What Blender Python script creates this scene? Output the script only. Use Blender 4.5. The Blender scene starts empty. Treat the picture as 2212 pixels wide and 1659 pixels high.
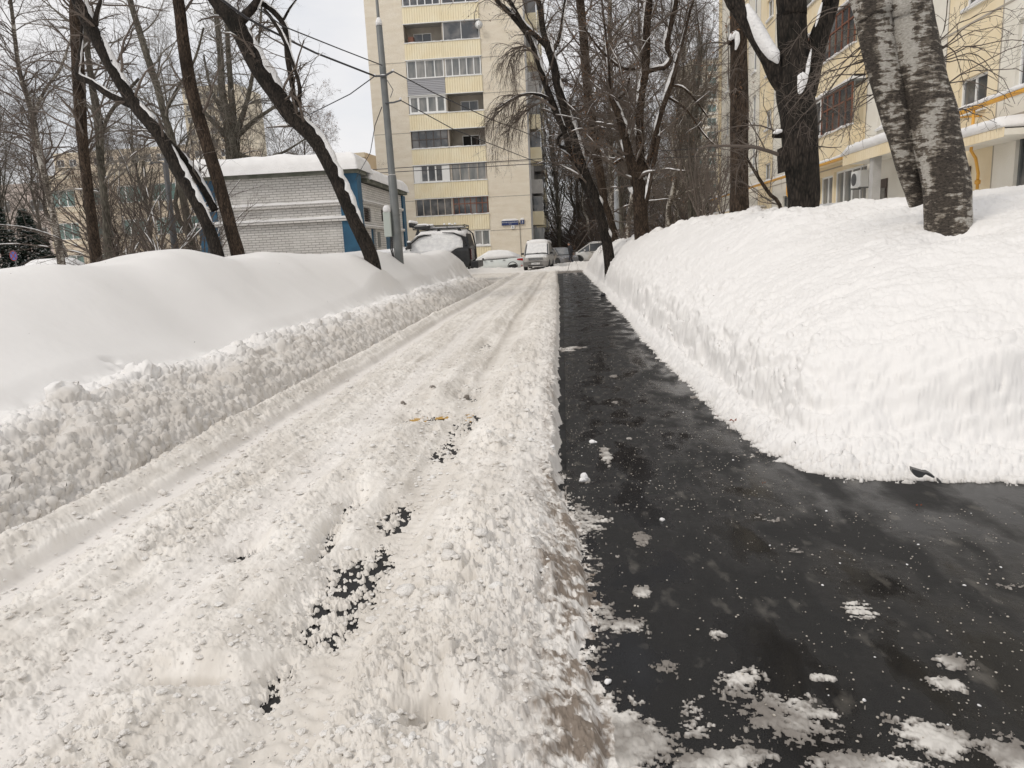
import bpy, math, random
import numpy as np
from math import radians as R_, sin, cos, pi
rng = np.random.default_rng(7); random.seed(7)
S = bpy.context.scene
C = S.collection

# ------------------------------------------------------------------ camera
FPX = 1534.0; CAMH = 1.4; ROLL = R_(2.7); VPX, VPY = 1215.0, 536.0      # measured on a 2212 x 1659 view of the photograph
_y = np.array([VPX-1106, 830-VPY, -FPX]); _y /= np.linalg.norm(_y)
_z = np.array([-sin(ROLL), cos(ROLL), 0.0]); _z[2] = -(_z[0]*_y[0]+_z[1]*_y[1])/_y[2]; _z /= np.linalg.norm(_z)
_x = np.cross(_y, _z)
CM = np.array([_x, _y, _z])
import mathutils
cam_d = bpy.data.cameras.new('camera'); cam = bpy.data.objects.new('camera', cam_d); C.objects.link(cam)
cam_d.sensor_width = 36; cam_d.lens = 36*FPX/2212; cam_d.clip_end = 3000; cam_d.clip_start = 0.05
cam.matrix_world = mathutils.Matrix([[*CM[0], 0], [*CM[1], 0], [*CM[2], CAMH], [0, 0, 0, 1]])
S.camera = cam

# ------------------------------------------------------------------ light
SUN_EL, SUN_AZ = R_(46), R_(-128)          # azimuth from +Y, towards -X (left of the road)
sun_dir = np.array([sin(SUN_AZ)*cos(SUN_EL), cos(SUN_AZ)*cos(SUN_EL), sin(SUN_EL)])
sd = bpy.data.lights.new('sun', 'SUN'); sun = bpy.data.objects.new('sun', sd); C.objects.link(sun)
sd.energy = 1.25; sd.angle = R_(10); sd.color = (1.0, 0.94, 0.86)
sun.rotation_euler = mathutils.Vector(sun_dir).to_track_quat('Z', 'Y').to_euler()
W = bpy.data.worlds.new('World'); S.world = W; W.use_nodes = True
nt = W.node_tree; nt.nodes.clear()
def N(t, **k):
    n = nt.nodes.new(t)
    for a, b in k.items(): setattr(n, a, b)
    return n
out = N('ShaderNodeOutputWorld'); bg = N('ShaderNodeBackground'); sky = N('ShaderNodeTexSky', sky_type='NISHITA', sun_disc=False)
sky.sun_elevation = SUN_EL; sky.sun_rotation = SUN_AZ; sky.air_density = 1.0; sky.dust_density = 2.0
bg.inputs['Strength'].default_value = 0.15
tc = N('ShaderNodeTexCoord'); mp = N('ShaderNodeMapping'); mp.inputs['Scale'].default_value = (1, 1, 2.6)
no = N('ShaderNodeTexNoise'); no.inputs['Scale'].default_value = 2.6; no.inputs['Detail'].default_value = 6; no.inputs['Roughness'].default_value = .55
cr = N('ShaderNodeValToRGB'); cr.color_ramp.elements[0].position = .38; cr.color_ramp.elements[0].color = (.80, .80, .80, 1)
cr.color_ramp.elements[1].position = .58; cr.color_ramp.elements[1].color = (1, 1, 1, 1)
mx = N('ShaderNodeMix', data_type='RGBA')
L = nt.links.new
L(tc.outputs['Generated'], mp.inputs[0]); L(mp.outputs[0], no.inputs['Vector']); L(no.outputs['Fac'], cr.inputs[0])
L(cr.outputs[0], mx.inputs[0]); L(sky.outputs[0], mx.inputs[6]); mx.inputs[7].default_value = (5.95, 5.9, 5.95, 1)
L(mx.outputs[2], bg.inputs[0]); L(bg.outputs[0], out.inputs[0])
S.view_settings.view_transform = 'Standard'; S.view_settings.look = 'None'; S.view_settings.exposure = 0.0; S.view_settings.gamma = 1
S.view_settings.use_curve_mapping = False
S.cycles.max_bounces = 6; S.cycles.diffuse_bounces = 3; S.cycles.use_denoising = True

# ------------------------------------------------------------------ measuring helpers (photograph point -> place in the world)
def ray(px, py): return CM @ np.array([px-1106, 830-py, -FPX])
def G(px, py, z=0.0):
    d = ray(px, py); t = (z-CAMH)/d[2]; return np.array([d[0]*t, d[1]*t, z])
def P(px, py, Y):
    d = ray(px, py); t = Y/d[1]; return np.array([d[0]*t, Y, CAMH+d[2]*t])
def PL(px, py, p0, n):
    d = ray(px, py); o = np.array([0, 0, CAMH]); t = np.dot(np.array(p0)-o, n)/np.dot(d, n); return o+d*t
def PR(px, py, w, Y):
    d = ray(px, py); t = Y/d[1]; return np.array([d[0]*t, Y, CAMH+d[2]*t]), w*.5*t

# ------------------------------------------------------------------ naming
def tag(o, label=None, cat=None, group=None, kind=None):
    if label: o['label'] = label
    if cat: o['category'] = cat
    if group: o['group'] = group
    if kind: o['kind'] = kind
    return o
def empty(name, loc=(0, 0, 0), rz=0.0, label=None, cat=None, group=None):
    o = bpy.data.objects.new(name, None); C.objects.link(o); o.location = loc; o.rotation_euler = (0, 0, rz); o.empty_display_size = .2
    return tag(o, label, cat, group)
def copy_tree(o, parent=None):
    c = o.copy(); C.objects.link(c); c.parent = parent
    for ch in list(o.children): copy_tree(ch, c)
    return c

def mesh_np(name, V, Fq, mat, parent=None, smooth=False, Ft=None, mats=None, midx=None):
    """V (n,3); Fq (m,4) quads; Ft (k,3) triangles"""
    V = np.asarray(V, np.float32); me = bpy.data.meshes.new(name)
    Fq = np.zeros((0, 4), np.int32) if Fq is None else np.asarray(Fq, np.int32)
    Ft = np.zeros((0, 3), np.int32) if Ft is None else np.asarray(Ft, np.int32)
    me.vertices.add(len(V)); me.vertices.foreach_set('co', V.ravel())
    nl = Fq.size+Ft.size; me.loops.add(nl); me.loops.foreach_set('vertex_index', np.concatenate([Fq.ravel(), Ft.ravel()]))
    me.polygons.add(len(Fq)+len(Ft))
    st = np.concatenate([np.arange(len(Fq))*4, Fq.size+np.arange(len(Ft))*3]).astype(np.int32)
    me.polygons.foreach_set('loop_start', st)
    if smooth: me.polygons.foreach_set('use_smooth', np.ones(len(st), bool))
    for m in (mats or [mat]): me.materials.append(m)
    if midx is not None: me.polygons.foreach_set('material_index', np.asarray(midx, np.int32))
    me.update(calc_edges=True); me.validate()
    o = bpy.data.objects.new(name, me); C.objects.link(o); o.parent = parent
    return o

class MB:
    def __init__(s): s.v = []; s.f = []; s.m = []
    def add(s, vs, fs, mi=0):
        b = len(s.v); s.v += [tuple(map(float, v)) for v in vs]; s.f += [tuple(b+i for i in f) for f in fs]; s.m += [mi]*len(fs); return s
    def box(s, a, b, mi=0):
        x0, y0, z0 = a; x1, y1, z1 = b
        return s.add([(x0, y0, z0), (x1, y0, z0), (x1, y1, z0), (x0, y1, z0), (x0, y0, z1), (x1, y0, z1), (x1, y1, z1), (x0, y1, z1)],
                     [(0, 3, 2, 1), (4, 5, 6, 7), (0, 1, 5, 4), (1, 2, 6, 5), (2, 3, 7, 6), (3, 0, 4, 7)], mi)
    def obox(s, p, ux, uy, uz, mi=0):
        """box from corner p along three vectors"""
        p, ux, uy, uz = map(np.array, (p, ux, uy, uz))
        vs = [p, p+ux, p+ux+uy, p+uy, p+uz, p+ux+uz, p+ux+uy+uz, p+uy+uz]
        return s.add(vs, [(0, 3, 2, 1), (4, 5, 6, 7), (0, 1, 5, 4), (1, 2, 6, 5), (2, 3, 7, 6), (3, 0, 4, 7)], mi)
    def tube(s, pts, rad, n=10, caps=True, mi=0, jit=0.0):
        pts = np.asarray(pts, float); rad = np.broadcast_to(np.asarray(rad, float), (len(pts),))
        T = np.gradient(pts, axis=0); T /= np.linalg.norm(T, axis=1)[:, None]+1e-9
        ref = np.array([0, 0, 1.0]) if abs(T[0, 2]) < .9 else np.array([1.0, 0, 0])
        u = np.cross(T[0], ref); u /= np.linalg.norm(u); vs = []
        for i in range(len(pts)):
            u = u-T[i]*np.dot(u, T[i]); u /= np.linalg.norm(u); w = np.cross(T[i], u)
            for k in range(n):
                a = 2*pi*k/n; r = rad[i]*(1+jit*(random.random()-.5))
                vs.append(pts[i]+r*(cos(a)*u+sin(a)*w))
        fs = [(i*n+k, i*n+(k+1) % n, (i+1)*n+(k+1) % n, (i+1)*n+k) for i in range(len(pts)-1) for k in range(n)]
        if caps: fs += [tuple(range(n))[::-1], tuple((len(pts)-1)*n+k for k in range(n))]
        return s.add(vs, fs, mi)
    def lathe(s, c, prof, n=20, axis='z', mi=0):
        vs = []
        for r, h in prof:
            for k in range(n):
                a = 2*pi*k/n; q = (r*cos(a), r*sin(a), h)
                if axis == 'y': q = (q[0], q[2], q[1])
                if axis == 'x': q = (q[2], q[0], q[1])
                vs.append((c[0]+q[0], c[1]+q[1], c[2]+q[2]))
        fs = [(i*n+k, i*n+(k+1) % n, (i+1)*n+(k+1) % n, (i+1)*n+k) for i in range(len(prof)-1) for k in range(n)]
        fs += [tuple(range(n))[::-1], tuple((len(prof)-1)*n+k for k in range(n))]
        return s.add(vs, fs, mi)
    def loft(s, secs, closed_ends=True, mi=0, closed=True):
        """secs: list of rings with equal counts"""
        n = len(secs[0]); vs = [p for r in secs for p in r]; fs = []
        for i in range(len(secs)-1):
            for k in range(n if closed else n-1):
                fs.append((i*n+k, i*n+(k+1) % n, (i+1)*n+(k+1) % n, (i+1)*n+k))
        if closed_ends: fs += [tuple(range(n))[::-1], tuple((len(secs)-1)*n+k for k in range(n))]
        return s.add(vs, fs, mi)
    def build(s, name, mat, parent=None, smooth=False, bevel=0, sub=0, loc=None):
        me = bpy.data.meshes.new(name); me.from_pydata(s.v, [], s.f)
        mats = mat if isinstance(mat, (list, tuple)) else [mat]
        for m in mats: me.materials.append(m)
        if len(mats) > 1: me.polygons.foreach_set('material_index', s.m)
        if smooth: me.polygons.foreach_set('use_smooth', [True]*len(me.polygons))
        me.update(); o = bpy.data.objects.new(name, me); C.objects.link(o); o.parent = parent
        if loc is not None: o.location = loc
        if bevel:
            b = o.modifiers.new('b', 'BEVEL'); b.width = bevel; b.segments = 2; b.limit_method = 'ANGLE'
        if sub:
            b = o.modifiers.new('s', 'SUBSURF'); b.levels = sub; b.render_levels = sub
        return o

# ------------------------------------------------------------------ materials
def mat(name, col, rough=.7, noise=None, bump=None, metal=0.0, spec=.5, col2=None, scale=(1, 1, 1), coord='Object', trans=0.0, coat=0.0, ramp=(.35, .65), emit=None):
    """noise=(scale, detail) mixes col and col2; bump=(scale, distance)"""
    m = bpy.data.materials.new(name); m.use_nodes = True; t = m.node_tree; b = t.nodes['Principled BSDF']
    b.inputs['Base Color'].default_value = (*col, 1); b.inputs['Roughness'].default_value = rough; b.inputs['Metallic'].default_value = metal
    b.inputs['Specular IOR Level'].default_value = spec; b.inputs['Transmission Weight'].default_value = trans; b.inputs['Coat Weight'].default_value = coat
    l = t.links.new; c = t.nodes.new('ShaderNodeTexCoord'); mp = t.nodes.new('ShaderNodeMapping'); mp.inputs['Scale'].default_value = scale
    l(c.outputs[coord], mp.inputs[0])
    if noise:
        n = t.nodes.new('ShaderNodeTexNoise'); n.inputs['Scale'].default_value = noise[0]; n.inputs['Detail'].default_value = noise[1]
        r = t.nodes.new('ShaderNodeMapRange'); r.inputs[1].default_value = ramp[0]; r.inputs[2].default_value = ramp[1]
        x = t.nodes.new('ShaderNodeMix'); x.data_type = 'RGBA'
        l(mp.outputs[0], n.inputs['Vector']); l(n.outputs['Fac'], r.inputs[0]); l(r.outputs[0], x.inputs[0])
        x.inputs[6].default_value = (*col, 1); x.inputs[7].default_value = (*(col2 or col), 1); l(x.outputs[2], b.inputs['Base Color'])
    if bump:
        n = t.nodes.new('ShaderNodeTexNoise'); n.inputs['Scale'].default_value = bump[0]; n.inputs['Detail'].default_value = 5
        u = t.nodes.new('ShaderNodeBump'); u.inputs['Distance'].default_value = bump[1]
        l(mp.outputs[0], n.inputs['Vector']); l(n.outputs['Fac'], u.inputs['Height']); l(u.outputs[0], b.inputs['Normal'])
    return m
M = {}
M['snow'] = mat('snow', (.86, .85, .84), .65, bump=(28, .02), noise=(3, 4), col2=(.80, .79, .78))
M['plaster'] = mat('plaster', (.74, .66, .53), .9, noise=(1.1, 7), col2=(.81, .74, .62), bump=(9, .05), scale=(.7, .7, 2.5))
M['joint'] = mat('joint', (.36, .32, .27), .9, noise=(3, 3), col2=(.42, .38, .32))
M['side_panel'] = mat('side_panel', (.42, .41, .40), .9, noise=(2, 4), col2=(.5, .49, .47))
M['yellow_cor'] = mat('yellow_corrugated', (.79, .69, .47), .55, noise=(.8, 3), col2=(.83, .75, .55))
M['yellow_wall'] = mat('yellow_wall', (.78, .65, .43), .85, noise=(1.2, 6), col2=(.82, .71, .51), bump=(25, .01))
M['white_wall'] = mat('white_wall', (.74, .70, .61), .85, noise=(1.2, 6), col2=(.80, .77, .69), bump=(25, .01))
M['grey_siding'] = mat('grey_siding', (.36, .36, .38), .6)
M['pvc'] = mat('white_plastic', (.80, .80, .78), .4)
M['old_frame'] = mat('old_frame', (.40, .34, .28), .7, noise=(4, 3), col2=(.55, .5, .44))
M['brown'] = mat('brown_wood', (.16, .06, .035), .5, noise=(6, 3), col2=(.22, .09, .05))
M['dark_frame'] = mat('dark_frame', (.08, .06, .05), .6)
M['glass'] = mat('window_glass', (.055, .06, .065), .06, spec=.8, noise=(.9, 4), col2=(.16, .155, .15), ramp=(.45, .6))
M['glass_l'] = mat('curtained_glass', (.30, .29, .27), .12, spec=.8, noise=(2.2, 3), col2=(.12, .13, .13), scale=(1, 1, .3))
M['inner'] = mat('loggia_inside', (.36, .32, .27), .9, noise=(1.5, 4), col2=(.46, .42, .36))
M['dark'] = mat('dark_inside', (.02, .018, .016), .9)
M['blue'] = mat('blue_paint', (.012, .07, .135), .6, noise=(3, 4), col2=(.02, .10, .18), bump=(14, .01))
M['grey_metal'] = mat('grey_metal', (.13, .14, .14), .5, noise=(3, 3), col2=(.18, .185, .18), metal=.1)
M['lamp_dark'] = mat('dark_painted_metal', (.07, .075, .08), .5, noise=(4, 2), col2=(.10, .10, .105))
M['concrete'] = mat('concrete', (.40, .39, .37), .85, noise=(3, 5), col2=(.48, .47, .45), bump=(20, .01))
M['roof_edge'] = mat('roof_edge', (.10, .11, .08), .8, noise=(3, 4), col2=(.2, .2, .17))
M['pipe'] = mat('yellow_pipe', (.74, .40, .06), .45, noise=(4, 3), col2=(.66, .33, .05))
M['black'] = mat('black_plastic', (.015, .015, .016), .4)
M['rubber'] = mat('rubber', (.02, .02, .02), .8)
M['chrome'] = mat('chrome', (.5, .5, .5), .25, metal=.9)
M['wire'] = mat('wire', (.03, .03, .035), .6)
M['signblue'] = mat('sign_blue', (.02, .04, .14), .4)
M['white'] = mat('white_paint', (.8, .8, .79), .5)
M['red'] = mat('red_plastic', (.45, .02, .02), .25)
M['skin'] = mat('skin', (.45, .26, .19), .6)
M['cloth'] = mat('dark_jacket', (.018, .019, .024), .85, bump=(30, .02))
M['jeans'] = mat('dark_trousers', (.025, .03, .045), .9)
M['leaf'] = mat('dry_leaf', (.22, .11, .045), .8, noise=(9, 2), col2=(.13, .065, .03))
M['needle'] = mat('spruce_needles', (.025, .045, .032), .8, noise=(2, 3), col2=(.045, .07, .05))

def bark_mat(name, c1, c2, sc=13, zs=.28, bd=.035, moss=None):
    m = bpy.data.materials.new(name); m.use_nodes = True; t = m.node_tree; b = t.nodes['Principled BSDF']; l = t.links.new
    b.inputs['Roughness'].default_value = .9; b.inputs['Specular IOR Level'].default_value = .2
    c = t.nodes.new('ShaderNodeTexCoord'); mp = t.nodes.new('ShaderNodeMapping'); mp.inputs['Scale'].default_value = (1, 1, zs); l(c.outputs['Object'], mp.inputs[0])
    n = t.nodes.new('ShaderNodeTexNoise'); n.inputs['Scale'].default_value = sc; n.inputs['Detail'].default_value = 7; n.inputs['Roughness'].default_value = .65; l(mp.outputs[0], n.inputs['Vector'])
    v = t.nodes.new('ShaderNodeTexVoronoi'); v.feature = 'DISTANCE_TO_EDGE'; v.inputs['Scale'].default_value = sc*2.2; l(mp.outputs[0], v.inputs['Vector'])
    n2 = t.nodes.new('ShaderNodeTexNoise'); n2.inputs['Scale'].default_value = 1.3; n2.inputs['Detail'].default_value = 4; l(c.outputs['Object'], n2.inputs['Vector'])
    ad = t.nodes.new('ShaderNodeMath'); ad.operation = 'MULTIPLY_ADD'; ad.inputs[1].default_value = .8; l(v.outputs['Distance'], ad.inputs[0]); l(n.outputs['Fac'], ad.inputs[2])
    r = t.nodes.new('ShaderNodeMapRange'); r.inputs[1].default_value = .42; r.inputs[2].default_value = .85; l(ad.outputs[0], r.inputs[0])
    x = t.nodes.new('ShaderNodeMix'); x.data_type = 'RGBA'; x.inputs[6].default_value = (*c1, 1); x.inputs[7].default_value = (*c2, 1); l(r.outputs[0], x.inputs[0])
    x2 = t.nodes.new('ShaderNodeMix'); x2.data_type = 'RGBA'; l(x.outputs[2], x2.inputs[6]); x2.inputs[7].default_value = (*(moss or c1), 1)
    r2 = t.nodes.new('ShaderNodeMapRange'); r2.inputs[1].default_value = .5; r2.inputs[2].default_value = .7; r2.inputs[4].default_value = .75; l(n2.outputs['Fac'], r2.inputs[0]); l(r2.outputs[0], x2.inputs[0])
    l(x2.outputs[2], b.inputs['Base Color'])
    u = t.nodes.new('ShaderNodeBump'); u.inputs['Distance'].default_value = bd; l(ad.outputs[0], u.inputs['Height']); l(u.outputs[0], b.inputs['Normal'])
    return m
M['bark'] = bark_mat('bark_brown', (.015, .011, .008), (.095, .067, .048))
M['bark_dark'] = bark_mat('bark_dark', (.008, .007, .006), (.055, .044, .036), moss=(.008, .008, .006))
M['bark_grey'] = bark_mat('bark_grey', (.05, .045, .036), (.17, .155, .125), sc=6)
M['twig'] = mat('twig', (.085, .067, .055), .9, noise=(.6, 2), col2=(.14, .112, .092))
M['twig_grey'] = mat('twig_grey', (.15, .132, .11), .9, noise=(.6, 2), col2=(.21, .188, .16))

def birch_mat():
    m = bpy.data.materials.new('birch_bark'); m.use_nodes = True; t = m.node_tree; b = t.nodes['Principled BSDF']; l = t.links.new
    b.inputs['Roughness'].default_value = .85
    c = t.nodes.new('ShaderNodeTexCoord')
    def noi(sc, scale, det, rough=.6):
        mp = t.nodes.new('ShaderNodeMapping'); mp.inputs['Scale'].default_value = scale; mp.inputs['Rotation'].default_value = (0, .3, 0); l(c.outputs['Object'], mp.inputs[0])
        n = t.nodes.new('ShaderNodeTexNoise'); n.inputs['Scale'].default_value = sc; n.inputs['Detail'].default_value = det; n.inputs['Roughness'].default_value = rough; l(mp.outputs[0], n.inputs['Vector']); return n.outputs['Fac']
    def rng_(s, a, b_, c0=0, c1=1):
        r = t.nodes.new('ShaderNodeMapRange'); r.inputs[1].default_value = a; r.inputs[2].default_value = b_; r.inputs[3].default_value = c0; r.inputs[4].default_value = c1; l(s, r.inputs[0]); return r.outputs[0]
    def mix(f, a, b_):
        x = t.nodes.new('ShaderNodeMix'); x.data_type = 'RGBA'; l(f, x.inputs[0])
        for i, q in ((6, a), (7, b_)):
            if isinstance(q, tuple): x.inputs[i].default_value = (*q, 1)
            else: l(q, x.inputs[i])
        return x.outputs[2]
    big = noi(2.6, (1.6, 1.6, .42), 6, .6); str_ = noi(10, (.8, .8, 3.2), 7, .68); fine = noi(40, (1, 1, 2), 6, .7)
    base = mix(rng_(fine, .4, .62), (.028, .022, .017), (.105, .085, .066))
    tan = mix(rng_(str_, .42, .6), (.13, .105, .08), (.27, .235, .19))
    a = t.nodes.new('ShaderNodeMath'); a.operation = 'MULTIPLY_ADD'; a.inputs[1].default_value = .8; l(str_, a.inputs[0]); l(big, a.inputs[2])
    col = mix(rng_(a.outputs[0], .885, .915), base, tan)
    col = mix(rng_(a.outputs[0], .955, .975), col, mix(rng_(fine, .35, .6), (.36, .33, .28), (.60, .57, .52)))
    l(col, b.inputs['Base Color'])
    u = t.nodes.new('ShaderNodeBump'); u.inputs['Distance'].default_value = .03; l(fine, u.inputs['Height']); l(u.outputs[0], b.inputs['Normal'])
    return m
M['birch'] = birch_mat()

def brick_mat(name='white_brick'):
    m = bpy.data.materials.new(name); m.use_nodes = True; t = m.node_tree; b = t.nodes['Principled BSDF']; l = t.links.new
    b.inputs['Roughness'].default_value = .85
    c = t.nodes.new('ShaderNodeTexCoord'); g = t.nodes.new('ShaderNodeNewGeometry'); sp = t.nodes.new('ShaderNodeSeparateXYZ'); l(c.outputs['Object'], sp.inputs[0])
    ad = t.nodes.new('ShaderNodeMath'); ad.operation = 'ADD'; l(sp.outputs[0], ad.inputs[0]); l(sp.outputs[1], ad.inputs[1])
    cb = t.nodes.new('ShaderNodeCombineXYZ'); l(ad.outputs[0], cb.inputs[0]); l(sp.outputs[2], cb.inputs[1])
    br = t.nodes.new('ShaderNodeTexBrick'); br.inputs['Scale'].default_value = 1; br.inputs['Brick Width'].default_value = .26; br.inputs['Row Height'].default_value = .082
    br.inputs['Mortar Size'].default_value = .009; br.inputs['Color1'].default_value = (.66, .64, .61, 1); br.inputs['Color2'].default_value = (.57, .55, .52, 1); br.inputs['Mortar'].default_value = (.30, .285, .265, 1)
    l(cb.outputs[0], br.inputs['Vector'])
    n = t.nodes.new('ShaderNodeTexNoise'); n.inputs['Scale'].default_value = 1.2; n.inputs['Detail'].default_value = 7; l(c.outputs['Object'], n.inputs['Vector'])
    r = t.nodes.new('ShaderNodeMapRange'); r.inputs[1].default_value = .5; r.inputs[2].default_value = .75; r.inputs[4].default_value = .6; l(n.outputs['Fac'], r.inputs[0])
    x = t.nodes.new('ShaderNodeMix'); x.data_type = 'RGBA'; l(r.outputs[0], x.inputs[0]); l(br.outputs['Color'], x.inputs[6]); x.inputs[7].default_value = (.70, .68, .65, 1)
    l(x.outputs[2], b.inputs['Base Color'])
    u = t.nodes.new('ShaderNodeBump'); u.inputs['Distance'].default_value = .012; u.invert = True; l(br.outputs['Fac'], u.inputs['Height']); l(u.outputs[0], b.inputs['Normal'])
    return m
M['brick'] = brick_mat()

def tint_snow():
    m = bpy.data.materials.new('ground_snow'); m.use_nodes = True; t = m.node_tree; b = t.nodes['Principled BSDF']; l = t.links.new
    b.inputs['Roughness'].default_value = .6; b.inputs['Specular IOR Level'].default_value = .3
    a = t.nodes.new('ShaderNodeAttribute'); a.attribute_name = 'tint'; l(a.outputs['Color'], b.inputs['Base Color'])
    c = t.nodes.new('ShaderNodeTexCoord'); n = t.nodes.new('ShaderNodeTexNoise'); n.inputs['Scale'].default_value = 22; n.inputs['Detail'].default_value = 4; n.inputs['Roughness'].default_value = .6
    l(c.outputs['Object'], n.inputs['Vector']); u = t.nodes.new('ShaderNodeBump'); u.inputs['Distance'].default_value = .002; u.inputs['Strength'].default_value = .25
    l(n.outputs['Fac'], u.inputs['Height']); l(u.outputs[0], b.inputs['Normal'])
    return m
M['gsnow'] = tint_snow()
def asphalt(name, wet):
    m = bpy.data.materials.new(name); m.use_nodes = True; t = m.node_tree; b = t.nodes['Principled BSDF']; l = t.links.new
    c = t.nodes.new('ShaderNodeTexCoord')
    def noi(sc, det, scale=(1, 1, 1)):
        mp = t.nodes.new('ShaderNodeMapping'); mp.inputs['Scale'].default_value = scale; l(c.outputs['Object'], mp.inputs[0])
        n = t.nodes.new('ShaderNodeTexNoise'); n.inputs['Scale'].default_value = sc; n.inputs['Detail'].default_value = det; l(mp.outputs[0], n.inputs['Vector']); return n.outputs['Fac']
    def rr(s, a, b_, c0, c1):
        r = t.nodes.new('ShaderNodeMapRange'); r.inputs[1].default_value = a; r.inputs[2].default_value = b_; r.inputs[3].default_value = c0; r.inputs[4].default_value = c1; l(s, r.inputs[0]); return r.outputs[0]
    big = noi(2.4, 6, (1.6, .7, 1)); fin = noi(260, 3); mid = noi(14, 5)
    x = t.nodes.new('ShaderNodeMix'); x.data_type = 'RGBA'; l(rr(fin, .35, .7, 0, 1), x.inputs[0]); x.inputs[6].default_value = (.003, .003, .004, 1); x.inputs[7].default_value = (.016, .0155, .015, 1)
    w2 = t.nodes.new('ShaderNodeMix'); w2.data_type = 'RGBA'; l(rr(big, .42, .62, 0, 1), w2.inputs[0]); l(x.outputs[2], w2.inputs[6])
    lt = t.nodes.new('ShaderNodeMix'); lt.data_type = 'RGBA'; l(rr(fin, .35, .7, 0, 1), lt.inputs[0]); lt.inputs[6].default_value = (.008, .008, .008, 1); lt.inputs[7].default_value = (.030, .029, .028, 1); l(lt.outputs[2], w2.inputs[7])
    film = noi(6, 8, (1.5, .8, 1)); w3 = t.nodes.new('ShaderNodeMix'); w3.data_type = 'RGBA'; l(rr(film, .60, .72, 0, .55), w3.inputs[0]); l(w2.outputs[2], w3.inputs[6]); w3.inputs[7].default_value = (.13, .12, .105, 1)
    l(w3.outputs[2], b.inputs['Base Color'])
    l(rr(big, .42, .60, .10 if wet else .5, .62 if wet else .7), b.inputs['Roughness']); b.inputs['Specular IOR Level'].default_value = .22 if wet else .3
    h = t.nodes.new('ShaderNodeMath'); h.operation = 'MULTIPLY_ADD'; h.inputs[1].default_value = .35; l(fin, h.inputs[0]); l(mid, h.inputs[2])
    u = t.nodes.new('ShaderNodeBump'); u.inputs['Distance'].default_value = .006; l(h.outputs[0], u.inputs['Height'])
    l(rr(big, .38, .6, .1, .8), u.inputs['Strength']); l(u.outputs[0], b.inputs['Normal'])
    return m
M['path'] = asphalt('wet_asphalt', True); M['road'] = asphalt('road_asphalt', False)
M['mark'] = mat('yellow_marking', (.52, .30, .05), .7, noise=(30, 3), col2=(.35, .2, .04))
# ================================================================== GROUND
def _h(ix, iy, s):
    n = (ix.astype(np.int64)*374761393+iy.astype(np.int64)*668265263+s*974634777) & 0xffffffff
    n = ((n ^ (n >> 13))*1274126177) & 0xffffffff; n = n ^ (n >> 16)
    return (n & 0xffff)/65535.0
def vn(x, y, s=0):
    xi = np.floor(x); yi = np.floor(y); fx = x-xi; fy = y-yi; xi = xi.astype(np.int64); yi = yi.astype(np.int64)
    u = fx*fx*fx*(fx*(fx*6-15)+10); v = fy*fy*fy*(fy*(fy*6-15)+10)
    a = _h(xi, yi, s); b = _h(xi+1, yi, s); c = _h(xi, yi+1, s); d = _h(xi+1, yi+1, s)
    return (a*(1-u)+b*u)*(1-v)+(c*(1-u)+d*u)*v
def fbm(x, y, f, oct=4, s=0, g=.5):
    r = 0; a = 1; t = 0
    for k in range(oct):
        cs, sn = cos(k*1.1), sin(k*1.1)
        r = r+a*vn((x*cs-y*sn)*f, (x*sn+y*cs)*f, s+k*17); t += a; a *= g; f *= 2.03
    return r/t*2-1                 # about -1..1
def lumps(x, y, size, s, keep=.8):
    """heap of rounded crumbs: 0..1 height of the crumb under the point"""
    X = x/size; Y = y/size; xi = np.floor(X).astype(np.int64); yi = np.floor(Y).astype(np.int64); best = np.zeros_like(X)
    for dx in (-1, 0, 1):
        for dy in (-1, 0, 1):
            cx = xi+dx; cy = yi+dy; px = cx+_h(cx, cy, s); py = cy+_h(cx, cy, s+1); r = .35+.5*_h(cx, cy, s+2)**2
            k = _h(cx, cy, s+3) < keep
            q = 1-((X-px)**2+((Y-py)*1.15)**2)/(r*r)
            best = np.maximum(best, np.where(k & (q > 0), np.sqrt(np.maximum(q, 0))*r*1.15, 0))
    return best
def ss(a, b, x):
    t = np.clip((x-a)/(b-a), 0, 1); return t*t*(3-2*t)
def ip(x, xs, ys): return np.interp(x, xs, ys)
def gauss(x, y, cx, cy, rx, ry): return np.exp(-((x-cx)/rx)**2-((y-cy)/ry)**2)

# bare spots in the wheel track, (x, y, rx, ry)
BARE = [(*G(px, py)[:2], rx, ry) for px, py, rx, ry in [(770, 1240, .12, .16), (740, 1300, .13, .16), (690, 1370, .10, .1), (850, 1120, .07, .16), (600, 1480, .035, .12), (705, 1190, .03, .16),
        (1000, 925, .08, .3), (905, 908, .12, .16), (1015, 905, .09, .16), (960, 980, .08, .2), (760, 1100, .05, .15), (1050, 750, .08, .6), (530, 1205, .05, .07), (720, 1150, .03, .2), (950, 905, .1, .12), (930, 1585, .05, .04), (400, 1495, .09, .015)]]
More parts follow.
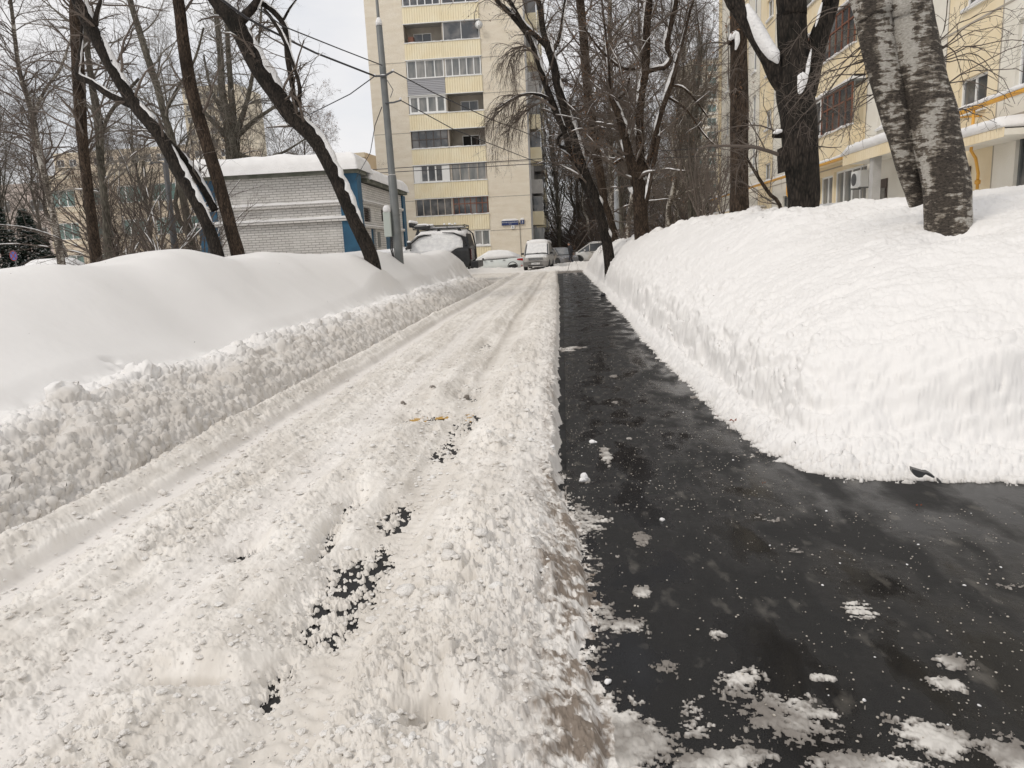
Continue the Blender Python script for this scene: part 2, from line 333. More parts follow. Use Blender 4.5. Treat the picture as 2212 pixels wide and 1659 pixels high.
# snow left on the asphalt of the footpath: photograph x, y, half width, half height, strength
SPOT = [(1385, 1165, 22, 18, 1.0), (1390, 1278, 20, 14, .9), (1310, 985, 18, 26, .9), (1265, 1037, 14, 8, 1.2), (1345, 1090, 60, 22, .45), (1660, 1118, 60, 18, .55), (1725, 1195, 45, 22, .62), (1855, 1318, 46, 26, .95),
        (2060, 1430, 42, 20, 1.0), (2045, 1480, 45, 18, .8), (1600, 1475, 60, 45, .7), (1770, 1465, 40, 10, .9), (1540, 1370, 26, 22, .7), (1370, 1350, 60, 25, .55), (1440, 1440, 40, 22, .6), (1700, 1545, 120, 60, .72), (2020, 1600, 70, 45, .95),
        (1360, 1600, 90, 55, .95), (1520, 1560, 60, 60, .45), (2190, 1640, 60, 50, .9), (1860, 1650, 160, 25, .8), (1560, 1645, 120, 30, .8), (1325, 813, 12, 4, .9), (1240, 752, 32, 3, 1.1), (1230, 757, 20, 3, 1.0), (1360, 948, 12, 3, 1.1),
        (1290, 1120, 40, 30, .55), (1330, 1170, 30, 20, .3), (1330, 870, 10, 5, .8), (1880, 1190, 60, 6, .3), (1500, 860, 22, 6, .7), (1420, 925, 50, 14, .3), (1260, 930, 25, 12, .4), (2190, 1268, 40, 10, .5), (1960, 1560, 90, 30, .5), (1440, 1100, 60, 16, .3), (1620, 985, 55, 16, .5)]
SPOTW = []
for px, py, hw, hh, st in SPOT:
    a = G(px, py); b = G(px+hw, py); c = G(px, py-hh); d = G(px, py+hh) if py+hh < 1700 else G(px, py)
    SPOTW.append((a[0], a[1], max(abs(b[0]-a[0]), .02), max((c[1]-d[1])*.5, .02), st))

def pathL(y):  return ip(y, [1.2, 1.75, 2.2, 2.65, 3.1, 4.0, 4.6, 7, 13, 25, 42], [.12, .06, .01, .06, .04, -.06, -.08, -.11, -.13, -.2, -.4])
def pathR(y):  return ip(y, [3.6, 4.6, 5.5, 7, 10.4, 22, 40], [1.34, 1.27, 1.22, 1.2, 1.14, 1.18, 1.1])

def height(x, y):
    """returns z and an rgb tint for every point"""
    n1 = fbm(x, y, .5, 3, 1); n2 = fbm(x, y, 2.2, 4, 2); n3 = fbm(x, y, 9, 4, 3)
    far = ss(10, 30, y); nearf = 1-.6*far
    wx = x+.022*fbm(x, y, 22, 3, 201)+.006*fbm(x, y, 80, 2, 203); wy = y+.022*fbm(x, y, 22, 3, 202)+.006*fbm(x, y, 80, 2, 204); x0_, y0_ = x, y; x, y = wx, wy
    big = lumps(x, y, .21, 11, .5); med = lumps(x, y, .085, 21, .8); sml = lumps(x, y, .036, 31, .9); tin = lumps(x, y, .017, 41, .9); tin = tin*(y < 12); med2 = lumps(x, y, .06, 25, .40); x, y = x0_, y0_
    cm = ss(-.25, .5, fbm(x, y, 1.1, 4, 78)); crumb = (.010+.018*cm)*med2+.013*sml+.008*tin+.009*fbm(x*1.3, y*.8, 34, 4, 79, .65)*(y < 14); crumbL = .030*med+.016*sml+.008*tin
    # ---- carriageway, packed and crumbly
    wob = .05*fbm(y*0+3, y, .35, 2, 5)
    X = x-wob
    rutL = np.exp(-((X+2.44)/.125)**6); rutR = np.exp(-((X+.88)/.13)**6)*.85; rutR2 = np.exp(-((X+1.0)/.2)**4); rutM = np.exp(-((X+1.66)/.13)**4)*.6
    rg = .078+.020*n2+.010*n3
    rg = rg+.065*np.exp(-((X+2.74)/.10)**2)+.045*np.exp(-((X+1.26)/.13)**2)*(.8+.5*n2)+.025*np.exp(-((X+2.12)/.16)**2)*(.8+.5*n2)
    rough = .35+.75*ss(-.35, .45, fbm(x*1.6, y*.8, 1.9, 4, 77))
    sm = np.maximum(np.maximum(rutL, rutR), rutM)
    shoulder = np.exp(-((X+.38)/.30)**2)
    rough = rough*(1+.7*shoulder+.3*np.exp(-((X+2.74)/.12)**2))
    cr = crumb*rough*(1-.93*sm)+big*.045*shoulder*(1-.5*far)*ss(.35, .6, vn(x*2.3, y*2.3, 91))
    cr = cr+.022*fbm(x*1.5, y*.7, 4.5, 4, 95, .55)*(1-sm)*(.5+.5*cm)+.030*med*shoulder*ss(.3, .6, vn(x*4, y*4, 96))
    tread = .004*np.sin(y*95+np.abs(X+.9)*60)*np.exp(-((X+.92)/.22)**4)*(y < 12)
    tread = tread+.0016*np.sin(X*240+y*5)*rutL
    lng = fbm(X*7, y*.55, 1.0, 4, 205, .6); rg = rg+.014*lng+.010*fbm(X*22, y*1.1, 1.0, 3, 206)*(y < 16); zr = rg*(1-.86*rutL)*(1-.78*rutR)*(1-.5*rutM)+cr+tread+.045*shoulder*(1+.8*n2)
    zr = zr-.028*rutR2
    bare = np.zeros_like(x)
    for bx, by, rx, ry in BARE: bare = np.maximum(bare, gauss(x, y, bx, by, rx*1.45, ry*1.4))
    bare = np.maximum(bare, rutR2*ss(.1, .5, fbm(x, y*.7, 1.5, 3, 55))*.55*ss(1.6, 2.1, y)*ss(11, 6, y))
    bm = np.clip(bare, 0, 1)
    bw = np.zeros_like(x)
    for bx, by, rx, ry in BARE: bw = np.maximum(bw, gauss(x, y, bx, by, rx*2.4+.04, ry*2.2+.04))
    zr = zr*(1-.72*bw)
    bq = ss(.05, .8, bm); zr = zr*(1-.92*bq)-.034*bq+bq*(.020*sml+.018*tin+.012*med2+.030*fbm(x*1.2, y*.8, 14, 5, 9, .72)+.010)
    # ---- edge of the carriageway snow towards the path
    pl = pathL(y)+.05*fbm(x*0+1, y, 3.5, 4, 61, .6)+.035*n3
    e = ss(-.03, .035, pl-x)
    slush = np.exp(-((x-pathL(y)+.03)/.18)**2)*ss(4.6, 3.2, y)+np.exp(-((x-pathL(y)+.06)/.06)**2)*.55*(1-far)
    zr = zr*(1-.55*ss(-.22, 0, x-pl)*ss(4.8, 3.6, y))+np.clip(slush, 0, 1)*(.020*fbm(x, y, 20, 5, 163, .72)+.006*sml)
    # ---- footpath: thin leftovers
    res = np.zeros_like(x)
    for sx, sy, rx, ry, st in SPOTW: res = np.maximum(res, st*gauss(x, y, sx, sy, rx*1.05, ry*1.05))
    res = res+.10*ss(2.15, 1.4, y)+.15*ss(4.2, 2, y)+.42*ss(.30, .0, x-pathL(y))*ss(5.5, 3.5, y)+.25*ss(.12, .0, x-pathL(y))+.16*fbm(x, y, 2.1, 3, 65)
    sp = res*.92+.46*fbm(x, y*1.5, 15, 5, 66, .72)+.26*fbm(x, y*1.4, 70, 2, 67)*(y < 6)+.10*n3
    zp = -.012+np.where(sp > .60, .013+.012*np.clip(sp-.60, 0, .8)+.006*sml+.004*tin, 0)
    stp = (np.abs(x-SPOTW[7][0]) < .12) & (np.abs(y-SPOTW[7][1]) < .13)
    zp = np.where(stp & (np.sin(y*190+x*25+2.5*fbm(x, y, 12, 2, 68)) < -.25+.5*n3), -.01, zp)
    # ---- right bank
    px_ = x-(pathR(y)+.05*fbm(x*0+7, y, 1.6, 3, 71)); py_ = y-(3.98+.10*ss(1.4, 3.5, x)+.06*fbm(x, y*0, 1.5, 3, 73)-.03*x)
    k = .35
    d = -np.log(np.exp(-np.clip(px_, -3, 30)/k)+np.exp(-np.clip(py_, -3, 30)/k))*k+.0
    d = np.minimum(d, np.minimum(px_, py_))
    frnt = ss(.6, 0, py_-px_)
    scal = (.085*np.abs(fbm(x*.6, y, 2.6, 3, 81))+.03*fbm(x, y, 7, 3, 82))*(1-.8*frnt)+.10*frnt*fbm(x, y*0, 1.1, 2, 83)         # camera-facing end of the bank
    fr = .14+.10*frnt*ss(1.6, 2.2, x)
    fringe = .03+.10*ss(-.02, fr+.04, d)+.015*n3+.012*sml
    wallh = ip(y, [3.5, 6, 12, 25, 40], [.30, .32, .42, .40, .3])*(1+.15*n1)
    zb = fringe+wallh*ss(fr, fr+.20+.26*frnt, d-scal); dd = (.055*fbm((x-y)*1.1+5, zb*6.5, 1.0, 4, 84, .6)+.02*fbm((x-y)*4+5, zb*22, 1.0, 3, 85))*ss(.03, .15, d)
    scal = scal+.018*fbm(x*0+7, y, 7, 2, 72); zb = fringe+wallh*ss(fr, fr+.20+.26*frnt, d-scal+dd); d0 = d; d = d+dd*.3
    cd = ip(y, [3.5, 7, 10, 15, 22, 28, 34, 42], [2.9, 2.6, 2.2, 1.9, 1.5, 1.2, 1.0, .8])
    chh = ip(y, [3.5, 6, 7.5, 9.5, 12, 16, 20, 26, 32, 38, 44], [1.42, 1.42, 1.50, 1.74, 1.84, 1.88, 1.76, 1.62, 1.60, 1.35, .35])
    rise = np.clip((d-fr-.06)/cd, 0, 1); rise = 1-(1-rise)**1.95
    streak = (.026*fbm(x*1.1-y*.55, y*3.2+x*1.3, 1.2, 4, 101, .5)+.006*fbm(x*1.2-y*.5, y*7+x*2.5, 2.0, 2, 102))*ss(-.5, .5, fbm(x, y, .5, 2, 103)+.3)
    sst = ss(.1, .5, px_)*ss(0, .8, py_)
    zb = zb+(chh-wallh-.12)*rise+streak*sst*ss(1.4, 2.2, y-x*.35)
    zb = zb+.10*np.clip(d-cd-.2, 0, 2.2)*ss(12, 8, y)
    d = d0; ct = np.exp(-((d-cd-.2)/.9)**2)*ss(6.5, 9, y)
    zb = zb+ct*(.10*fbm(x, y, 1.1, 3, 111)+.05*fbm(x, y, 3.4, 3, 112)+.10*big*ss(.45, .7, vn(x*1.5, y*1.5, 93))+.03*med)
    zb = zb+.012*fbm(x, y, 2.5, 3, 113)+.003*fbm(x, y, 12, 3, 114)*(y < 8)+.03*big*(vn(x*1.1, y*1.1, 118) > .80)*ss(.3, .8, d)
    zb = zb+frnt*ss(1.2, 1.8, x)*ss(fr+.05, fr+.3, d)*ss(1.6, .5, d)*(.055*fbm(x*.8, y*2.6, 1.6, 4, 116)+.02*fbm(x*.6, y*3, 5, 3, 117))
    ledge = np.exp(-((d-fr-.22)/.1)**2)*.03*fbm(x, y, 6, 3, 115)
    zb = zb+ledge
    zb = zb-.20*gauss(x, y, 3.50, 6.62, .30, .20)   # hollow in front of the birch
    for tx, ty in ((P(1738, 462, 11.2)[0], 10.9), (P(1597, 462, 15)[0], 14.7)): zb = zb-.14*gauss(x, y, tx, ty, .42, .34)+.05*gauss(x, y, tx+.1, ty-.55, .5, .25)
    # ragged thin edge
    edge = d+.06*fbm(x, y, 9, 5, 121, .7)+.05*fbm(x*.6, y*2.5, 14, 3, 122)+.03*fbm(x, y, 60, 2, 123)*(y < 8)
    isb = edge > 0
    # dark hole under the end of the bank
    hx, hy, _ = G(1992, 1022); hole = gauss(x, y, hx, hy, .10, .028)+gauss(x, y, *G(2030, 1036)[:2], .03, .015)
    zb = zb-.03*np.clip(hole, 0, 1)
    th = ss(0, .12, edge)
    zb = zb*th+(.004+.012*tin+.01*sml)*(1-th)
    # ---- left bank
    wb = -2.90+.03*fbm(x*0+2, y, 1.2, 3, 131)+.02*n3
    dl = wb-x
    wh = .165*(1+.3*n1+.25*n2)*ip(y, [1.5, 3, 12, 30], [.7, .9, 1.15, 1.1])
    zl = .05+wh*.45*ss(-.02, .12, dl+.05*n3+.06*n2)+wh*.65*ss(.0, .45, dl+.10*n2+.05*n3)+.05*ss(.1, .45, dl)*(1+n2)
    chunk = np.exp(-((dl-.98)/.32)**2)*ip(y, [3, 6, 14, 30], [1, 1.0, .75, .7])
    zl = zl+chunk*(.08+.06*fbm(x, y, 1.3, 3, 141, .5)+.02*ss(.25, .6, vn(x*1.9, y*1.9, 94)))
    dz_l = dl+zl*.8; bigw = lumps(dz_l, y, .19, 311, .6); medw = lumps(dz_l, y, .085, 321, .8); smw = lumps(dz_l, y, .036, 331, .9)
    detL = ss(-.04, .06, dl)*ss(1.55, 1.15, dl)*(.11*bigw*ss(.25, .6, vn(x*1.7, y*1.7, 94))*ss(.3, .6, dl)+.045*medw+.022*smw+.012*tin+.02*fbm(dz_l, y, 9, 4, 143, .6))
    # smooth drift
    D = (-2.90-x)-ip(y, [3, 20, 30], [1.25, 1.25, .85])
    dx_ = ss(-.15, .5, D)
    crest = 1.07+.12*n1
    sl = ip(y, [2, 6, 10, 20, 30], [2.9, 2.6, 2.4, 2.0, .75])
    drift = .25+crest*ss(-.35, sl, D)+.03*np.clip(D-sl, 0, 8)*0
    for (mx_, my_, rx, ry, hh_) in MOUNDS: drift = drift+hh_*gauss(x, y, mx_, my_, rx, ry)
    drift = drift+.03*fbm(x, y, .8, 3, 151)+.002*fbm(x, y, 9, 3, 152)*(y < 9)
    fpx, fpy, _ = G(232, 725, .75)
    drift = drift-.07*gauss(x, y, fpx, fpy, .05, .10)+.03*gauss(x, y, fpx+.1, fpy-.12, .06, .05)-.04*gauss(x, y, fpx+.16, fpy-.2, .04, .05)
    zl = zl*(1-dx_)+drift*dx_
    # bank ends before the parked cars
    endl = ss(31.6, 29.6, y)
    zl = zl*endl+(.10+.02*n2+.03*med)*(1-endl)
    wq = zb*1.3+d*.4; wr_ = x-y; detR = (1-.5*frnt)*ss(.06, .2, d)*ss(1.3, .5, d)*(.030*lumps(wr_, wq, .16, 411, .5)*ss(.3, .6, vn(wr_*2, wq*3, 412))+.022*fbm(wr_, wq*1.6, 5, 4, 413, .6)+.016*lumps(wr_, wq, .06, 414, .35))+.012*med*ss(.03, .1, d)*ss(.35, .2, d)+.006*sml*ss(.0, .1, d)*ss(.4, .2, d)
    # ---- junction and car park beyond
    zj = .06+.025*n2+.012*n3+.03*med
    for (mx_, my_, rx, ry, hh_) in PILES: zj = zj+hh_*gauss(x, y, mx_, my_, rx, ry)*(1+.35*n2)
    # ---- put together
    isl = (dl > -.02)
    onroad = x < pl+.04
    z = np.where(onroad, zr*e+(-.02)*(1-e), zp)
    z = np.maximum(z, np.where(onroad & (x < pl-.05), -1, zp))
    z = np.where(isb & (y > 3.2) & (x > .3), zb, z)
    z = np.where(isl, zl, z)
    fe = ss(40, 43.5, y+.8*n2); z = z*(1-fe)+(zj+np.where(x > 1.6, .10*ss(50, 40, y)*ss(1.6, 3, x), 0))*fe
    height.det = np.where(isl, detL*endl, np.where(isb & (y > 3.2) & (x > .3), detR, 0))*(1-fe)
    # ---- tint
    t = np.empty(x.shape+(3,), np.float32)
    clean = np.array([.775, .757, .735]); road_c = np.array([.60, .56, .505]); road_l = np.array([.80, .765, .715]); brown = np.array([.22, .18, .145]); wallc = np.array([.56, .525, .48])
    m = np.clip(.42+.35*fbm(x, y, .9, 4, 161)+.45*n3+.55*lng, 0, 1)[..., None]
    t[:] = road_c*(1-m)+road_l*m
    sm3 = np.clip(np.maximum(rutL, rutM), 0, 1)[..., None]*.7; t[:] = t*(1-sm3)+np.array([.80, .765, .73])*sm3
    w = ss(-.55, -.15, x)[..., None]*.6*(1-far[..., None]*.5); t[:] = t*(1-w*.6)+clean*w*.6
    sl_ = np.clip(slush*(.50+.9*n3+.6*n2+1.7*fbm(x, y, 34, 5, 162, .7)), 0, 1)[..., None]; t[:] = t*(1-sl_)+brown*sl_
    on_path = (~onroad) & (~isb)
    pf = np.clip(ss(-.5, .5, fbm(x, y, 5.5, 5, 171, .6))*ss(.58, .85, sp)*1.25, 0, 1)[..., None]; pc = np.array([.20, .18, .16])*(1-pf)+np.array([.60, .575, .535])*pf; t[:] = np.where(on_path[..., None], pc, t)
    lw = ss(-.1, .05, dl)*ss(1.25, .45, dl+.35*n2); dirtl = np.clip(lw*(.9+.5*n3), 0, 1)[..., None]; base_l = clean*1.0
    tl = base_l*(1-dirtl)+wallc*dirtl
    g2 = np.clip(ss(.35, .75, fbm(x, y, 2.6, 4, 181))*ss(1.5, .8, dl)*1.2, 0, 1)[..., None]*.75; tl = tl*(1-g2)+np.array([.50, .465, .42])*g2
    t[:] = np.where(isl[..., None] & (y < 32)[..., None], tl, t)
    rb = isb & (y > 3.2) & (x > .3) & (y < 43)
    ed = (1-ss(0, .10, edge))[..., None]; tb = clean*1.01*(1-ed*.4)+np.array([.45, .42, .38])*ed*.4
    t[:] = np.where(rb[..., None], tb, t)
    jc = ss(42, 43.5, y)[..., None]; t[:] = t*(1-jc)+(road_l*.5+clean*.5)*jc
    deep = ss(.25, .8, fbm(x*1.4, y*.8, 3.1, 5, 191, .6))[..., None]*(y < 41)[..., None]*.22; onr = (onroad & ~isl)[..., None]
    t[:] = np.where(onr, t*(1-deep)+brown*deep, t)
    return z, np.clip(t, .01, .9)

def cpt(px, py, Y): q = P(px, py, Y); return q[0], q[1]
MOUNDS = []
for px, Y, rx, ry, hh_ in [(350, 11.5, 1.7, 1.8, .28), (600, 16.0, 1.6, 2.2, .32), (800, 18, 1.1, 1.5, .55), (845, 21.5, 1.2, 1.6, .22), (80, 9.0, 1.8, 1.5, .10), (250, 6.2, 1.2, 1.0, .12), (460, 9.2, .9, .9, -.16), (690, 17.5, .8, 1.6, -.16), (800, 23, 1.4, 2.2, .12), (880, 25.5, .9, 1.4, .18), (945, 28.8, .9, 1.0, .22), (560, 12, .8, 1.2, -.10), (150, 14, 2, 2, -.1), (720, 22, 1.2, 2, .10)]:
    q = P(px, 545, Y); MOUNDS.append((q[0], q[1], rx, ry, hh_))
PILES = [(.2, 45.2, 1.6, 1.0, .22), (2.4, 46.5, 2.0, 1.6, .16), (-.9, 46.4, .5, .8, .10), (8, 48, 4, 4, .8), (-6.0, 50.5, 3.0, 1.0, .22), (-3.9, 33.4, .7, .9, .28), (-9, 44, 4, 2, .1), (1.2, 52, 2.5, 2, .30)]

ks = []; r = .95
while r < 90: ks.append(r); r *= (1.0029 if r < 14 else 1.0042 if r < 32 else 1.009)
rr = np.array(ks); NT = 1560; th = np.linspace(R_(-54), R_(52), NT)
RR, TT = np.meshgrid(rr, th, indexing='ij'); GX = RR*np.sin(TT); GY = RR*np.cos(TT)
GZ, TINT = height(GX, GY)
_B = np.stack([GX, GY, GZ], -1); _du = np.gradient(_B, axis=0); _dv = np.gradient(_B, axis=1); _n = np.cross(_dv, _du); _n /= np.linalg.norm(_n, axis=2, keepdims=True)+1e-12; _n *= np.sign(_n[..., 2:3]+1e-9)
_D = (_n*height.det[..., None]); GX0, GY0 = GX, GY; GX = GX+_D[..., 0]; GY = GY+_D[..., 1]; GZ = GZ+_D[..., 2]; del _B, _du, _dv, _n, _D
# fade the rim of the detailed sheet into the plain around it
rim = ss(88, 75, RR); GZ = GZ*rim+.02*(1-rim)
def zone_mesh(name, mask_cells, label_):
    nr, ntt = GX.shape; idx = np.arange(nr*ntt).reshape(nr, ntt)
    q = np.stack([idx[:-1, :-1], idx[:-1, 1:], idx[1:, 1:], idx[1:, :-1]], -1)[mask_cells]
    u, inv = np.unique(q, return_inverse=True); inv = inv.reshape(q.shape)
    V = np.stack([GX.ravel()[u], GY.ravel()[u], GZ.ravel()[u]], 1)
    o = mesh_np(name, V, inv[:, ::-1], M['gsnow'], smooth=True)
    a = o.data.color_attributes.new('tint', 'FLOAT_COLOR', 'POINT'); c4 = np.ones((len(u), 4), np.float32); c4[:, :3] = TINT.reshape(-1, 3)[u]; a.data.foreach_set('color', c4.ravel())
    return tag(o, label_, kind='structure')
cx_ = (GX0[:-1, :-1]+GX0[1:, 1:])/2; cy_ = (GY0[:-1, :-1]+GY0[1:, 1:])/2
mR = (cx_ > .9) & (cy_ > 3.55) & ((cx_ > 1.02) | (cy_ < 43)) & (cy_ < 46); mL = (cx_ < -2.93) & (cy_ < 31)
# cells fully below the asphalt are dropped
zmx = np.maximum(np.maximum(GZ[:-1, :-1], GZ[1:, 1:]), np.maximum(GZ[1:, :-1], GZ[:-1, 1:])); drop = (zmx < -.006) & (cy_ < 43) & (cx_ > -3.3)
zone_mesh('snow_bank', mR & ~drop, 'tall white cleared snow bank along the right edge of the bare footpath')
zone_mesh('snow_bank', mL & ~drop, 'smooth snow drift and dirty ploughed edge on the left of the road')
zone_mesh('road_snow', ~(mR | mL) & ~drop, 'beige churned snow with wheel tracks covering the road and thin leftovers on the path')
# asphalt below
def sheet(name, pts, m, z, label_):
    mb = MB(); mb.add([(px, py, z) for px, py in pts], [tuple(range(len(pts)))]); return tag(mb.build(name, m), label_, kind='structure')
sheet('road', [(-3.4, -8), (-.02, -8), (-.02, 44), (-3.4, 44)], M['road'], -.014, 'dark asphalt showing through in the wheel track')
sheet('footpath', [(-.02, -8), (14, -8), (14, 4.3), (1.5, 4.3), (1.45, 44), (-.02, 44)], M['path'], 0.0, 'wet black asphalt footpath cleared of snow')
for q in [((887, 898), (925, 898), (922, 914), (884, 914)), ((940, 898), (978, 896), (975, 905), (940, 907)), ((985, 893), (1026, 890), (1018, 912), (1000, 914), (1010, 898), (988, 900)), ((930, 893), (1026, 886), (1026, 888), (930, 895))]:
    mb = MB(); mb.add([tuple(G(a, b, -.008)) for a, b in q][::-1], [tuple(range(len(q)))]); tag(mb.build('road_marking', M['mark']), 'worn yellow line on the road', kind='structure')
g = MB(); Z0 = -.06
g.add([(-1500, -600, Z0), (1500, -600, Z0), (1500, 2500, Z0), (-1500, 2500, Z0)], [(0, 1, 2, 3)])
tag(g.build('ground', mat('far_snow', (.8, .79, .78), .8)), 'level snow covered ground', kind='structure')

def zsnow(x, y):
    z, _ = height(np.array([[float(x)]]), np.array([[float(y)]])); return float(z[0, 0]+height.det[0, 0])
# ================================================================== BUILDINGS
def wallgrid(mb, O, U, Vv, Nn, u0, u1, v0, v1, holes, depth=.15, mi=0, mif=None):
    """flat wall with real openings and reveals; Nn points out of the wall"""
    O, U, Vv, Nn = map(lambda q: np.array(q, float), (O, U, Vv, Nn))
    us = sorted({u0, u1, *[h[0] for h in holes], *[h[1] for h in holes]}); vs = sorted({v0, v1, *[h[2] for h in holes], *[h[3] for h in holes]})
    if mif: us = sorted({*us, *[b for b in mif[0] if u0 < b < u1]})
    pt = lambda u, v, d=0: O+U*u+Vv*v-Nn*d
    for i in range(len(us)-1):
        for j in range(len(vs)-1):
            a, b, c, d = us[i], us[i+1], vs[j], vs[j+1]; m = ((a+b)/2, (c+d)/2)
            if any(h[0] < m[0] < h[1] and h[2] < m[1] < h[3] for h in holes): continue
            k = mif[1](m[0], m[1]) if mif else mi
            mb.add([pt(a, c), pt(b, c), pt(b, d), pt(a, d)], [(0, 1, 2, 3)], k)
    for h in holes:
        a, b, c, d = h[:4]; k = mif[1]((a+b)/2, (c+d)/2) if mif else mi
        for (p, q) in (((a, c), (b, c)), ((b, c), (b, d)), ((b, d), (a, d)), ((a, d), (a, c))):
            mb.add([pt(*p), pt(*q), pt(*q, depth), pt(*p, depth)], [(0, 1, 2, 3)], k)
    return mb

def window(parent, O, U, Vv, Nn, a, b, c, d, depth=.12, cols=2, rows=1, fm='pvc', gm='glass', bar=.05, sill=True, skew=None, trans=None, snow=.05):
    """frame part with a pane sub-part in an opening a..b, c..d, set back by depth"""
    O, U, Vv, Nn = map(lambda q: np.array(q, float), (O, U, Vv, Nn)); f = MB()
    o2 = lambda u, v, e: O+U*u+Vv*v-Nn*e
    th = .05
    def bx(ua, ub, va, vb, e0, e1): f.obox(o2(ua, va, e0), U*(ub-ua), -Nn*(e1-e0), Vv*(vb-va))
    bx(a, b, c, c+bar, depth-th, depth); bx(a, b, d-bar, d, depth-th, depth); bx(a, a+bar, c+bar, d-bar, depth-th, depth); bx(b-bar, b, c+bar, d-bar, depth-th, depth)
    for i in range(1, cols):
        u = a+(b-a)*i/cols; bx(u-bar/2, u+bar/2, c+bar, d-bar, depth-th+.002, depth)
    for j in range(1, rows):
        v = c+(d-c)*j/rows if not trans else c+(d-c)*trans
        for i in range(cols):
            ua = a+(b-a)*i/cols+bar/2; ub = a+(b-a)*(i+1)/cols-bar/2; bx(ua, ub, v-bar/2, v+bar/2, depth-th+.004, depth-.004)
    fr = f.build('window_frame', M[fm], parent)
    g = MB(); g.add([o2(a+.01, c+.01, depth-.012), o2(b-.01, c+.01, depth-.012), o2(b-.01, d-.01, depth-.012), o2(a+.01, d-.01, depth-.012)], [(0, 1, 2, 3)])
    pn = g.build('pane', M[gm], fr); 
    if sill:
        s = MB(); s.obox(o2(a-.04, c-.05, depth-.06), U*(b-a+.08), Nn*(depth+.02), Vv*.045); s.build('sill', M['pvc'], fr)
        if snow:
            s2 = MB(); n = 7
            for lay in range(1):
                secs = []
                for i in range(n):
                    u = a-.03+(b-a+.06)*i/(n-1); hh = snow*(.7+.6*random.random())*(0.5 if i in (0, n-1) else 1)
                    p = lambda e, v: o2(u, c-.003+v, e)
                    secs.append([p(depth-.06, 0), p(-.09, 0), p(-.085, hh*.6), p(-.03, hh), p(depth-.06, hh*1.15)])
                s2.loft(secs)
            s2.build('sill_snow', M['snow'], fr, smooth=False)
    return fr

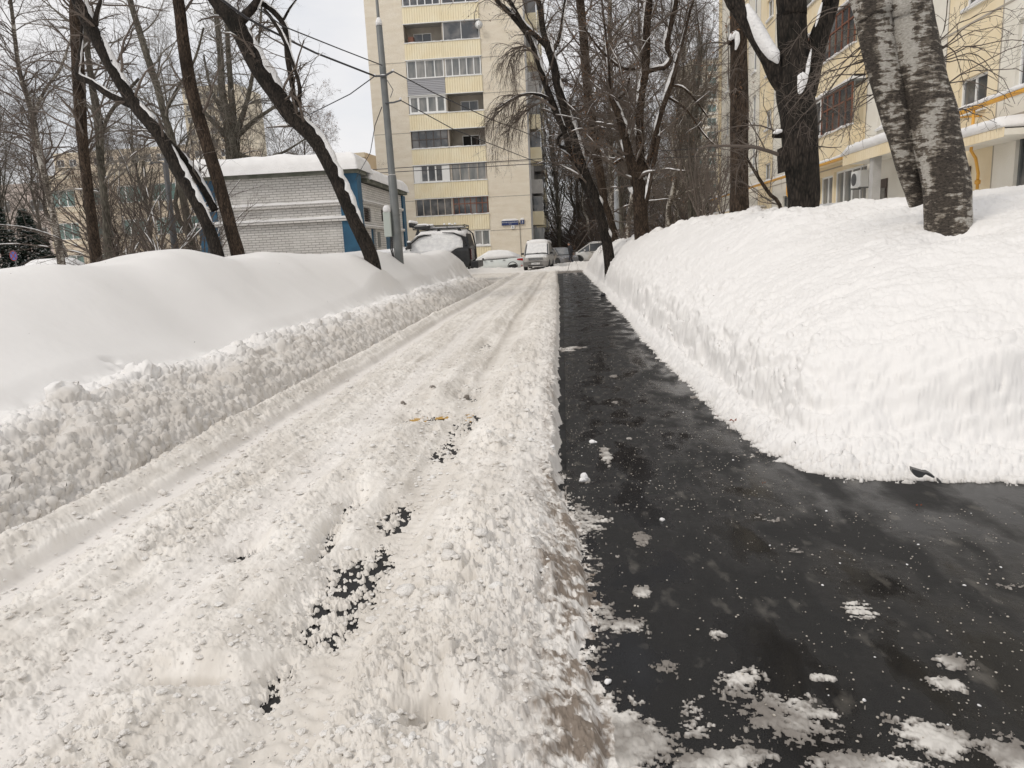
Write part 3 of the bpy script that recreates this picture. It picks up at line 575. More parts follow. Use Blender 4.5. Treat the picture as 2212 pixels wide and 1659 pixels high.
# ------------------------------------------------------------------ nine storey tower with loggias
def tower():
    A = 0; root = empty('apartment_tower', (-2.42, 58, 0), -A, 'tall cream apartment tower with stacked yellow loggias at the end of the road', 'apartment tower')
    W_, Hh, D = 12.85, 27.0, 34.0; U = (-1, 0, 0); Vv = (0, 0, 1); Nn = (0, -1, 0); O = (0, 0, 0)
    z0 = 3.28; dz = 2.645; UL, UM, UR = 9.75, 6.58, 3.52
    holes = [(UR, UL, z0+.0, Hh-1.2)]; mb = MB()
    wallgrid(mb, O, U, Vv, Nn, 0, W_, -1, Hh, holes+[(UR+.02, 4.88, 1.9, z0-.1)], .25)
    # rear, left and roof
    mb.add([(-W_, 0, -1), (-W_, D, -1), (-W_, D, Hh), (-W_, 0, Hh)], [(0, 1, 2, 3)]); mb.add([(0, D, -1), (-W_, D, -1), (-W_, D, Hh), (0, D, Hh)], [(0, 1, 2, 3)])
    mb.add([(0, 0, Hh), (0, D, Hh), (-W_, D, Hh), (-W_, 0, Hh)], [(0, 1, 2, 3)])
    mb.build('facade_wall', M['plaster'], root)
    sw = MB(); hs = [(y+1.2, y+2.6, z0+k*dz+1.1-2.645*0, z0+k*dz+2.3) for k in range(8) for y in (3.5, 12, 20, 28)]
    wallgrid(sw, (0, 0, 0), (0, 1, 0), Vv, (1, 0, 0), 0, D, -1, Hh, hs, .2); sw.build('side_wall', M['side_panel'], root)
    gl = MB()
    for h in hs: gl.add([(-.15, h[0], h[2]), (-.15, h[1], h[2]), (-.15, h[1], h[3]), (-.15, h[0], h[3])], [(0, 1, 2, 3)])
    gl.build('side_panes', M['glass'], root)
    # joints between the panels
    j = MB()
    for k in range(9):
        z = 3.05+k*dz; j.box((-3.45, -.006, z), (-.0, .002, z+.05)); j.box((-W_, -.006, z), (-UL-.05, .002, z+.05)) if k % 2 else None
    j.build('panel_joint', M['joint'], root)
    # right side: a ladder of balconies
    for k in range(9):
        for y in (4, 12, 20, 28):
            b = MB(); zz = z0-dz+k*dz+.2
            b.box((.003, y, zz), (.95, y+3.2, zz+.12)); b.box((.90, y, zz+.12), (.95, y+3.2, zz+1.15)); b.box((.003, y, zz+.12), (.90, y+.05, zz+1.15))
            b.build('side_balcony', M['yellow_cor'] if (k+int(y)) % 3 else M['side_panel'], root)
            if (k*7+int(y)) % 3:
                g = MB(); g.box((.003, y+.02, zz+1.15), (.93, y+3.15, zz+2.4)); g.build('side_glazing', M['glass' if k % 2 else 'glass_l'], root)
    # inside of the loggias
    ins = MB(); by = 1.25
    kk = range(0, 9)
    hole_back = []
    spec = {}   # (k,side) -> style
    spec[(0, 'L')] = ('old', 5); spec[(0, 'R')] = ('darkf', 6); spec[(1, 'L')] = ('pvc3', 3); spec[(1, 'R')] = ('oldc', 4)
    spec[(2, 'L')] = ('dark2', 5); spec[(2, 'R')] = ('open', 0); spec[(3, 'L')] = ('pvcw', 4); spec[(3, 'R')] = ('open', 0)
    spec[(4, 'L')] = ('pvc', 4); spec[(4, 'R')] = ('pvc', 5); spec[(5, 'L')] = ('open', 0); spec[(5, 'R')] = ('thin', 2)
    spec[(6, 'L')] = ('pvc', 5); spec[(6, 'R')] = ('pvc', 3); spec[(7, 'L')] = ('old', 4); spec[(7, 'R')] = ('pvc', 4)
    for k in range(0, 8):
        zf = z0+k*dz
        for sd, (ua, ub) in (('L', (UM, UL)), ('R', (UR, UM))):
            mid = (ua+ub)/2; dk = .3 if sd == 'L' else -.2
            hole_back.append((mid-.75+dk, mid+.75+dk, zf+.95, zf+2.2))
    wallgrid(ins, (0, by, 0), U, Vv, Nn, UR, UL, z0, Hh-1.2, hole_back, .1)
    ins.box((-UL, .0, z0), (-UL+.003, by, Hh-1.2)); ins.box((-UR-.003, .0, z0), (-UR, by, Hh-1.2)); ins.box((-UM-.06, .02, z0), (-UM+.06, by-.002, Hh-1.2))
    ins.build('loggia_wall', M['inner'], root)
    for k in range(0, 9):
        sl = MB(); z = z0+k*dz; sl.box((-UL+.004, .004, z-.02), (-UM-.062, by-.003, z+.12)); sl.box((-UM+.062, .004, z-.02), (-UR-.004, by-.003, z+.12)); sl.build('loggia_floor', M['concrete'], root)
    for i, h in enumerate(hole_back):
        k = i//2; window(root, (0, by, 0), U, Vv, Nn, *h, depth=.08, cols=2, fm='pvc' if i % 3 else 'old_frame', gm='dark' if (k == 2 and i % 2) else 'glass', bar=.06, sill=False)
    # parapets
    for k in range(0, 8):
        zb_ = z0+k*dz-.05; zt = zb_+1.19
        for sd, (ua, ub) in (('L', (UM, UL)), ('R', (UR, UM))):
            if k == 4 and sd == 'L':
                p = MB()
                for q in range(9):
                    zz = zb_+.02+q*.13; p.loft([[(-ub+.03, -.05, zz), (-ub+.03, -.075, zz+.015), (-ub+.03, -.05, zz+.125)], [(-ua-.03, -.05, zz), (-ua-.03, -.075, zz+.015), (-ua-.03, -.05, zz+.125)]])
                pr = p.build('parapet', M['grey_siding'], root); tag(pr, 'grey horizontal siding parapet')
            else:
                p = MB(); n = int((ub-ua)/.1); xs = np.linspace(-ub+.0, -ua, n*2+1)
                vs = []; fs = []
                for q, x in enumerate(xs):
                    y = -.078 if (q//2) % 2 else -.056
                    vs += [(x, y, zb_), (x, y, zt)]
                for q in range(len(xs)-1): fs.append((q*2, q*2+2, q*2+3, q*2+1))
                p.add(vs, fs); p.box((-ub, -.05, zb_), (-ua, -.0, zt-.01)); pr = p.build('parapet', M['yellow_cor'], root)
            cap = MB(); cap.box((-ub-.03, -.11, zt), (-ua+.03, .05, zt+.035)); cap.build('parapet_rail', M['pvc'], pr)
            s = MB(); n = 14; secs = []
            for i in range(n):
                x = -ub+.0+(ub-ua)*i/(n-1); hh = .055*(.5+random.random()); secs.append([(x, -.12, zt+.036), (x, -.115, zt+.036+hh*.7), (x, -.05, zt+.036+hh), (x, .03, zt+.036+hh*.3), (x, .03, zt+.036)])
            s.loft(secs); s.build('rail_snow', M['snow'], pr)
            st, n = spec[(k, sd)]; za, zc = zt+.04, zt+1.42
            if st == 'open': continue
            fm, gm, bar, rows = {'old': ('old_frame', 'glass', .06, 1), 'oldc': ('old_frame', 'glass_l', .07, 1), 'darkf': ('brown', 'glass', .07, 2), 'dark2': ('dark_frame', 'glass', .05, 2), 'pvc3': ('pvc', 'glass', .12, 1),
                                 'pvc': ('pvc', 'glass_l' if k == 4 else 'glass', .085, 1), 'pvcw': ('pvc', 'glass_l', .16, 1), 'thin': ('pvc', 'glass', .05, 1)}[st]
            if st == 'pvc3':
                w_ = MB(); w_.box((-ub+.05, -.04, za), (-ub+.60, .0, zc)); w_.box((-ua-.62, -.04, za), (-ua-.08, .0, zc)); w_.build('white_panel', M['pvc'], root); ua2, ub2 = ua+.62, ub-.60
            else: ua2, ub2 = ua+.05, ub-.05
            window(root, (0, 0, 0), U, Vv, Nn, ua2, ub2, za, zc, depth=.05, cols=n, rows=rows, trans=(.62 if rows == 2 and st == 'darkf' else None), fm=fm, gm=gm, bar=bar, sill=False)
            # things behind the glazing: a few boxes and curtains
    # header snow ledges above openings
    for k in range(1, 9):
        z = z0+k*dz-.115; h = MB(); h.box((-UL-.05, -.13, z), (-UR+.05, .0, z+.05)); h.build('cornice', M['pvc'], root)
    # ground floor window and panel
    window(root, (0, 0, 0), U, Vv, Nn, UR+.02, 4.88, 1.9, z0-.1, depth=.1, cols=2, fm='pvc', gm='glass_l', bar=.09, sill=True, snow=.13)
    pp = MB(); xs = np.linspace(-9.7, -UR, 120)
    vs = []; fs = []
    for q, x in enumerate(xs):
        y = -.04 if (q//2) % 2 else -.015; vs += [(x, y, -1), (x, y, 1.78)]
    for q in range(len(xs)-1): fs.append((q*2, q*2+2, q*2+3, q*2+1))
    pp.add(vs, fs); pp.build('base_panel', M['yellow_cor'], root)
    # satellite dish
    d = MB(); d.lathe((0, 0, 0), [(0.02, .05), (.2, .02), (.30, -.06), (.31, -.07)], 24, 'y'); ds = d.build('satellite_dish', M['pvc'], root, smooth=True, loc=(-UR-.02, -.35, 18.55))
    a = MB(); a.tube([(0, 0, 0), (0, .3, -.05)], .02, 6); a.tube([(0, .02, -.25), (0, -.3, -.05)], .012, 6); a.build('dish_arm', M['grey_metal'], ds)
    # items standing in the open loggias
    def item(name, lab, cat, bx, m):
        q = MB(); q.box((bx[0], bx[1], bx[2]), (bx[3], bx[4], bx[5])); q.box((bx[0]+.03, bx[1]-.012, bx[2]+.05), (bx[3]-.03, bx[1]-.002, bx[5]-.06)); o = q.build(name, m, None, bevel=.02)
        o.location = root.location; o.rotation_euler = root.rotation_euler; o.scale = (.945, 1, .985); tag(o, lab, cat)
    item('cupboard', 'small orange brown cupboard standing in the open loggia below the dish', 'cupboard', (-9.5, .35, z0+5*dz+.12, -9.05, .8, z0+5*dz+1.75), M['brown'])
    item('cardboard_box', 'pale boxes stacked behind the dark glazed loggia on the third balcony row', 'box', (-7.4, .3, z0+2*dz+1.15, -6.9, .75, z0+2*dz+2.0), mat('cardboard', (.42, .31, .2), .9))
    item('cardboard_box', 'cream box behind the lowest left loggia glazing', 'box', (-9.3, .25, z0+.2, -8.8, .7, z0+2.1), mat('cream_box', (.5, .42, .33), .9))
    bt = MB(); bt.lathe((-5.9, .5, z0+5*dz+.13), [(.10, 0), (.22, .2), (.24, .9), (.2, 1.25), (.17, 1.4), (.25, 1.45), (.2, 1.6), (.05, 1.63)], 16); o = bt.build('water_barrel', mat('blue_plastic', (.05, .16, .22), .5), None, smooth=True); o.location = root.location; o.rotation_euler = root.rotation_euler; o.scale = (.945, 1, .985)
    tag(o, 'blue plastic barrel behind the two wide panes next to the dish', 'barrel')
    return root
TW = tower(); TW.scale = (.945, 1, .985)

def text_mesh(s, size, m, parent, loc, rot, name='lettering', ext=.003, sx=1.0):
    cu = bpy.data.curves.new(name, 'FONT'); cu.body = s; cu.size = size; cu.align_x = 'CENTER'; cu.align_y = 'CENTER'; cu.extrude = ext
    o = bpy.data.objects.new(name, cu); C.objects.link(o); dg = bpy.context.evaluated_depsgraph_get(); dg.update()
    me = bpy.data.meshes.new_from_object(o.evaluated_get(dg)); bpy.data.objects.remove(o); me.materials.clear(); me.materials.append(m)
    q = bpy.data.objects.new(name, me); C.objects.link(q); q.parent = parent; q.location = loc; q.rotation_euler = rot; q.scale = (sx, 1, 1); return q
def wall_sign(name, x0, x1, za, zb_, m, txts, lab, cat='sign', snow=True, tm='white'):
    b = MB(); b.box((x0, -.10, za), (x1, -.04, zb_)); o = b.build(name, m, None, bevel=.01); o.location = TW.location; o.rotation_euler = TW.rotation_euler; o.scale = (.945, 1, .985); tag(o, lab, cat)
    for s, size, cx, cz, sx in txts: text_mesh(s, size, M[tm], o, (cx, -.104, cz), (pi/2, 0, 0), sx=sx)
    if snow:
        q = MB(); n = 8; secs = []
        for i in range(n):
            x = x0+(x1-x0)*i/(n-1); hh = .15*(.35 if i in (0, n-1) else 1); secs.append([(x, -.12, zb_), (x, -.12, zb_+hh*.7), (x, -.07, zb_+hh), (x, -.0, zb_+hh*.9), (x, -.0, zb_)])
        q.loft(secs); q.build('snow_cap', M['snow'], o)
    return o
wall_sign('street_name_sign', -2.49, -1.08, 3.42, 3.78, M['signblue'], [('ВЕРХНЯЯ ПЕРВОМАЙСКАЯ', .115, -1.785, 3.64, .88), ('УЛИЦА', .075, -1.785, 3.51, 1)], 'long dark blue street name sign with snow on top, on the tower wall')
wall_sign('house_number_sign', -.90, -.58, 3.46, 3.80, M['signblue'], [('3', .30, -.74, 3.63, 1)], 'small square dark blue sign with the number 3 on the tower wall')
wall_sign('letter_sign', -1.70, -1.42, 3.12, 3.40, M['white'], [('E', .26, -1.56, 3.26, 1)], 'small white square plate with a black letter E under the blue street sign', snow=False, tm='black')
cb = MB(); cb.tube([(-.97, -.05, 3.5), (-.96, -.05, 2), (-.93, -.05, -.5)], .018, 6); cb.lathe((-.985, -.07, 3.52), [(.05, -.06), (.06, -.04), (.06, .04), (.05, .06)], 10)
o = cb.build('conduit', M['wire'], None); o.location = TW.location; o.rotation_euler = TW.rotation_euler; o.scale = (.945, 1, .985); tag(o, 'thin dark conduit running down the tower wall from the street signs', 'conduit')

# ------------------------------------------------------------------ brick substation with snow roof
def substation():
    x0, x1, y0, y1 = -12.25, -6.78, 24.0, 31.2; zt = 4.15
    root = empty('substation', (-9.5, y0, 0), 0, 'low white brick substation with blue corners under thick roof snow', 'brick building')
    off = np.array([-9.5, y0, 0]); mb = MB()
    L_ = lambda x, y, z: (x-off[0], y-off[1], z)
    # front wall and side wall with openings
    wallgrid(mb, L_(x0, y0, 0), (1, 0, 0), (0, 0, 1), (0, -1, 0), 0, x1-x0, -.5, zt, [])
    sh = [(y-y0, y-y0+w, a, b) for y, w, a, b in ((24.75, .9, 2.62, 3.10), (27.15, 1.0, 2.72, 3.14), (25.9-.4, .6, 1.0, 2.4), (27.6, 1.15, .3, 2.36))]
    wallgrid(mb, L_(x1, y0, 0), (0, 1, 0), (0, 0, 1), (1, 0, 0), .0, y1-y0, -.5, zt-.25, sh, .14)
    mb.add([L_(x0, y0, -.5), L_(x0, y1, -.5), L_(x0, y1, zt), L_(x0, y0, zt)], [(0, 1, 2, 3)]); mb.add([L_(x0, y1, -.5), L_(x1, y1, -.5), L_(x1, y1, zt), L_(x0, y1, zt)], [(0, 1, 2, 3)])
    mb.build('brick_wall', M['brick'], root)
    for nm, h, m in (('louvre', sh[0], 'dark_frame'), ('louvre', sh[1], 'dark_frame')):
        q = MB(); n = 6
        for i in range(n):
            z = h[2]+(h[3]-h[2])*(i+.5)/n; q.obox((x1-off[0]-.1, h[0]+.02, z-.02), (.07, 0, -.04), (0, h[1]-h[0]-.04, 0), (0, 0, .018))
        q.obox((x1-off[0]-.12, h[0], h[2]), (.01, 0, 0), (0, h[1]-h[0], 0), (0, 0, h[3]-h[2])); q.build(nm, M[m], root)
    for h in sh[2:]:
        q = MB(); q.obox((x1-off[0]-.12, h[0]+.01, h[2]), (.04, 0, 0), (0, (h[1]-h[0])/2-.02, 0), (0, 0, h[3]-h[2]-.01)); q.obox((x1-off[0]-.12, (h[0]+h[1])/2+.01, h[2]), (.04, 0, 0), (0, (h[1]-h[0])/2-.02, 0), (0, 0, h[3]-h[2]-.01))
        q.build('blue_door', M['blue'], root, bevel=.008)
    # blue corner piers
    for (a, b, c, d, zz) in ((x0-.06, x0+.62, y0-.07, y0+.5, zt), (x1-.55, x1+.07, y0-.07, y0+.45, zt), (x1-.3, x1+.07, y1-.45, y1+.05, zt-.25)):
        q = MB(); q.box(L_(a, c, -.5), L_(b, d, zz)); q.build('corner_pier', M['blue'], root)
    # ledges on the front
    for z in (3.24, 2.72):
        xa, xb = (x0-.2, x1-.42) if z > 3 else (x0-.2, x1-.28)
        q = MB(); q.box(L_(xa, y0-.14, z-.09), L_(xb, y0+.0, z)); lg = q.build('ledge', M['brick'], root)
        s = MB(); n = 30; secs = []
        for i in range(n):
            x = xa+(xb-xa)*i/(n-1); hh = .085*(.8+.35*random.random()); secs.append([L_(x, y0-.16, z), L_(x, y0-.155, z+hh*.7), L_(x, y0-.08, z+hh), L_(x, y0+.0, z+hh*1.1), L_(x, y0+.0, z)])
        s.loft(secs); s.build('ledge_snow', M['snow'], lg)
    for zz in (3.3, 2.46):
        q = MB(); q.obox((x1-off[0], .5, zz-.05), (.09, 0, 0), (0, 6.2, 0), (0, 0, .05)); lg = q.build('ledge', M['brick'], root); s = MB(); s.obox((x1-off[0], .5, zz), (.10, 0, 0), (0, 6.2, 0), (0, 0, .05)); s.build('ledge_snow', M['snow'], lg, bevel=.02)
    # roof slab and overhang
    q = MB(); q.box(L_(x0-.15, y0-.18, zt), L_(x1+.16, y0+.9, zt+.12)); q.box(L_(x0-.15, y0+.902, zt-.2), L_(x1+.16, y1+.12, zt-.08)); rf = q.build('roof', M['roof_edge'], root)
    # roof snow as a rounded slab
    def slab(xa, xb, ya, yb, zb_, th_, nx, ny):
        us = np.linspace(0, 1, nx); vs = np.linspace(0, 1, ny); X, Y = np.meshgrid(xa+(xb-xa)*us, ya+(yb-ya)*vs, indexing='ij')
        ex = np.minimum(X-xa, xb-X); ey = np.minimum(Y-ya, yb-Y); e = np.minimum(ex, ey); h = th_*(1-np.clip(1-e/.42, 0, 1)**2.4)**.5
        bul = .05*np.clip(1-np.abs(h/th_-.5)*2, 0, 1)
        Z = zb_+h+.06*fbm(X, Y, 1.1, 3, 5)*np.clip(e/.3, 0, 1)
        V = np.stack([X-off[0], Y-off[1], Z], -1).reshape(-1, 3); idx = np.arange(nx*ny).reshape(nx, ny); Q = np.stack([idx[:-1, :-1], idx[1:, :-1], idx[1:, 1:], idx[:-1, 1:]], -1).reshape(-1, 4)
        return V, Q
    V, Q = slab(x0-.27, x1+.22, y0-.36, y0+1.5, zt+.10, .60, 120, 60); mesh_np('roof_snow', V, Q, M['snow'], rf, smooth=True)
    V, Q = slab(x0-.27, x1+.24, y0+1.2, y1+.25, zt-.10, .50, 120, 90); mesh_np('roof_snow', V, Q, M['snow'], rf, smooth=True)
    root.location = (-14.25, 36.0, -.70); root.scale = (1.5, 1.5, 1.5)
    q = MB(); q.obox((x1-off[0]+.002, 2.35, 1.75), (.02, 0, 0), (0, .35, 0), (0, 0, .55)); q.build('plaque', M['grey_metal'], root, bevel=.005)
substation()

# ------------------------------------------------------------------ long yellow and white block on the right
def yellow_block():
    X = 11.0; Hh = 24.0; y0, y1 = 8.0, 52.0
    root = empty('apartment_block', (X, y0, 0), 0, 'long yellow and white panel apartment block behind the right snow bank', 'apartment block')
    O = (0, -y0, 0); U = (0, 1, 0); Vv = (0, 0, 1); Nn = (-1, 0, 0)
    holes = []
    F = lambda z: [z+2.7*k for k in range(6)]
    for z in F(4.46): holes.append((20.15, 21.5, z, z+.92))
    for z in F(4.62): holes.append((17.4, 19.0, z, z+1.6))
    for z in F(4.62): holes.append((13.4, 14.9, z, z+1.4))
    holes.append((17.2, 18.75, 2.0, 3.75))
    for z in F(4.9): holes.append((25.6, 26.6, z, z+1.3))
    for z in F(4.32): holes.append((39.55, 40.7, z, z+1.0))
    for z in F(5.1): holes.append((42.65, 43.5, z, z+1.5))
    for z in F(5.4): holes.append((49.3, 50.2, z, z+1.45))
    for z in F(5.0): holes.append((36.2, 37.2, z, z+1.2))
    for z in F(4.6): holes.append((46.2, 47.2, z, z+1.1))
    holes += [(22.9, 24.0, 2.2, 3.6), (27.35, 30.5, 2.2, 3.88), (30.65, 32.1, 2.2, 3.8), (36.0, 37.3, 2.3, 3.4)]
    for z in (5.36, 8.12, 10.85, 13.6, 16.3): holes.append((27.9, 34.0, z, z+1.5))
    bands = [19.66, 22.26, 27.62, 33.6, 39.14, 41.9, 44.4, 47.8, 51.4]
    def col(u, v):
        if v < 2.2: return 0
        k = sum(b < u for b in bands); return [0, 1, 0, 1, 0, 1, 0, 1, 0, 1][k]
    mb = MB(); wallgrid(mb, O, U, Vv, Nn, y0, y1, 0, Hh, holes, .16, mif=(bands, col))
    mb.add([(0, y1-y0, 0), (14, y1-y0, 0), (14, y1-y0, Hh), (0, y1-y0, Hh)], [(0, 1, 2, 3)], 1); mb.add([(0, 0, 0), (14, 0, 0), (14, 0, Hh), (0, 0, Hh)], [(0, 3, 2, 1)], 0); mb.add([(0, 0, Hh), (14, 0, Hh), (14, y1-y0, Hh), (0, y1-y0, Hh)], [(0, 1, 2, 3)], 0)
    mb.build('facade_wall', [M['white_wall'], M['yellow_wall']], root)
    j = MB()
    for k in range(7):
        z = 4.02+2.7*k; j.box((-.012, .2, z), (.002, y1-y0-.1, z+.05))
    for b in bands: j.box((-.008, b-y0-.02, 0), (.002, b-y0+.02, Hh-.2))
    j.build('panel_joint', M['joint'], root)
    st = MB(); st.box((-.10, 51.42-y0, 3.0), (-.013, 51.98-y0, Hh)); st.build('corner_strip', M['yellow_wall'], root)
    for i, h in enumerate(holes):
        if h[0] == 27.9: continue
        gm = 'glass_l' if h[0] in (27.35, 30.65) else 'glass'; cols = {27.35: 4, 30.65: 2, 17.2: 1, 17.4: 2}.get(h[0], 2)
        window(root, O, U, Vv, Nn, *h, depth=.14, cols=cols, fm='grey_metal' if h[0] in (17.2, 36.0) else 'pvc', gm=gm, bar=.07, sill=h[3] > 4, snow=.10)
    # projecting balconies
    for i, z in enumerate((5.30, 8.06, 10.79, 13.54, 16.24)):
        ya, yb = 27.75-y0, 34.1-y0; pz = z-1.12; px = -.42
        b = MB(); b.box((px, ya, pz), (-.015, yb, pz+.14)); b.box((px, ya, pz+.14), (px+.06, yb, z)); b.box((px+.06, ya, pz+.14), (-.015, ya+.06, z)); b.box((px+.06, yb-.06, pz+.14), (-.015, yb, z))
        for q in range(5): b.box((px-.012, ya+.3+q*1.35, pz+.04), (px-.001, ya+.33+q*1.35, z-.02))
        bo = b.build('balcony', M['yellow_wall'], root)
        OO = (px, -y0, 0); split = 31.0
        window(bo, OO, U, Vv, Nn, 27.9, split, z+.05, z+1.5, depth=.05, cols=5, rows=2, trans=.62, fm='brown', gm='glass', bar=.055, sill=False)
        window(bo, OO, U, Vv, Nn, split+.04, 33.95, z+.05, z+1.5, depth=.05, cols=(2 if i != 1 else 5), rows=(1 if i != 1 else 2), fm=('pvc' if i != 1 else 'brown'), gm='glass', bar=.08 if i != 1 else .055, sill=False)
        s = MB(); s.box((px+.02, ya+.02, z+1.5), (-.016, yb-.02, z+1.56)); s.box((px+.03, ya+.02, z), (px+.05, ya+.06, z+1.5)); s.build('balcony_roof', M['grey_metal'], bo)
        for zz, hh in ((z-.005, .10), (z+1.56, .13)):
            s = MB(); n = 26; secs = []
            for q in range(n):
                y = ya+(yb-ya)*q/(n-1); h1 = hh*(.6+.7*random.random()); secs.append([(px-.08, y, zz), (px-.09, y, zz+h1*.6), (px+.0, y, zz+h1), (px+.05 if zz < z+1 else -.02, y, zz+h1*.9), (px+.05 if zz < z+1 else -.02, y, zz)])
            s.loft(secs); s.build('balcony_snow', M['snow'], bo)
    # entrance canopies
    def canopy(ya, yb, z, dx, snow_h, lab, fh=.30):
        r = empty('entrance_canopy', (X, ya, z), 0, lab, 'canopy'); b = MB(); b.box((-dx, 0, .0), (-.02, yb-ya, fh-.03)); b.build('slab', M['white_wall'], r)
        p = MB(); n = int((yb-ya)/.16)
        for i in range(n): p.box((-dx-.03, i*(yb-ya)/n, -.04), (-dx-.003, (i+1)*(yb-ya)/n-.012, fh))
        p.build('fascia', M['yellow_wall'], r)
        s = MB(); n = 24; secs = []
        for i in range(n):
            t = i/(n-1); y = t*(yb-ya); e = min(1, min(t, 1-t)*9+.25); h = snow_h*e*(.93+.12*random.random()); secs.append([(-dx-.05, y, fh+.004), (-dx-.12, y, fh+h*.5), (-dx+.0, y, fh+h*.92), (-dx*.5, y, fh+h*1.05), (-.03, y, fh+h*1.1), (-.03, y, fh+.004)])
        s.loft(secs); s.build('snow_cap', M['snow'], r, smooth=True); return r
    canopy(17.5, 20.6, 3.44, 1.0, .28, 'right entrance canopy with yellow slats behind the birch trunk, thick snow on top', .17)
    canopy(22.4, 26.9, 3.82, 1.0, .34, 'left entrance canopy above the air conditioner, rounded snow on top')
    canopy(40.0, 50.0, 2.75, 1.2, .15, 'long low canopy near the far corner of the yellow block under the pipe')
    col_ = MB(); col_.box((-.95, 24.5-y0, 0), (-.7, 24.8-y0, 3.9)); col_.build('canopy_post', M['concrete'], root)
    # doors
    for (a, b, c) in ((20.6, 21.6, 3.05), (25.6, 26.6, 3.2)):
        d = MB(); d.box((-.05, a-y0, .5), (-.012, b-y0, c)); dd = d.build('entrance_door', M['dark_frame'], root, bevel=.01); f = MB(); f.box((-.07, a-y0+.06, 2.2), (-.052, b-y0-.06, 2.9)); f.build('door_pane', M['glass'], dd)
    # air conditioner
    r = empty('air_conditioner', (X-.02, 27.0, 3.05), 0, 'white outdoor air conditioner unit under the left entrance canopy', 'air conditioner')
    b = MB(); b.box((-.34, 0, 0), (-.04, .85, .58)); b.build('casing', M['pvc'], r, bevel=.02)
    f = MB(); f.lathe((-.345, .55, .29), [(.22, 0), (.22, -.012), (.18, -.014), (.05, -.018)], 20, 'x'); f.build('fan_grille', M['lamp_dark'], r)
    f = MB(); f.box((-.36, .05, -.05), (-.0, .09, -.005)); f.box((-.36, .76, -.05), (-.0, .80, -.005)); f.build('bracket', M['grey_metal'], r)
    # yellow gas pipe with snow
    r = empty('gas_pipe', (X, 18, 4.3), 0, 'yellow gas pipe with snow on it running along the yellow block', 'pipe')
    pts = [(-.55, -7, .18), (-.55, .5, .10), (-.55, 3.6, .06), (-.55, 9, -.1), (-.58, 15, -.13), (-.58, 22, -.12), (-.55, 34.5, -.10)]
    P_ = [np.array(p) for p in pts]; b = MB(); b.tube(P_, .062, 10); b.build('pipe_run', M['pipe'], r, smooth=True)
    for (ya, zlow) in ((1.65, -1.9), (16.8, -1.6), (27, -1.2)):
        b = MB(); b.tube([(-.55, ya, 0.05), (-.55, ya, -.95), (-.45, ya-.05, -1.15), (-.2, ya+.25 if ya < 2 else ya, -1.5), (-.2, ya+.25 if ya < 2 else ya, zlow)], .038, 8); b.lathe((-.2, ya+.25 if ya < 2 else ya, -1.72), [(.04, -.06), (.07, -.04), (.07, .04), (.04, .06)], 10); b.build('drop_pipe', M['pipe'], r, smooth=True)
    b = MB()
    for y in (-4, -1, 2.3, 6, 10, 14, 18, 22, 26, 30): b.box((-.55, y-.02, -.05), (-.0, y+.02, -.01))
    b.build('pipe_bracket', M['pipe'], r)
    s = MB(); n = 120; secs = []
    for i in range(n):
        y = -7+41.5*i/(n-1); zc = np.interp(y, [p[1] for p in pts], [p[2] for p in pts]); h = .085*(.75+.5*random.random()); secs.append([(-.62, y, zc+.035), (-.63, y, zc+.05+h*.5), (-.56, y, zc+.06+h), (-.47, y, zc+.05+h*.6), (-.47, y, zc+.035)])
    s.loft(secs); s.build('pipe_snow', M['snow'], r, smooth=True)
    # canopied low wall under the far windows
yellow_block()

# ------------------------------------------------------------------ far blocks
def far_block(name, p, rz, W_, Hh, nx, nz, wm, fm, gm, lab, cat, win=(.62, .5), sill0=1.0, strip=None, dep=14):
    root = empty(name, p, rz, lab, cat); U = (1, 0, 0); Vv = (0, 0, 1); Nn = (0, -1, 0); holes = []; du = W_/nx; dz = (Hh-sill0)/nz
    for i in range(nx):
        for k in range(nz): holes.append((i*du+du*(1-win[0])/2, i*du+du*(1+win[0])/2, sill0+k*dz+.1, sill0+k*dz+.1+dz*win[1]))
    mb = MB(); wallgrid(mb, (0, 0, 0), U, Vv, Nn, 0, W_, -2, Hh, holes, .2)
    mb.box((0.01, .25, -2), (W_-.01, dep, Hh-.01)); mb.build('facade_wall', wm, root)
    if len(holes) <= 100:
        for h in holes: window(root, (0, 0, 0), U, Vv, Nn, *h, depth=.15, cols=3 if win[0] > .7 else 2, fm=fm, gm=gm, bar=.10, sill=False)
    else:
        f = MB(); g = MB()
        for h in holes:
            a, b, c, d = h; f.box((a, .10, c), (b, .14, c+.12)); f.box((a, .10, d-.12), (b, .14, d)); f.box((a, .10, c+.12), (a+.1, .14, d-.12)); f.box((b-.1, .10, c+.12), (b, .14, d-.12)); f.box(((a+b)/2-.06, .10, c+.12), ((a+b)/2+.06, .14, d-.12)); g.add([(a, .16, c), (b, .16, c), (b, .16, d), (a, .16, d)], [(0, 1, 2, 3)])
        fo = f.build('window_frames', M[fm], root); tag(fo, kind='stuff'); go = g.build('window_panes', M[gm], root); tag(go, kind='stuff')
    if strip:
        s = MB()
        for k in range(nz+1): s.box((0, -.12, sill0+k*dz-.42), (W_, -.0, sill0+k*dz-.05))
        s.build('floor_band', strip, root)
    return root
M['beige'] = mat('beige_wall', (.56, .47, .36), .9, noise=(.4, 5), col2=(.64, .55, .43)); M['pink'] = mat('pale_pink_wall', (.50, .42, .38), .9, noise=(.4, 5), col2=(.56, .48, .43)); M['cream'] = mat('cream_wall', (.62, .55, .42), .9, noise=(.3, 4), col2=(.68, .60, .47))
M['green_glass'] = mat('greenish_glass', (.12, .20, .18), .15, spec=.8)
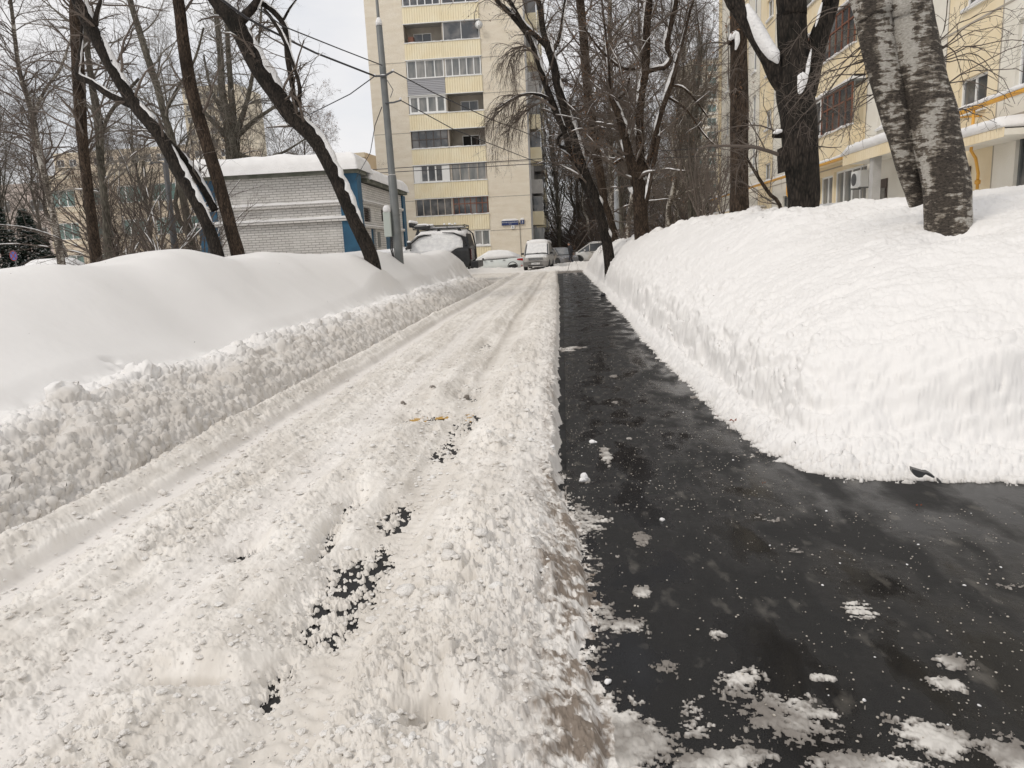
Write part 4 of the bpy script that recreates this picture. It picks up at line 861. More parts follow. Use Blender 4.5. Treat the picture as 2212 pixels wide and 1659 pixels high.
q = P(120, 560, 70); far_block('school_building', (q[0], 70, 0), R_(-6), 34, 10.8, 9, 3, M['beige'], 'pvc', 'green_glass', 'long low beige building with white window frames seen through the left trees', 'building', win=(.74, .52), sill0=1.2, strip=M['cream'])
q = P(-150, 560, 92); far_block('flat_roofed_building', (q[0], 92, 0), 0, 28, 13, 6, 3, M['pink'], 'pvc', 'glass', 'pale pinkish flat roofed building behind the spruces at the far left', 'building', win=(.4, .4), sill0=2)
q = P(150, 560, 150); far_block('apartment_house', (q[0], 150, 0), R_(-3), 40, 26, 14, 8, M['beige'], 'pvc', 'glass', 'beige apartment house far behind the low beige building', 'apartment house', win=(.6, .5), sill0=2, strip=M['cream'])
q = P(438, 560, 190); far_block('apartment_house', (q[0], 190, 0), R_(-3), 15, 47, 5, 15, M['cream'], 'pvc', 'glass', 'slim cream tower block rising above the substation roof', 'apartment house', win=(.6, .5), sill0=2)
q = P(1492, 560, 170); far_block('high_rise', (q[0], 170, -1), R_(4), 19, 42, 6, 14, M['cream'], 'cream' if False else 'pvc', 'green_glass', 'tall pale high rise with greenish windows seen between the right trees', 'high rise', win=(.66, .58), sill0=2, strip=M['white_wall'])

# ================================================================== VEHICLES
def wheel(parent, x, y, z, r, w, sgn, rim='chrome'):
    t = MB(); t.lathe((0, 0, 0), [(r*.60, -w/2), (r*.93, -w/2), (r, -w*.33), (r, w*.33), (r*.93, w/2), (r*.60, w/2)], 28, 'y'); o = t.build('wheel', M['rubber'], parent, smooth=False, loc=(x, y, z))
    q = MB(); q.lathe((0, 0, 0), [(r*.62, -w*.40), (r*.60, w*.30*sgn), (r*.5, w*.38*sgn), (r*.12, w*.30*sgn), (r*.08, w*.42*sgn)], 24, 'y')
    for k in range(5):
        a = k*2*pi/5; u = np.array([cos(a), 0, sin(a)])*r*.55; v = np.array([-sin(a), 0, cos(a)])*r*.09; q.obox(-v+np.array([0, w*.30*sgn, 0]), u, v*2, (0, w*.12*sgn, 0))
    q.build('rim', M[rim], o); return o
def ring(x, pts):      # pts half profile from bottom outside to top centre, mirrored
    return [(x, y, z) for y, z in pts]+[(x, -y, z) for y, z in reversed(pts)]
def car(name, lab, cat, loc, rz, L_, W_, st, gh, paint, wheels, glass='glass', rim='chrome', wr=.33, snow=None, grp=None):
    """st: stations (x, z bottom, z top, half width); gh: greenhouse (x, z top, half width low, half width top), belt z from st"""
    root = empty(name, loc, rz, lab, cat, grp); h = W_/2
    b = MB(); b.loft([ring(x, [(w*.82, zb_), (w*.97, zb_+.08), (w, zb_+(zt-zb_)*.45), (w*.985, zb_+(zt-zb_)*.75), (w*.93, zt-.03), (w*.80, zt)]) for x, zb_, zt, w in st]); b.build('body', paint, root, smooth=True, bevel=0)
    belt = lambda x: float(np.interp(x, [s[0] for s in st], [s[2] for s in st]))
    g = MB(); g.loft([ring(x, [(wl, belt(x)-.06), (wl*.6+wt*.4, belt(x)*.55+zt*.45), (wt, zt-.05), (wt*.86, zt)]) for x, zt, wl, wt in gh]); g.build('cabin_glass', M[glass], root, smooth=False)
    # roof
    rf = [q for q in gh if q[1] > max(z[1] for z in gh)-.16]; r = MB(); r.loft([ring(x, [(wt+.012, zt-.075), (wt+.012, zt-.04), (wt*.87, zt+.012)]) for x, zt, wl, wt in rf]); r.build('roof', paint, root, smooth=True)
    # pillars
    xs = [q for q in gh]; pl = MB()
    for s in (1, -1):
        for i in range(len(gh)-1):
            (xa, za, la, ta), (xb, zb2, lb, tb) = gh[i], gh[i+1]
            if abs(za-zb2) > .18:      # raked end: pillar along the slope
                pl.tube([(xa, s*(la if za < zb2 else ta), max(za-.03, belt(xa)-.02)), (xb, s*(lb if zb2 < za else tb), max(zb2-.03, belt(xb)-.02))], .035, 6)
        for q in wheels.get('pillars', []):
            zt = float(np.interp(q, [k[0] for k in gh], [k[1] for k in gh])); wl = float(np.interp(q, [k[0] for k in gh], [k[2] for k in gh])); wt = float(np.interp(q, [k[0] for k in gh], [k[3] for k in gh]))
            pl.tube([(q, s*(wl+.004), belt(q)-.02), (q+.0, s*(wl*.6+wt*.4+.006), belt(q)*.55+zt*.45), (q, s*(wt+.004), zt-.06)], .032, 6)
    pl.build('window_pillars', paint, root)
    for x in wheels['x']:
        for s in (1, -1):
            wheel(root, x, s*(h-.12), wr, wr, .22, s, rim)
            a = MB(); n = 14; ro, ri = wr*1.13, wr*1.0; secs = []
            for i in range(n+1):
                an = pi*i/n; secs.append([(x+ri*cos(an), s*(h-.22), wr+ri*sin(an)), (x+ri*cos(an), s*(h+.006), wr+ri*sin(an)), (x+ro*cos(an), s*(h+.006), wr+ro*sin(an)), (x+ro*cos(an), s*(h-.22), wr+ro*sin(an))])
            a.loft(secs); a.build('wheel_arch', M['black'], root)
    for s in (1, -1):
        m = MB(); xm, zm = wheels['mirror']; m.loft([[(xm-.05, s*(h+.02), zm), (xm+.08, s*(h+.02), zm), (xm+.08, s*(h+.02), zm+.13), (xm-.05, s*(h+.02), zm+.13)], [(xm-.05, s*(h+.2), zm+.01), (xm+.04, s*(h+.2), zm+.01), (xm+.04, s*(h+.2), zm+.12), (xm-.05, s*(h+.2), zm+.12)]]); m.obox((xm, s*(h-.06), zm+.01), (.05, 0, 0), (0, s*.09, 0), (0, 0, .04)); m.build('mirror', M['black'] if wheels.get('bm', 1) else paint, root, bevel=.015)
        for q in wheels.get('handles', []):
            m = MB(); m.box((q-.09, s*(h+.002) if s > 0 else -h-.03, belt(q)-.16), (q+.09, (h+.03) if s > 0 else -h-.002, belt(q)-.12)); m.build('door_handle', M['black'], root)
    if snow:
        s = MB(); secs = []
        for x, zt, wl, wt in gh:
            k = belt(x)*(1-snow['low'])+zt*snow['low'] if zt-belt(x) > .05 else belt(x)
            secs.append(ring(x, [(wl*1.0+.03, k), (wl*.5+wt*.5+.05, (k+zt)/2), (wt+.04, zt), (wt*.75, zt+snow['t']*(.9+.2*random.random())), (.08, zt+snow['t']*1.25)]))
        s.loft(secs); o = s.build('snow_cover', M['snow'], root, smooth=True)
        if snow.get('hood'):
            s = MB(); secs = []
            for x, t in snow['hood']: zt = belt(x); secs.append(ring(x, [(h*.90, zt-.05), (h*.88, zt+t*.6), (h*.6, zt+t), (.08, zt+t*1.15)]))
            s.loft(secs); s.build('snow_cover', M['snow'], root, smooth=True)
    return root
M['car_white'] = mat('white_paintwork', (.70, .74, .72), .35, coat=.3, noise=(2, 3), col2=(.74, .77, .75))
M['car_dirty'] = mat('dirty_silver_paint', (.30, .29, .27), .6, noise=(3, 5), col2=(.42, .405, .385))
M['car_grey'] = mat('blue_grey_paint', (.13, .135, .15), .35, coat=.4, noise=(3, 5), col2=(.17, .155, .14))
M['car_black'] = mat('black_paint', (.012, .012, .013), .3, noise=(4, 4), col2=(.03, .03, .03))
M['frost'] = mat('frost_covered', (.72, .72, .72), .8, noise=(6, 6), col2=(.85, .85, .84), bump=(20, .03))
M['car_w2'] = mat('white_dirty_paint', (.62, .61, .59), .4, noise=(1.5, 5), col2=(.40, .36, .31), ramp=(.5, .75))

# white sedan
sw = car('parked_car', 'white sedan under a rounded snow cover with red tail light, behind the black off-roader', 'car', (-4.95, 52.4, -.10), pi, 4.4, 1.7,
    [(-2.2, .38, .86, .66), (-2.1, .30, .98, .78), (-1.7, .22, 1.0, .84), (-.9, .2, .98, .85), (.6, .2, .94, .85), (1.1, .2, .93, .84), (1.8, .22, .82, .80), (2.1, .28, .70, .70), (2.2, .36, .6, .55)],
    [(-1.85, 1.0, .74, .70), (-1.0, 1.36, .80, .60), (-.3, 1.44, .82, .60), (.4, 1.40, .82, .60), (1.25, .94, .78, .70)], M['car_white'], dict(x=(-1.35, 1.35), pillars=(-.1,), mirror=(.75, .92), handles=(.15, -.75), bm=1), snow=dict(low=.0, t=.12, hood=[(1.2, .1), (1.7, .12), (2.05, .06)]))
for s in (1, -1):
    t = MB(); t.loft([[(-2.19, s*.45, .74), (-2.19, s*.45, .88), (-2.14, s*.45, .88), (-2.14, s*.45, .74)], [(-2.10, s*.80, .74), (-2.08, s*.80, .91), (-2.02, s*.78, .91), (-2.04, s*.78, .74)], [(-1.68, s*.866, .82), (-1.68, s*.866, .90), (-1.68, s*.84, .90), (-1.68, s*.84, .82)]]); t.build('tail_light', M['red'], sw)
    t = MB(); t.loft([[(-2.20, s*.5, .36), (-2.2, s*.5, .44), (-2.1, s*.5, .44), (-2.1, s*.5, .36)], [(-2.02, s*.83, .36), (-2.02, s*.83, .42), (-1.96, s*.78, .42), (-1.96, s*.78, .36)]]); t.build('reflector', M['red'], sw)

# small van, front to the camera
van = car('parked_van', 'dirty silver small van with a snowy windscreen facing the camera', 'van', (-1.62, 48.9, .04), R_(-94), 4.1, 1.72,
    [(-2.05, .3, 1.0, .78), (-1.9, .26, 1.06, .85), (0, .24, 1.06, .86), (1.1, .24, 1.05, .86), (1.25, .24, 1.02, .85), (1.85, .24, .88, .82), (2.0, .26, .80, .78), (2.06, .32, .62, .72)],
    [(-2.0, 1.72, .82, .70), (-1.9, 1.78, .84, .74), (.2, 1.82, .84, .74), (.62, 1.78, .84, .74), (1.35, 1.02, .82, .78)], M['car_dirty'], dict(x=(-1.3, 1.4), pillars=(-.6, .25), mirror=(1.0, 1.02), handles=(.1,)), wr=.31, snow=None)
s = MB(); s.loft([ring(x, [(.72, z), (.70, z+.10), (.45, z+.17), (.1, z+.19)]) for x, z in ((-2.0, 1.73), (-1.0, 1.80), (.2, 1.82), (.6, 1.79), (.72, 1.66))]); s.build('snow_cover', M['snow'], van, smooth=True)
s = MB(); s.add([(1.37, -.70, 1.07), (1.37, .70, 1.07), (.70, .64, 1.735), (.70, -.64, 1.735), (1.40, -.70, 1.10), (1.40, .70, 1.10), (.73, .64, 1.77), (.73, -.64, 1.77)], [(4, 5, 6, 7), (0, 1, 5, 4), (1, 2, 6, 5), (2, 3, 7, 6), (3, 0, 4, 7)]); s.build('windscreen_snow', M['frost'], van)
s = MB(); s.loft([ring(x, [(.70, z-.02), (.68, z+.03), (.3, z+.05), (.05, z+.055)]) for x, z in ((1.36, 1.0), (1.6, .95), (1.85, .885), (1.98, .80))]); s.build('snow_cover', M['frost'], van, smooth=True)
s = MB(); s.tube([(1.405, -.66, 1.09), (1.42, -.2, 1.075), (1.41, .1, 1.12)], .012, 5); s.tube([(1.42, -.05, 1.075), (1.41, .35, 1.12), (1.405, .62, 1.10)], .012, 5); s.build('wiper', M['black'], van)
for sg in (1, -1):
    s = MB(); s.loft([[(2.02, sg*.50, .62), (2.03, sg*.50, .80), (1.9, sg*.50, .84), (1.9, sg*.5, .62)], [(1.94, sg*.79, .62), (1.90, sg*.79, .86), (1.8, sg*.77, .88), (1.8, sg*.77, .62)]]); s.build('headlight', mat('dirty_lens', (.42, .41, .38), .4), van, bevel=.01)
    s = MB(); s.tube([(-1.8, sg*.66, 1.83), (-1.7, sg*.66, 1.93), (.3, sg*.66, 1.95), (.45, sg*.66, 1.84)], .025, 6); s.build('roof_rail', M['black'], van)
s = MB()
for i in range(3): s.box((2.04, -.46, .66+i*.05), (2.085, .46, .685+i*.05))
s.build('grille', M['chrome'], van); s = MB(); s.box((2.03, -.46, .65), (2.05, .46, .81)); s.build('grille_back', M['black'], van)
s = MB(); s.loft([ring(x, [(.80, .26), (.82, .40), (.80, .56), (.5, .58)]) for x in (1.96, 2.08, 2.13)]); s.build('bumper', mat('grey_bumper', (.14, .135, .125), .7, noise=(5, 4), col2=(.22, .21, .2)), van, bevel=.02)
s = MB(); s.box((2.132, -.5, .30), (2.137, .5, .35)); s.box((2.132, -.42, .53), (2.137, .42, .56)); s.build('air_intake', M['black'], van)
s = MB(); s.box((2.135, -.27, .385), (2.15, .27, .50)); pl_ = s.build('number_plate', M['white'], van); text_mesh('C276MP 177', .11, M['black'], pl_, (2.152, 0, .44), (pi/2, 0, pi/2), sx=.85)
s = MB(); s.tube([(2.16, -.1, .70), (2.17, 0, .735), (2.16, .1, .70)], .012, 4, mi=0); s.tube([(2.16, -.1, .665), (2.17, 0, .70), (2.16, .1, .665)], .012, 4); s.build('emblem', M['chrome'], van)

# blue grey hatchback
c3 = car('parked_car', 'blue grey hatchback parked behind the silver van', 'car', (-.30, 57.2, -.02), R_(-62), 4.1, 1.7,
    [(-2.0, .36, .95, .7), (-1.85, .24, 1.0, .8), (0, .2, .97, .85), (1.0, .2, .92, .84), (1.75, .22, .80, .78), (2.05, .3, .62, .62)],
    [(-1.9, 1.0, .74, .66), (-1.3, 1.36, .80, .62), (0, 1.46, .82, .60), (.4, 1.42, .82, .60), (1.3, .92, .78, .70)], M['car_grey'], dict(x=(-1.25, 1.3), pillars=(-.2,), mirror=(.85, .9), handles=(.1, -.8), bm=0))
for sg in (1, -1):
    s = MB(); s.loft([[(1.98, sg*.42, .60), (1.99, sg*.42, .70), (1.85, sg*.42, .74), (1.85, sg*.42, .6)], [(1.72, sg*.76, .62), (1.70, sg*.76, .76), (1.6, sg*.72, .76), (1.6, sg*.72, .62)]]); s.build('headlight', mat('clear_lens', (.5, .5, .5), .2), c3)
# white suv
c4 = car('parked_car', 'long white off-road estate with dark windows behind the walking person', 'car', (2.75, 60, .0), pi, 4.8, 1.85,
    [(-2.35, .45, 1.05, .8), (-2.2, .32, 1.12, .9), (0, .28, 1.1, .92), (1.1, .28, 1.06, .91), (1.9, .3, .98, .86), (2.3, .36, .8, .72), (2.4, .45, .65, .6)],
    [(-2.3, 1.2, .84, .78), (-1.9, 1.66, .86, .74), (-.5, 1.74, .88, .72), (.5, 1.70, .88, .72), (1.5, 1.06, .84, .76)], M['car_w2'], dict(x=(-1.4, 1.45), pillars=(.55, -.55, -1.5), mirror=(.95, 1.06), handles=(.35, -.7), bm=0), wr=.36)
for sg in (1, -1):
    s = MB(); s.tube([(-1.8, sg*.68, 1.73), (-1.2, sg*.68, 1.80), (.3, sg*.68, 1.79), (.6, sg*.68, 1.70)], .02, 5); s.build('roof_rail', M['chrome'], c4)
s = MB(); s.loft([ring(x, [(.66, z), (.62, z+.03), (.2, z+.05)]) for x, z in ((-1.8, 1.69), (-.5, 1.755), (.45, 1.715))]); s.build('snow_cover', M['snow'], c4, smooth=True)

# black off-roader under snow
def offroader():
    r = empty('off_road_vehicle', (-6.76, 33.0, .22), pi, 'big black boxy off-roader plastered with snow, roof rack on top, beside the lamp post', 'off-road vehicle'); r.scale = (1.1, 1, 1)
    h = 1.0; b = MB()
    b.loft([ring(x, [(w*.9, zb_), (w, zb_+.12), (w, zt-.16), (w*.96, zt-.03), (w*.88, zt)]) for x, zb_, zt, w in ((-2.42, .62, 1.38, .93), (-2.34, .52, 1.42, .99), (-1.0, .48, 1.42, 1.0), (.0, .48, 1.42, 1.0), (.5, .5, 1.36, 1.0), (2.2, .56, 1.28, .97), (2.4, .62, 1.12, .90))])
    b.build('body', M['car_black'], r, bevel=.03)
    c = MB(); c.loft([ring(x, [(wl, 1.38), (wl*.5+wt*.5, (1.38+zt)/2), (wt, zt-.06), (wt*.9, zt)]) for x, zt, wl, wt in ((-2.40, 1.46, .95, .93), (-2.28, 2.02, .95, .80), (-2.0, 2.08, .95, .80), (-.35, 2.08, .95, .80), (.18, 1.42, .95, .90))]); c.build('cabin', M['car_black'], r)
    # frost on side windows and upper doors (both sides)
    for s in (1, -1):
        V = []; Q = []; nx, nz = 80, 26
        for i in range(nx):
            x = -2.12+4.4*i/(nx-1)
            for j in range(nz):
                t = j/(nz-1); low = np.interp(x, [-2.12, -1.85, -1.5, -1.2, .2, 1.4, 2.3], [1.42, 1.38, 1.15, 1.10, 1.12, 1.12, 1.05]); top = np.interp(x, [-2.12, -1.9, -.42, 0, .3, 2.28], [1.90, 2.09, 2.09, 1.78, 1.44, 1.32])
                z = low+(top-low)*t+.02*(random.random()-.5)*(1 if j in (0,) else 0); yy = 1.012 if z < 1.36 else np.interp(z, [1.36, 1.7, 2.06], [.985, .905, .835])
                e = min(t, 1-t, i/(nx-1)*4, (1-i/(nx-1))*4); yy += .035*min(1, e*7)+.014*random.random()-.006*(e < .02)*3
                V.append((x, s*yy, z))
        for i in range(nx-1):
            for j in range(nz-1): a = i*nz+j; Q.append((a, a+nz, a+nz+1, a+1))
        mesh_np('side_snow', V, Q, M['frost'], r, smooth=True)
        q = MB(); q.tube([(.22, s*1.015, 1.44), (-.02, s*.985, 1.72), (-.30, s*.94, 1.95), (-.55, s*.925, 2.01), (-.85, s*.92, 2.02)], [.05, .06, .06, .045, .015], 6); q.tube([(-1.3, s*.915, 2.10), (-1.75, s*.92, 2.06), (-2.1, s*.93, 1.9), (-2.26, s*.97, 1.5)], [.012, .03, .05, .05], 6); q.build('window_pillars', M['black'], r)
        q = MB(); q.box((-.04, s*1.05 if s > 0 else -1.27, 1.44), (.10, 1.27 if s > 0 else -1.05, 1.74)); q.box((.0, s*.96 if s > 0 else -1.04, 1.34), (.06, 1.04 if s > 0 else -.96, 1.42)); mo = q.build('mirror', M['black'], r, bevel=.04)
        q = MB(); q.loft([[(-.05, s*1.05, 1.73), (.11, s*1.05, 1.73), (.08, s*1.07, 1.80), (.0, s*1.07, 1.80)], [(-.05, s*1.27, 1.73), (.11, s*1.27, 1.73), (.08, s*1.25, 1.81), (.0, s*1.25, 1.81)]]); q.build('mirror_snow', M['snow'], mo, bevel=.02)
        # wheels and fat arches
        for x in (-1.52, 1.55):
            wheel(r, x, s*.88, .46, .48, .32, s, 'car_black')
            a = MB(); secs = []
            for i in range(13):
                an = pi*(i/12)*1.1-.15; ri, ro = .54, .63; ya, yb_ = s*.80, s*1.05
                secs.append([(x+ri*cos(an), ya, .5+ri*sin(an)), (x+ri*cos(an), yb_, .5+ri*sin(an)), (x+ro*cos(an), yb_, .5+ro*sin(an)), (x+ro*cos(an), ya, .5+ro*sin(an))])
            a.loft(secs); a.build('wheel_arch', M['black'], r)
        q = MB(); q.box((-.9, s*.98 if s > 0 else -1.12, .42), (.95, 1.12 if s > 0 else -.98, .50)); q.build('running_board', M['black'], r)
        q = MB(); q.box((-2.46, .72 if s > 0 else -.98, .86), (-2.425, .98 if s > 0 else -.72, 1.34)); q.build('tail_light', mat('dark_red_lens', (.06, .008, .008), .25), r)
        q = MB(); q.box((-.02, s*1.013 if s > 0 else -1.075, 1.18), (.14, 1.075 if s > 0 else -1.013, 1.24)); q.build('door_handle', M['black'], r)
    q = MB(); q.box((-2.72, -1.02, .50), (-2.40, 1.02, .78)); q.build('rear_bumper', M['black'], r, bevel=.04)
    q = MB(); q.box((2.38, -.98, .52), (2.66, .98, .80)); q.build('front_bumper', M['black'], r, bevel=.04)
    lad = MB()
    for y in (.55, .82): lad.tube([(-2.30, y, 2.22), (-2.52, y, 2.0), (-2.60, y, 1.5), (-2.62, y, .9), (-2.5, y, .8)], .018, 6)
    for z in (1.0, 1.3, 1.6, 1.9): lad.tube([(-2.58 if z < 1.8 else -2.54, .55, z), (-2.58 if z < 1.8 else -2.54, .82, z)], .014, 5)
    lad.build('rear_ladder', M['black'], r)
    # roof snow, rack and lights
    q = MB(); q.loft([ring(x, [(.855, z-.14), (.88, z-.02), (.82, z+.10), (.55, z+.17), (.1, z+.19)]) for x, z in ((-2.26, 2.02), (-1.9, 2.07), (-.8, 2.08), (-.38, 2.06), (-.1, 1.78), (.22, 1.40))]); q.build('roof_snow', M['snow'], r, smooth=True)
    q = MB(); q.loft([ring(x, [(.92, z-.12), (.93, z), (.7, z+.12), (.1, z+.16)]) for x, z in ((.15, 1.42), (.8, 1.36), (2.2, 1.28), (2.42, 1.14), (2.46, .98))]); q.build('hood_snow', M['snow'], r, smooth=True)
    k = MB()
    for y in (-.78, .78):
        k.tube([(-2.2, y, 2.27), (-.1, y, 2.31)], .022, 6); k.tube([(-2.2, y, 2.38), (-.1, y, 2.46)], .022, 6)
        for x in (-2.2, -1.5, -.8, -.1): k.tube([(x, y, 2.27), (x, y, 2.43)], .016, 5)
    for x in np.linspace(-2.2, -.1, 7): k.tube([(x, -.78, 2.28), (x, .78, 2.28)], .014, 5)
    k.tube([(-2.2, -.78, 2.40), (-2.2, .78, 2.40)], .022, 6); k.tube([(-.1, -.78, 2.46), (-.1, .78, 2.46)], .022, 6)
    rack = k.build('roof_rack', M['black'], r)
    for x in (-2.0, -1.15, -.3):
        for y in (-.80, .80):
            f = MB(); f.loft([[(x-.12, y-.03, 2.04), (x+.12, y-.03, 2.04), (x+.12, y+.03, 2.04), (x-.12, y+.03, 2.04)], [(x-.03, y-.02, 2.28), (x+.03, y-.02, 2.28), (x+.03, y+.02, 2.28), (x-.03, y+.02, 2.28)]]); f.build('rack_foot', M['black'], rack)
    for y in (-.62, -.2, .2, .62):
        f = MB(); f.lathe((0, 0, 0), [(.06, -.05), (.10, -.03), (.115, .03), (.105, .06)], 14, 'x'); f.build('spot_lamp', M['black'], rack, loc=(.02, y, 2.50))
        s2 = MB(); s2.lathe((.02, y, 2.60), [(.10, 0), (.09, .06), (.05, .11), (.01, .12)], 10); s2.build('lamp_snow', M['snow'], rack, smooth=True)
    f = MB(); f.box((-.75, -.80, 2.30), (-.15, .80, 2.43)); f.build('light_box', M['black'], rack, bevel=.02); 
    f = MB(); f.loft([[(x, -.8, 2.42), (x, -.75, 2.42+hh), (x, .75, 2.42+hh), (x, .8, 2.42)] for x, hh in ((-.75, .05), (-.6, .12), (-.35, .11), (-.15, .04))]); f.build('rack_snow', M['snow'], rack, smooth=True)
    for i in range(9):
        x = -2.2+random.random()*1.5; y = random.choice((-.78, .78)); f = MB(); f.lathe((x, y, 2.43), [(.05, 0), (.06, .03), (.03, .07), (.005, .08)], 8); f.build('rack_snow', M['snow'], rack, smooth=True)
    f = MB()
    for q_ in range(4): f.loft([[(x, -.7+q_*.38, 2.30), (x, -.68+q_*.38, 2.36), (x, -.42+q_*.38, 2.36), (x, -.4+q_*.38, 2.30)] for x in (-2.1, -1.5, -.8)])
    f.build('rack_snow', M['snow'], rack)
offroader()
# ================================================================== TREES
def tubes_np(Pn, Rn, n):
    """many polylines at once: Pn (B,K,3), Rn (B,K) -> vertices, quads"""
    B, K, _ = Pn.shape; T = np.gradient(Pn, axis=1); T /= np.linalg.norm(T, axis=2, keepdims=True)+1e-9
    ref = np.where(np.abs(T[..., 2:3]) < .85, np.array([0, 0, 1.0]), np.array([1.0, 0, 0])); u = np.cross(T, ref); u /= np.linalg.norm(u, axis=2, keepdims=True)+1e-9; w = np.cross(T, u)
    a = np.arange(n)*2*pi/n; V = Pn[:, :, None, :]+Rn[:, :, None, None]*(np.cos(a)[None, None, :, None]*u[:, :, None, :]+np.sin(a)[None, None, :, None]*w[:, :, None, :])
    idx = np.arange(B*K*n).reshape(B, K, n); nx = np.roll(idx, -1, axis=2); Q = np.stack([idx[:, :-1], nx[:, :-1], nx[:, 1:], idx[:, 1:]], -1).reshape(-1, 4)
    return V.reshape(-1, 3), Q
def merge(parts):
    V = []; Q = []; b = 0
    for v, q in parts: V.append(v); Q.append(q+b); b += len(v)
    return np.concatenate(V), np.concatenate(Q)
def spawn(Pp, Rp, n, g, t0, t1, ang, lr, rr_, K=4, droop=0., up=0., jit=.12, minr=.0015):
    """children along parent polylines; n per parent; lr: length range relative to the parent's length, or absolute if negative"""
    B, Kp, _ = Pp.shape; seg = np.linalg.norm(np.diff(Pp, axis=1), axis=2); Lp = seg.sum(1)
    t = g.uniform(t0, t1, (B, n)); f = t*(Kp-1); i = np.minimum(f.astype(int), Kp-2); fr = (f-i)[..., None]; bi = np.arange(B)[:, None]
    base = Pp[bi, i]*(1-fr)+Pp[bi, i+1]*fr; D = Pp[bi, i+1]-Pp[bi, i]; D /= np.linalg.norm(D, axis=2, keepdims=True)+1e-9; rb = Rp[bi, i]*(1-fr[..., 0])+Rp[bi, i+1]*fr[..., 0]
    rnd = g.normal(size=(B, n, 3)); side = rnd-D*(rnd*D).sum(2, keepdims=True); side /= np.linalg.norm(side, axis=2, keepdims=True)+1e-9
    an = np.radians(g.uniform(ang[0], ang[1], (B, n)))[..., None]; d = D*np.cos(an)+side*np.sin(an); d[..., 2] += up; d /= np.linalg.norm(d, axis=2, keepdims=True)
    ln = g.uniform(abs(lr[0]), abs(lr[1]), (B, n)) if lr[0] < 0 else Lp[:, None]*g.uniform(lr[0], lr[1], (B, n))*(1.15-t*.55)
    m = B*n; base = base.reshape(m, 3); d = d.reshape(m, 3); ln = ln.reshape(m); r0 = np.maximum(rb.reshape(m)*rr_, minr)
    Pc = np.zeros((m, K, 3)); Pc[:, 0] = base; cur = d.copy()
    for k in range(1, K):
        cur = cur+g.normal(size=(m, 3))*jit; cur[:, 2] -= droop*k/K; cur[:, 2] += up*.4; cur /= np.linalg.norm(cur, axis=1, keepdims=True); Pc[:, k] = Pc[:, k-1]+cur*(ln/(K-1))[:, None]
    Rc = r0[:, None]*np.linspace(1, .35, K)[None]; return Pc, np.maximum(Rc, .0012)
def resample(pts, rad, step):
    pts = np.array(pts, float); rad = np.array(rad, float); s = np.concatenate([[0], np.cumsum(np.linalg.norm(np.diff(pts, axis=0), axis=1))]); n = max(4, int(s[-1]/step)+1); q = np.linspace(0, s[-1], n)
    # Catmull-Rom through the points
    out = []
    for t in q:
        i = min(max(np.searchsorted(s, t, side='right')-1, 0), len(pts)-2); u = (t-s[i])/(s[i+1]-s[i]+1e-9)
        p0 = pts[max(i-1, 0)]; p1 = pts[i]; p2 = pts[i+1]; p3 = pts[min(i+2, len(pts)-1)]
        out.append(.5*((2*p1)+(-p0+p2)*u+(2*p0-5*p1+4*p2-p3)*u*u+(-p0+3*p1-3*p2+p3)*u**3))
    return np.array(out), np.interp(q, s, rad)
def bark_tube(pts, rad, n=16, step=.12, amp=.07, seed=0, ridge=9):
    Pt, Rd = resample(pts, rad, step); g = np.random.default_rng(seed); K = len(Pt)
    T = np.gradient(Pt, axis=0); T /= np.linalg.norm(T, axis=1)[:, None]+1e-9; u = np.cross(T[0], [0, 1.0, 0.2]); u /= np.linalg.norm(u); V = []
    s = np.concatenate([[0], np.cumsum(np.linalg.norm(np.diff(Pt, axis=0), axis=1))])
    for i in range(K):
        u = u-T[i]*np.dot(u, T[i]); u /= np.linalg.norm(u); w = np.cross(T[i], u); a = np.arange(n)*2*pi/n
        dsp = amp*fbm(a*ridge/6.28*1.0+seed*3.1, np.full(n, s[i]*1.4+seed), 1.0, 4, seed, .6)+amp*.8*fbm(np.cos(a)*1.3, np.sin(a)*1.3+s[i]*1.1, 1.0, 3, seed+5)
        r = Rd[i]*(1+dsp); V.append(Pt[i]+r[:, None]*(np.cos(a)[:, None]*u+np.sin(a)[:, None]*w))
    V = np.array(V).reshape(-1, 3); idx = np.arange(K*n).reshape(K, n); nx = np.roll(idx, -1, 1); Q = np.stack([idx[:-1], nx[:-1], nx[1:], idx[1:]], -1).reshape(-1, 4); return (V, Q), (Pt, Rd)
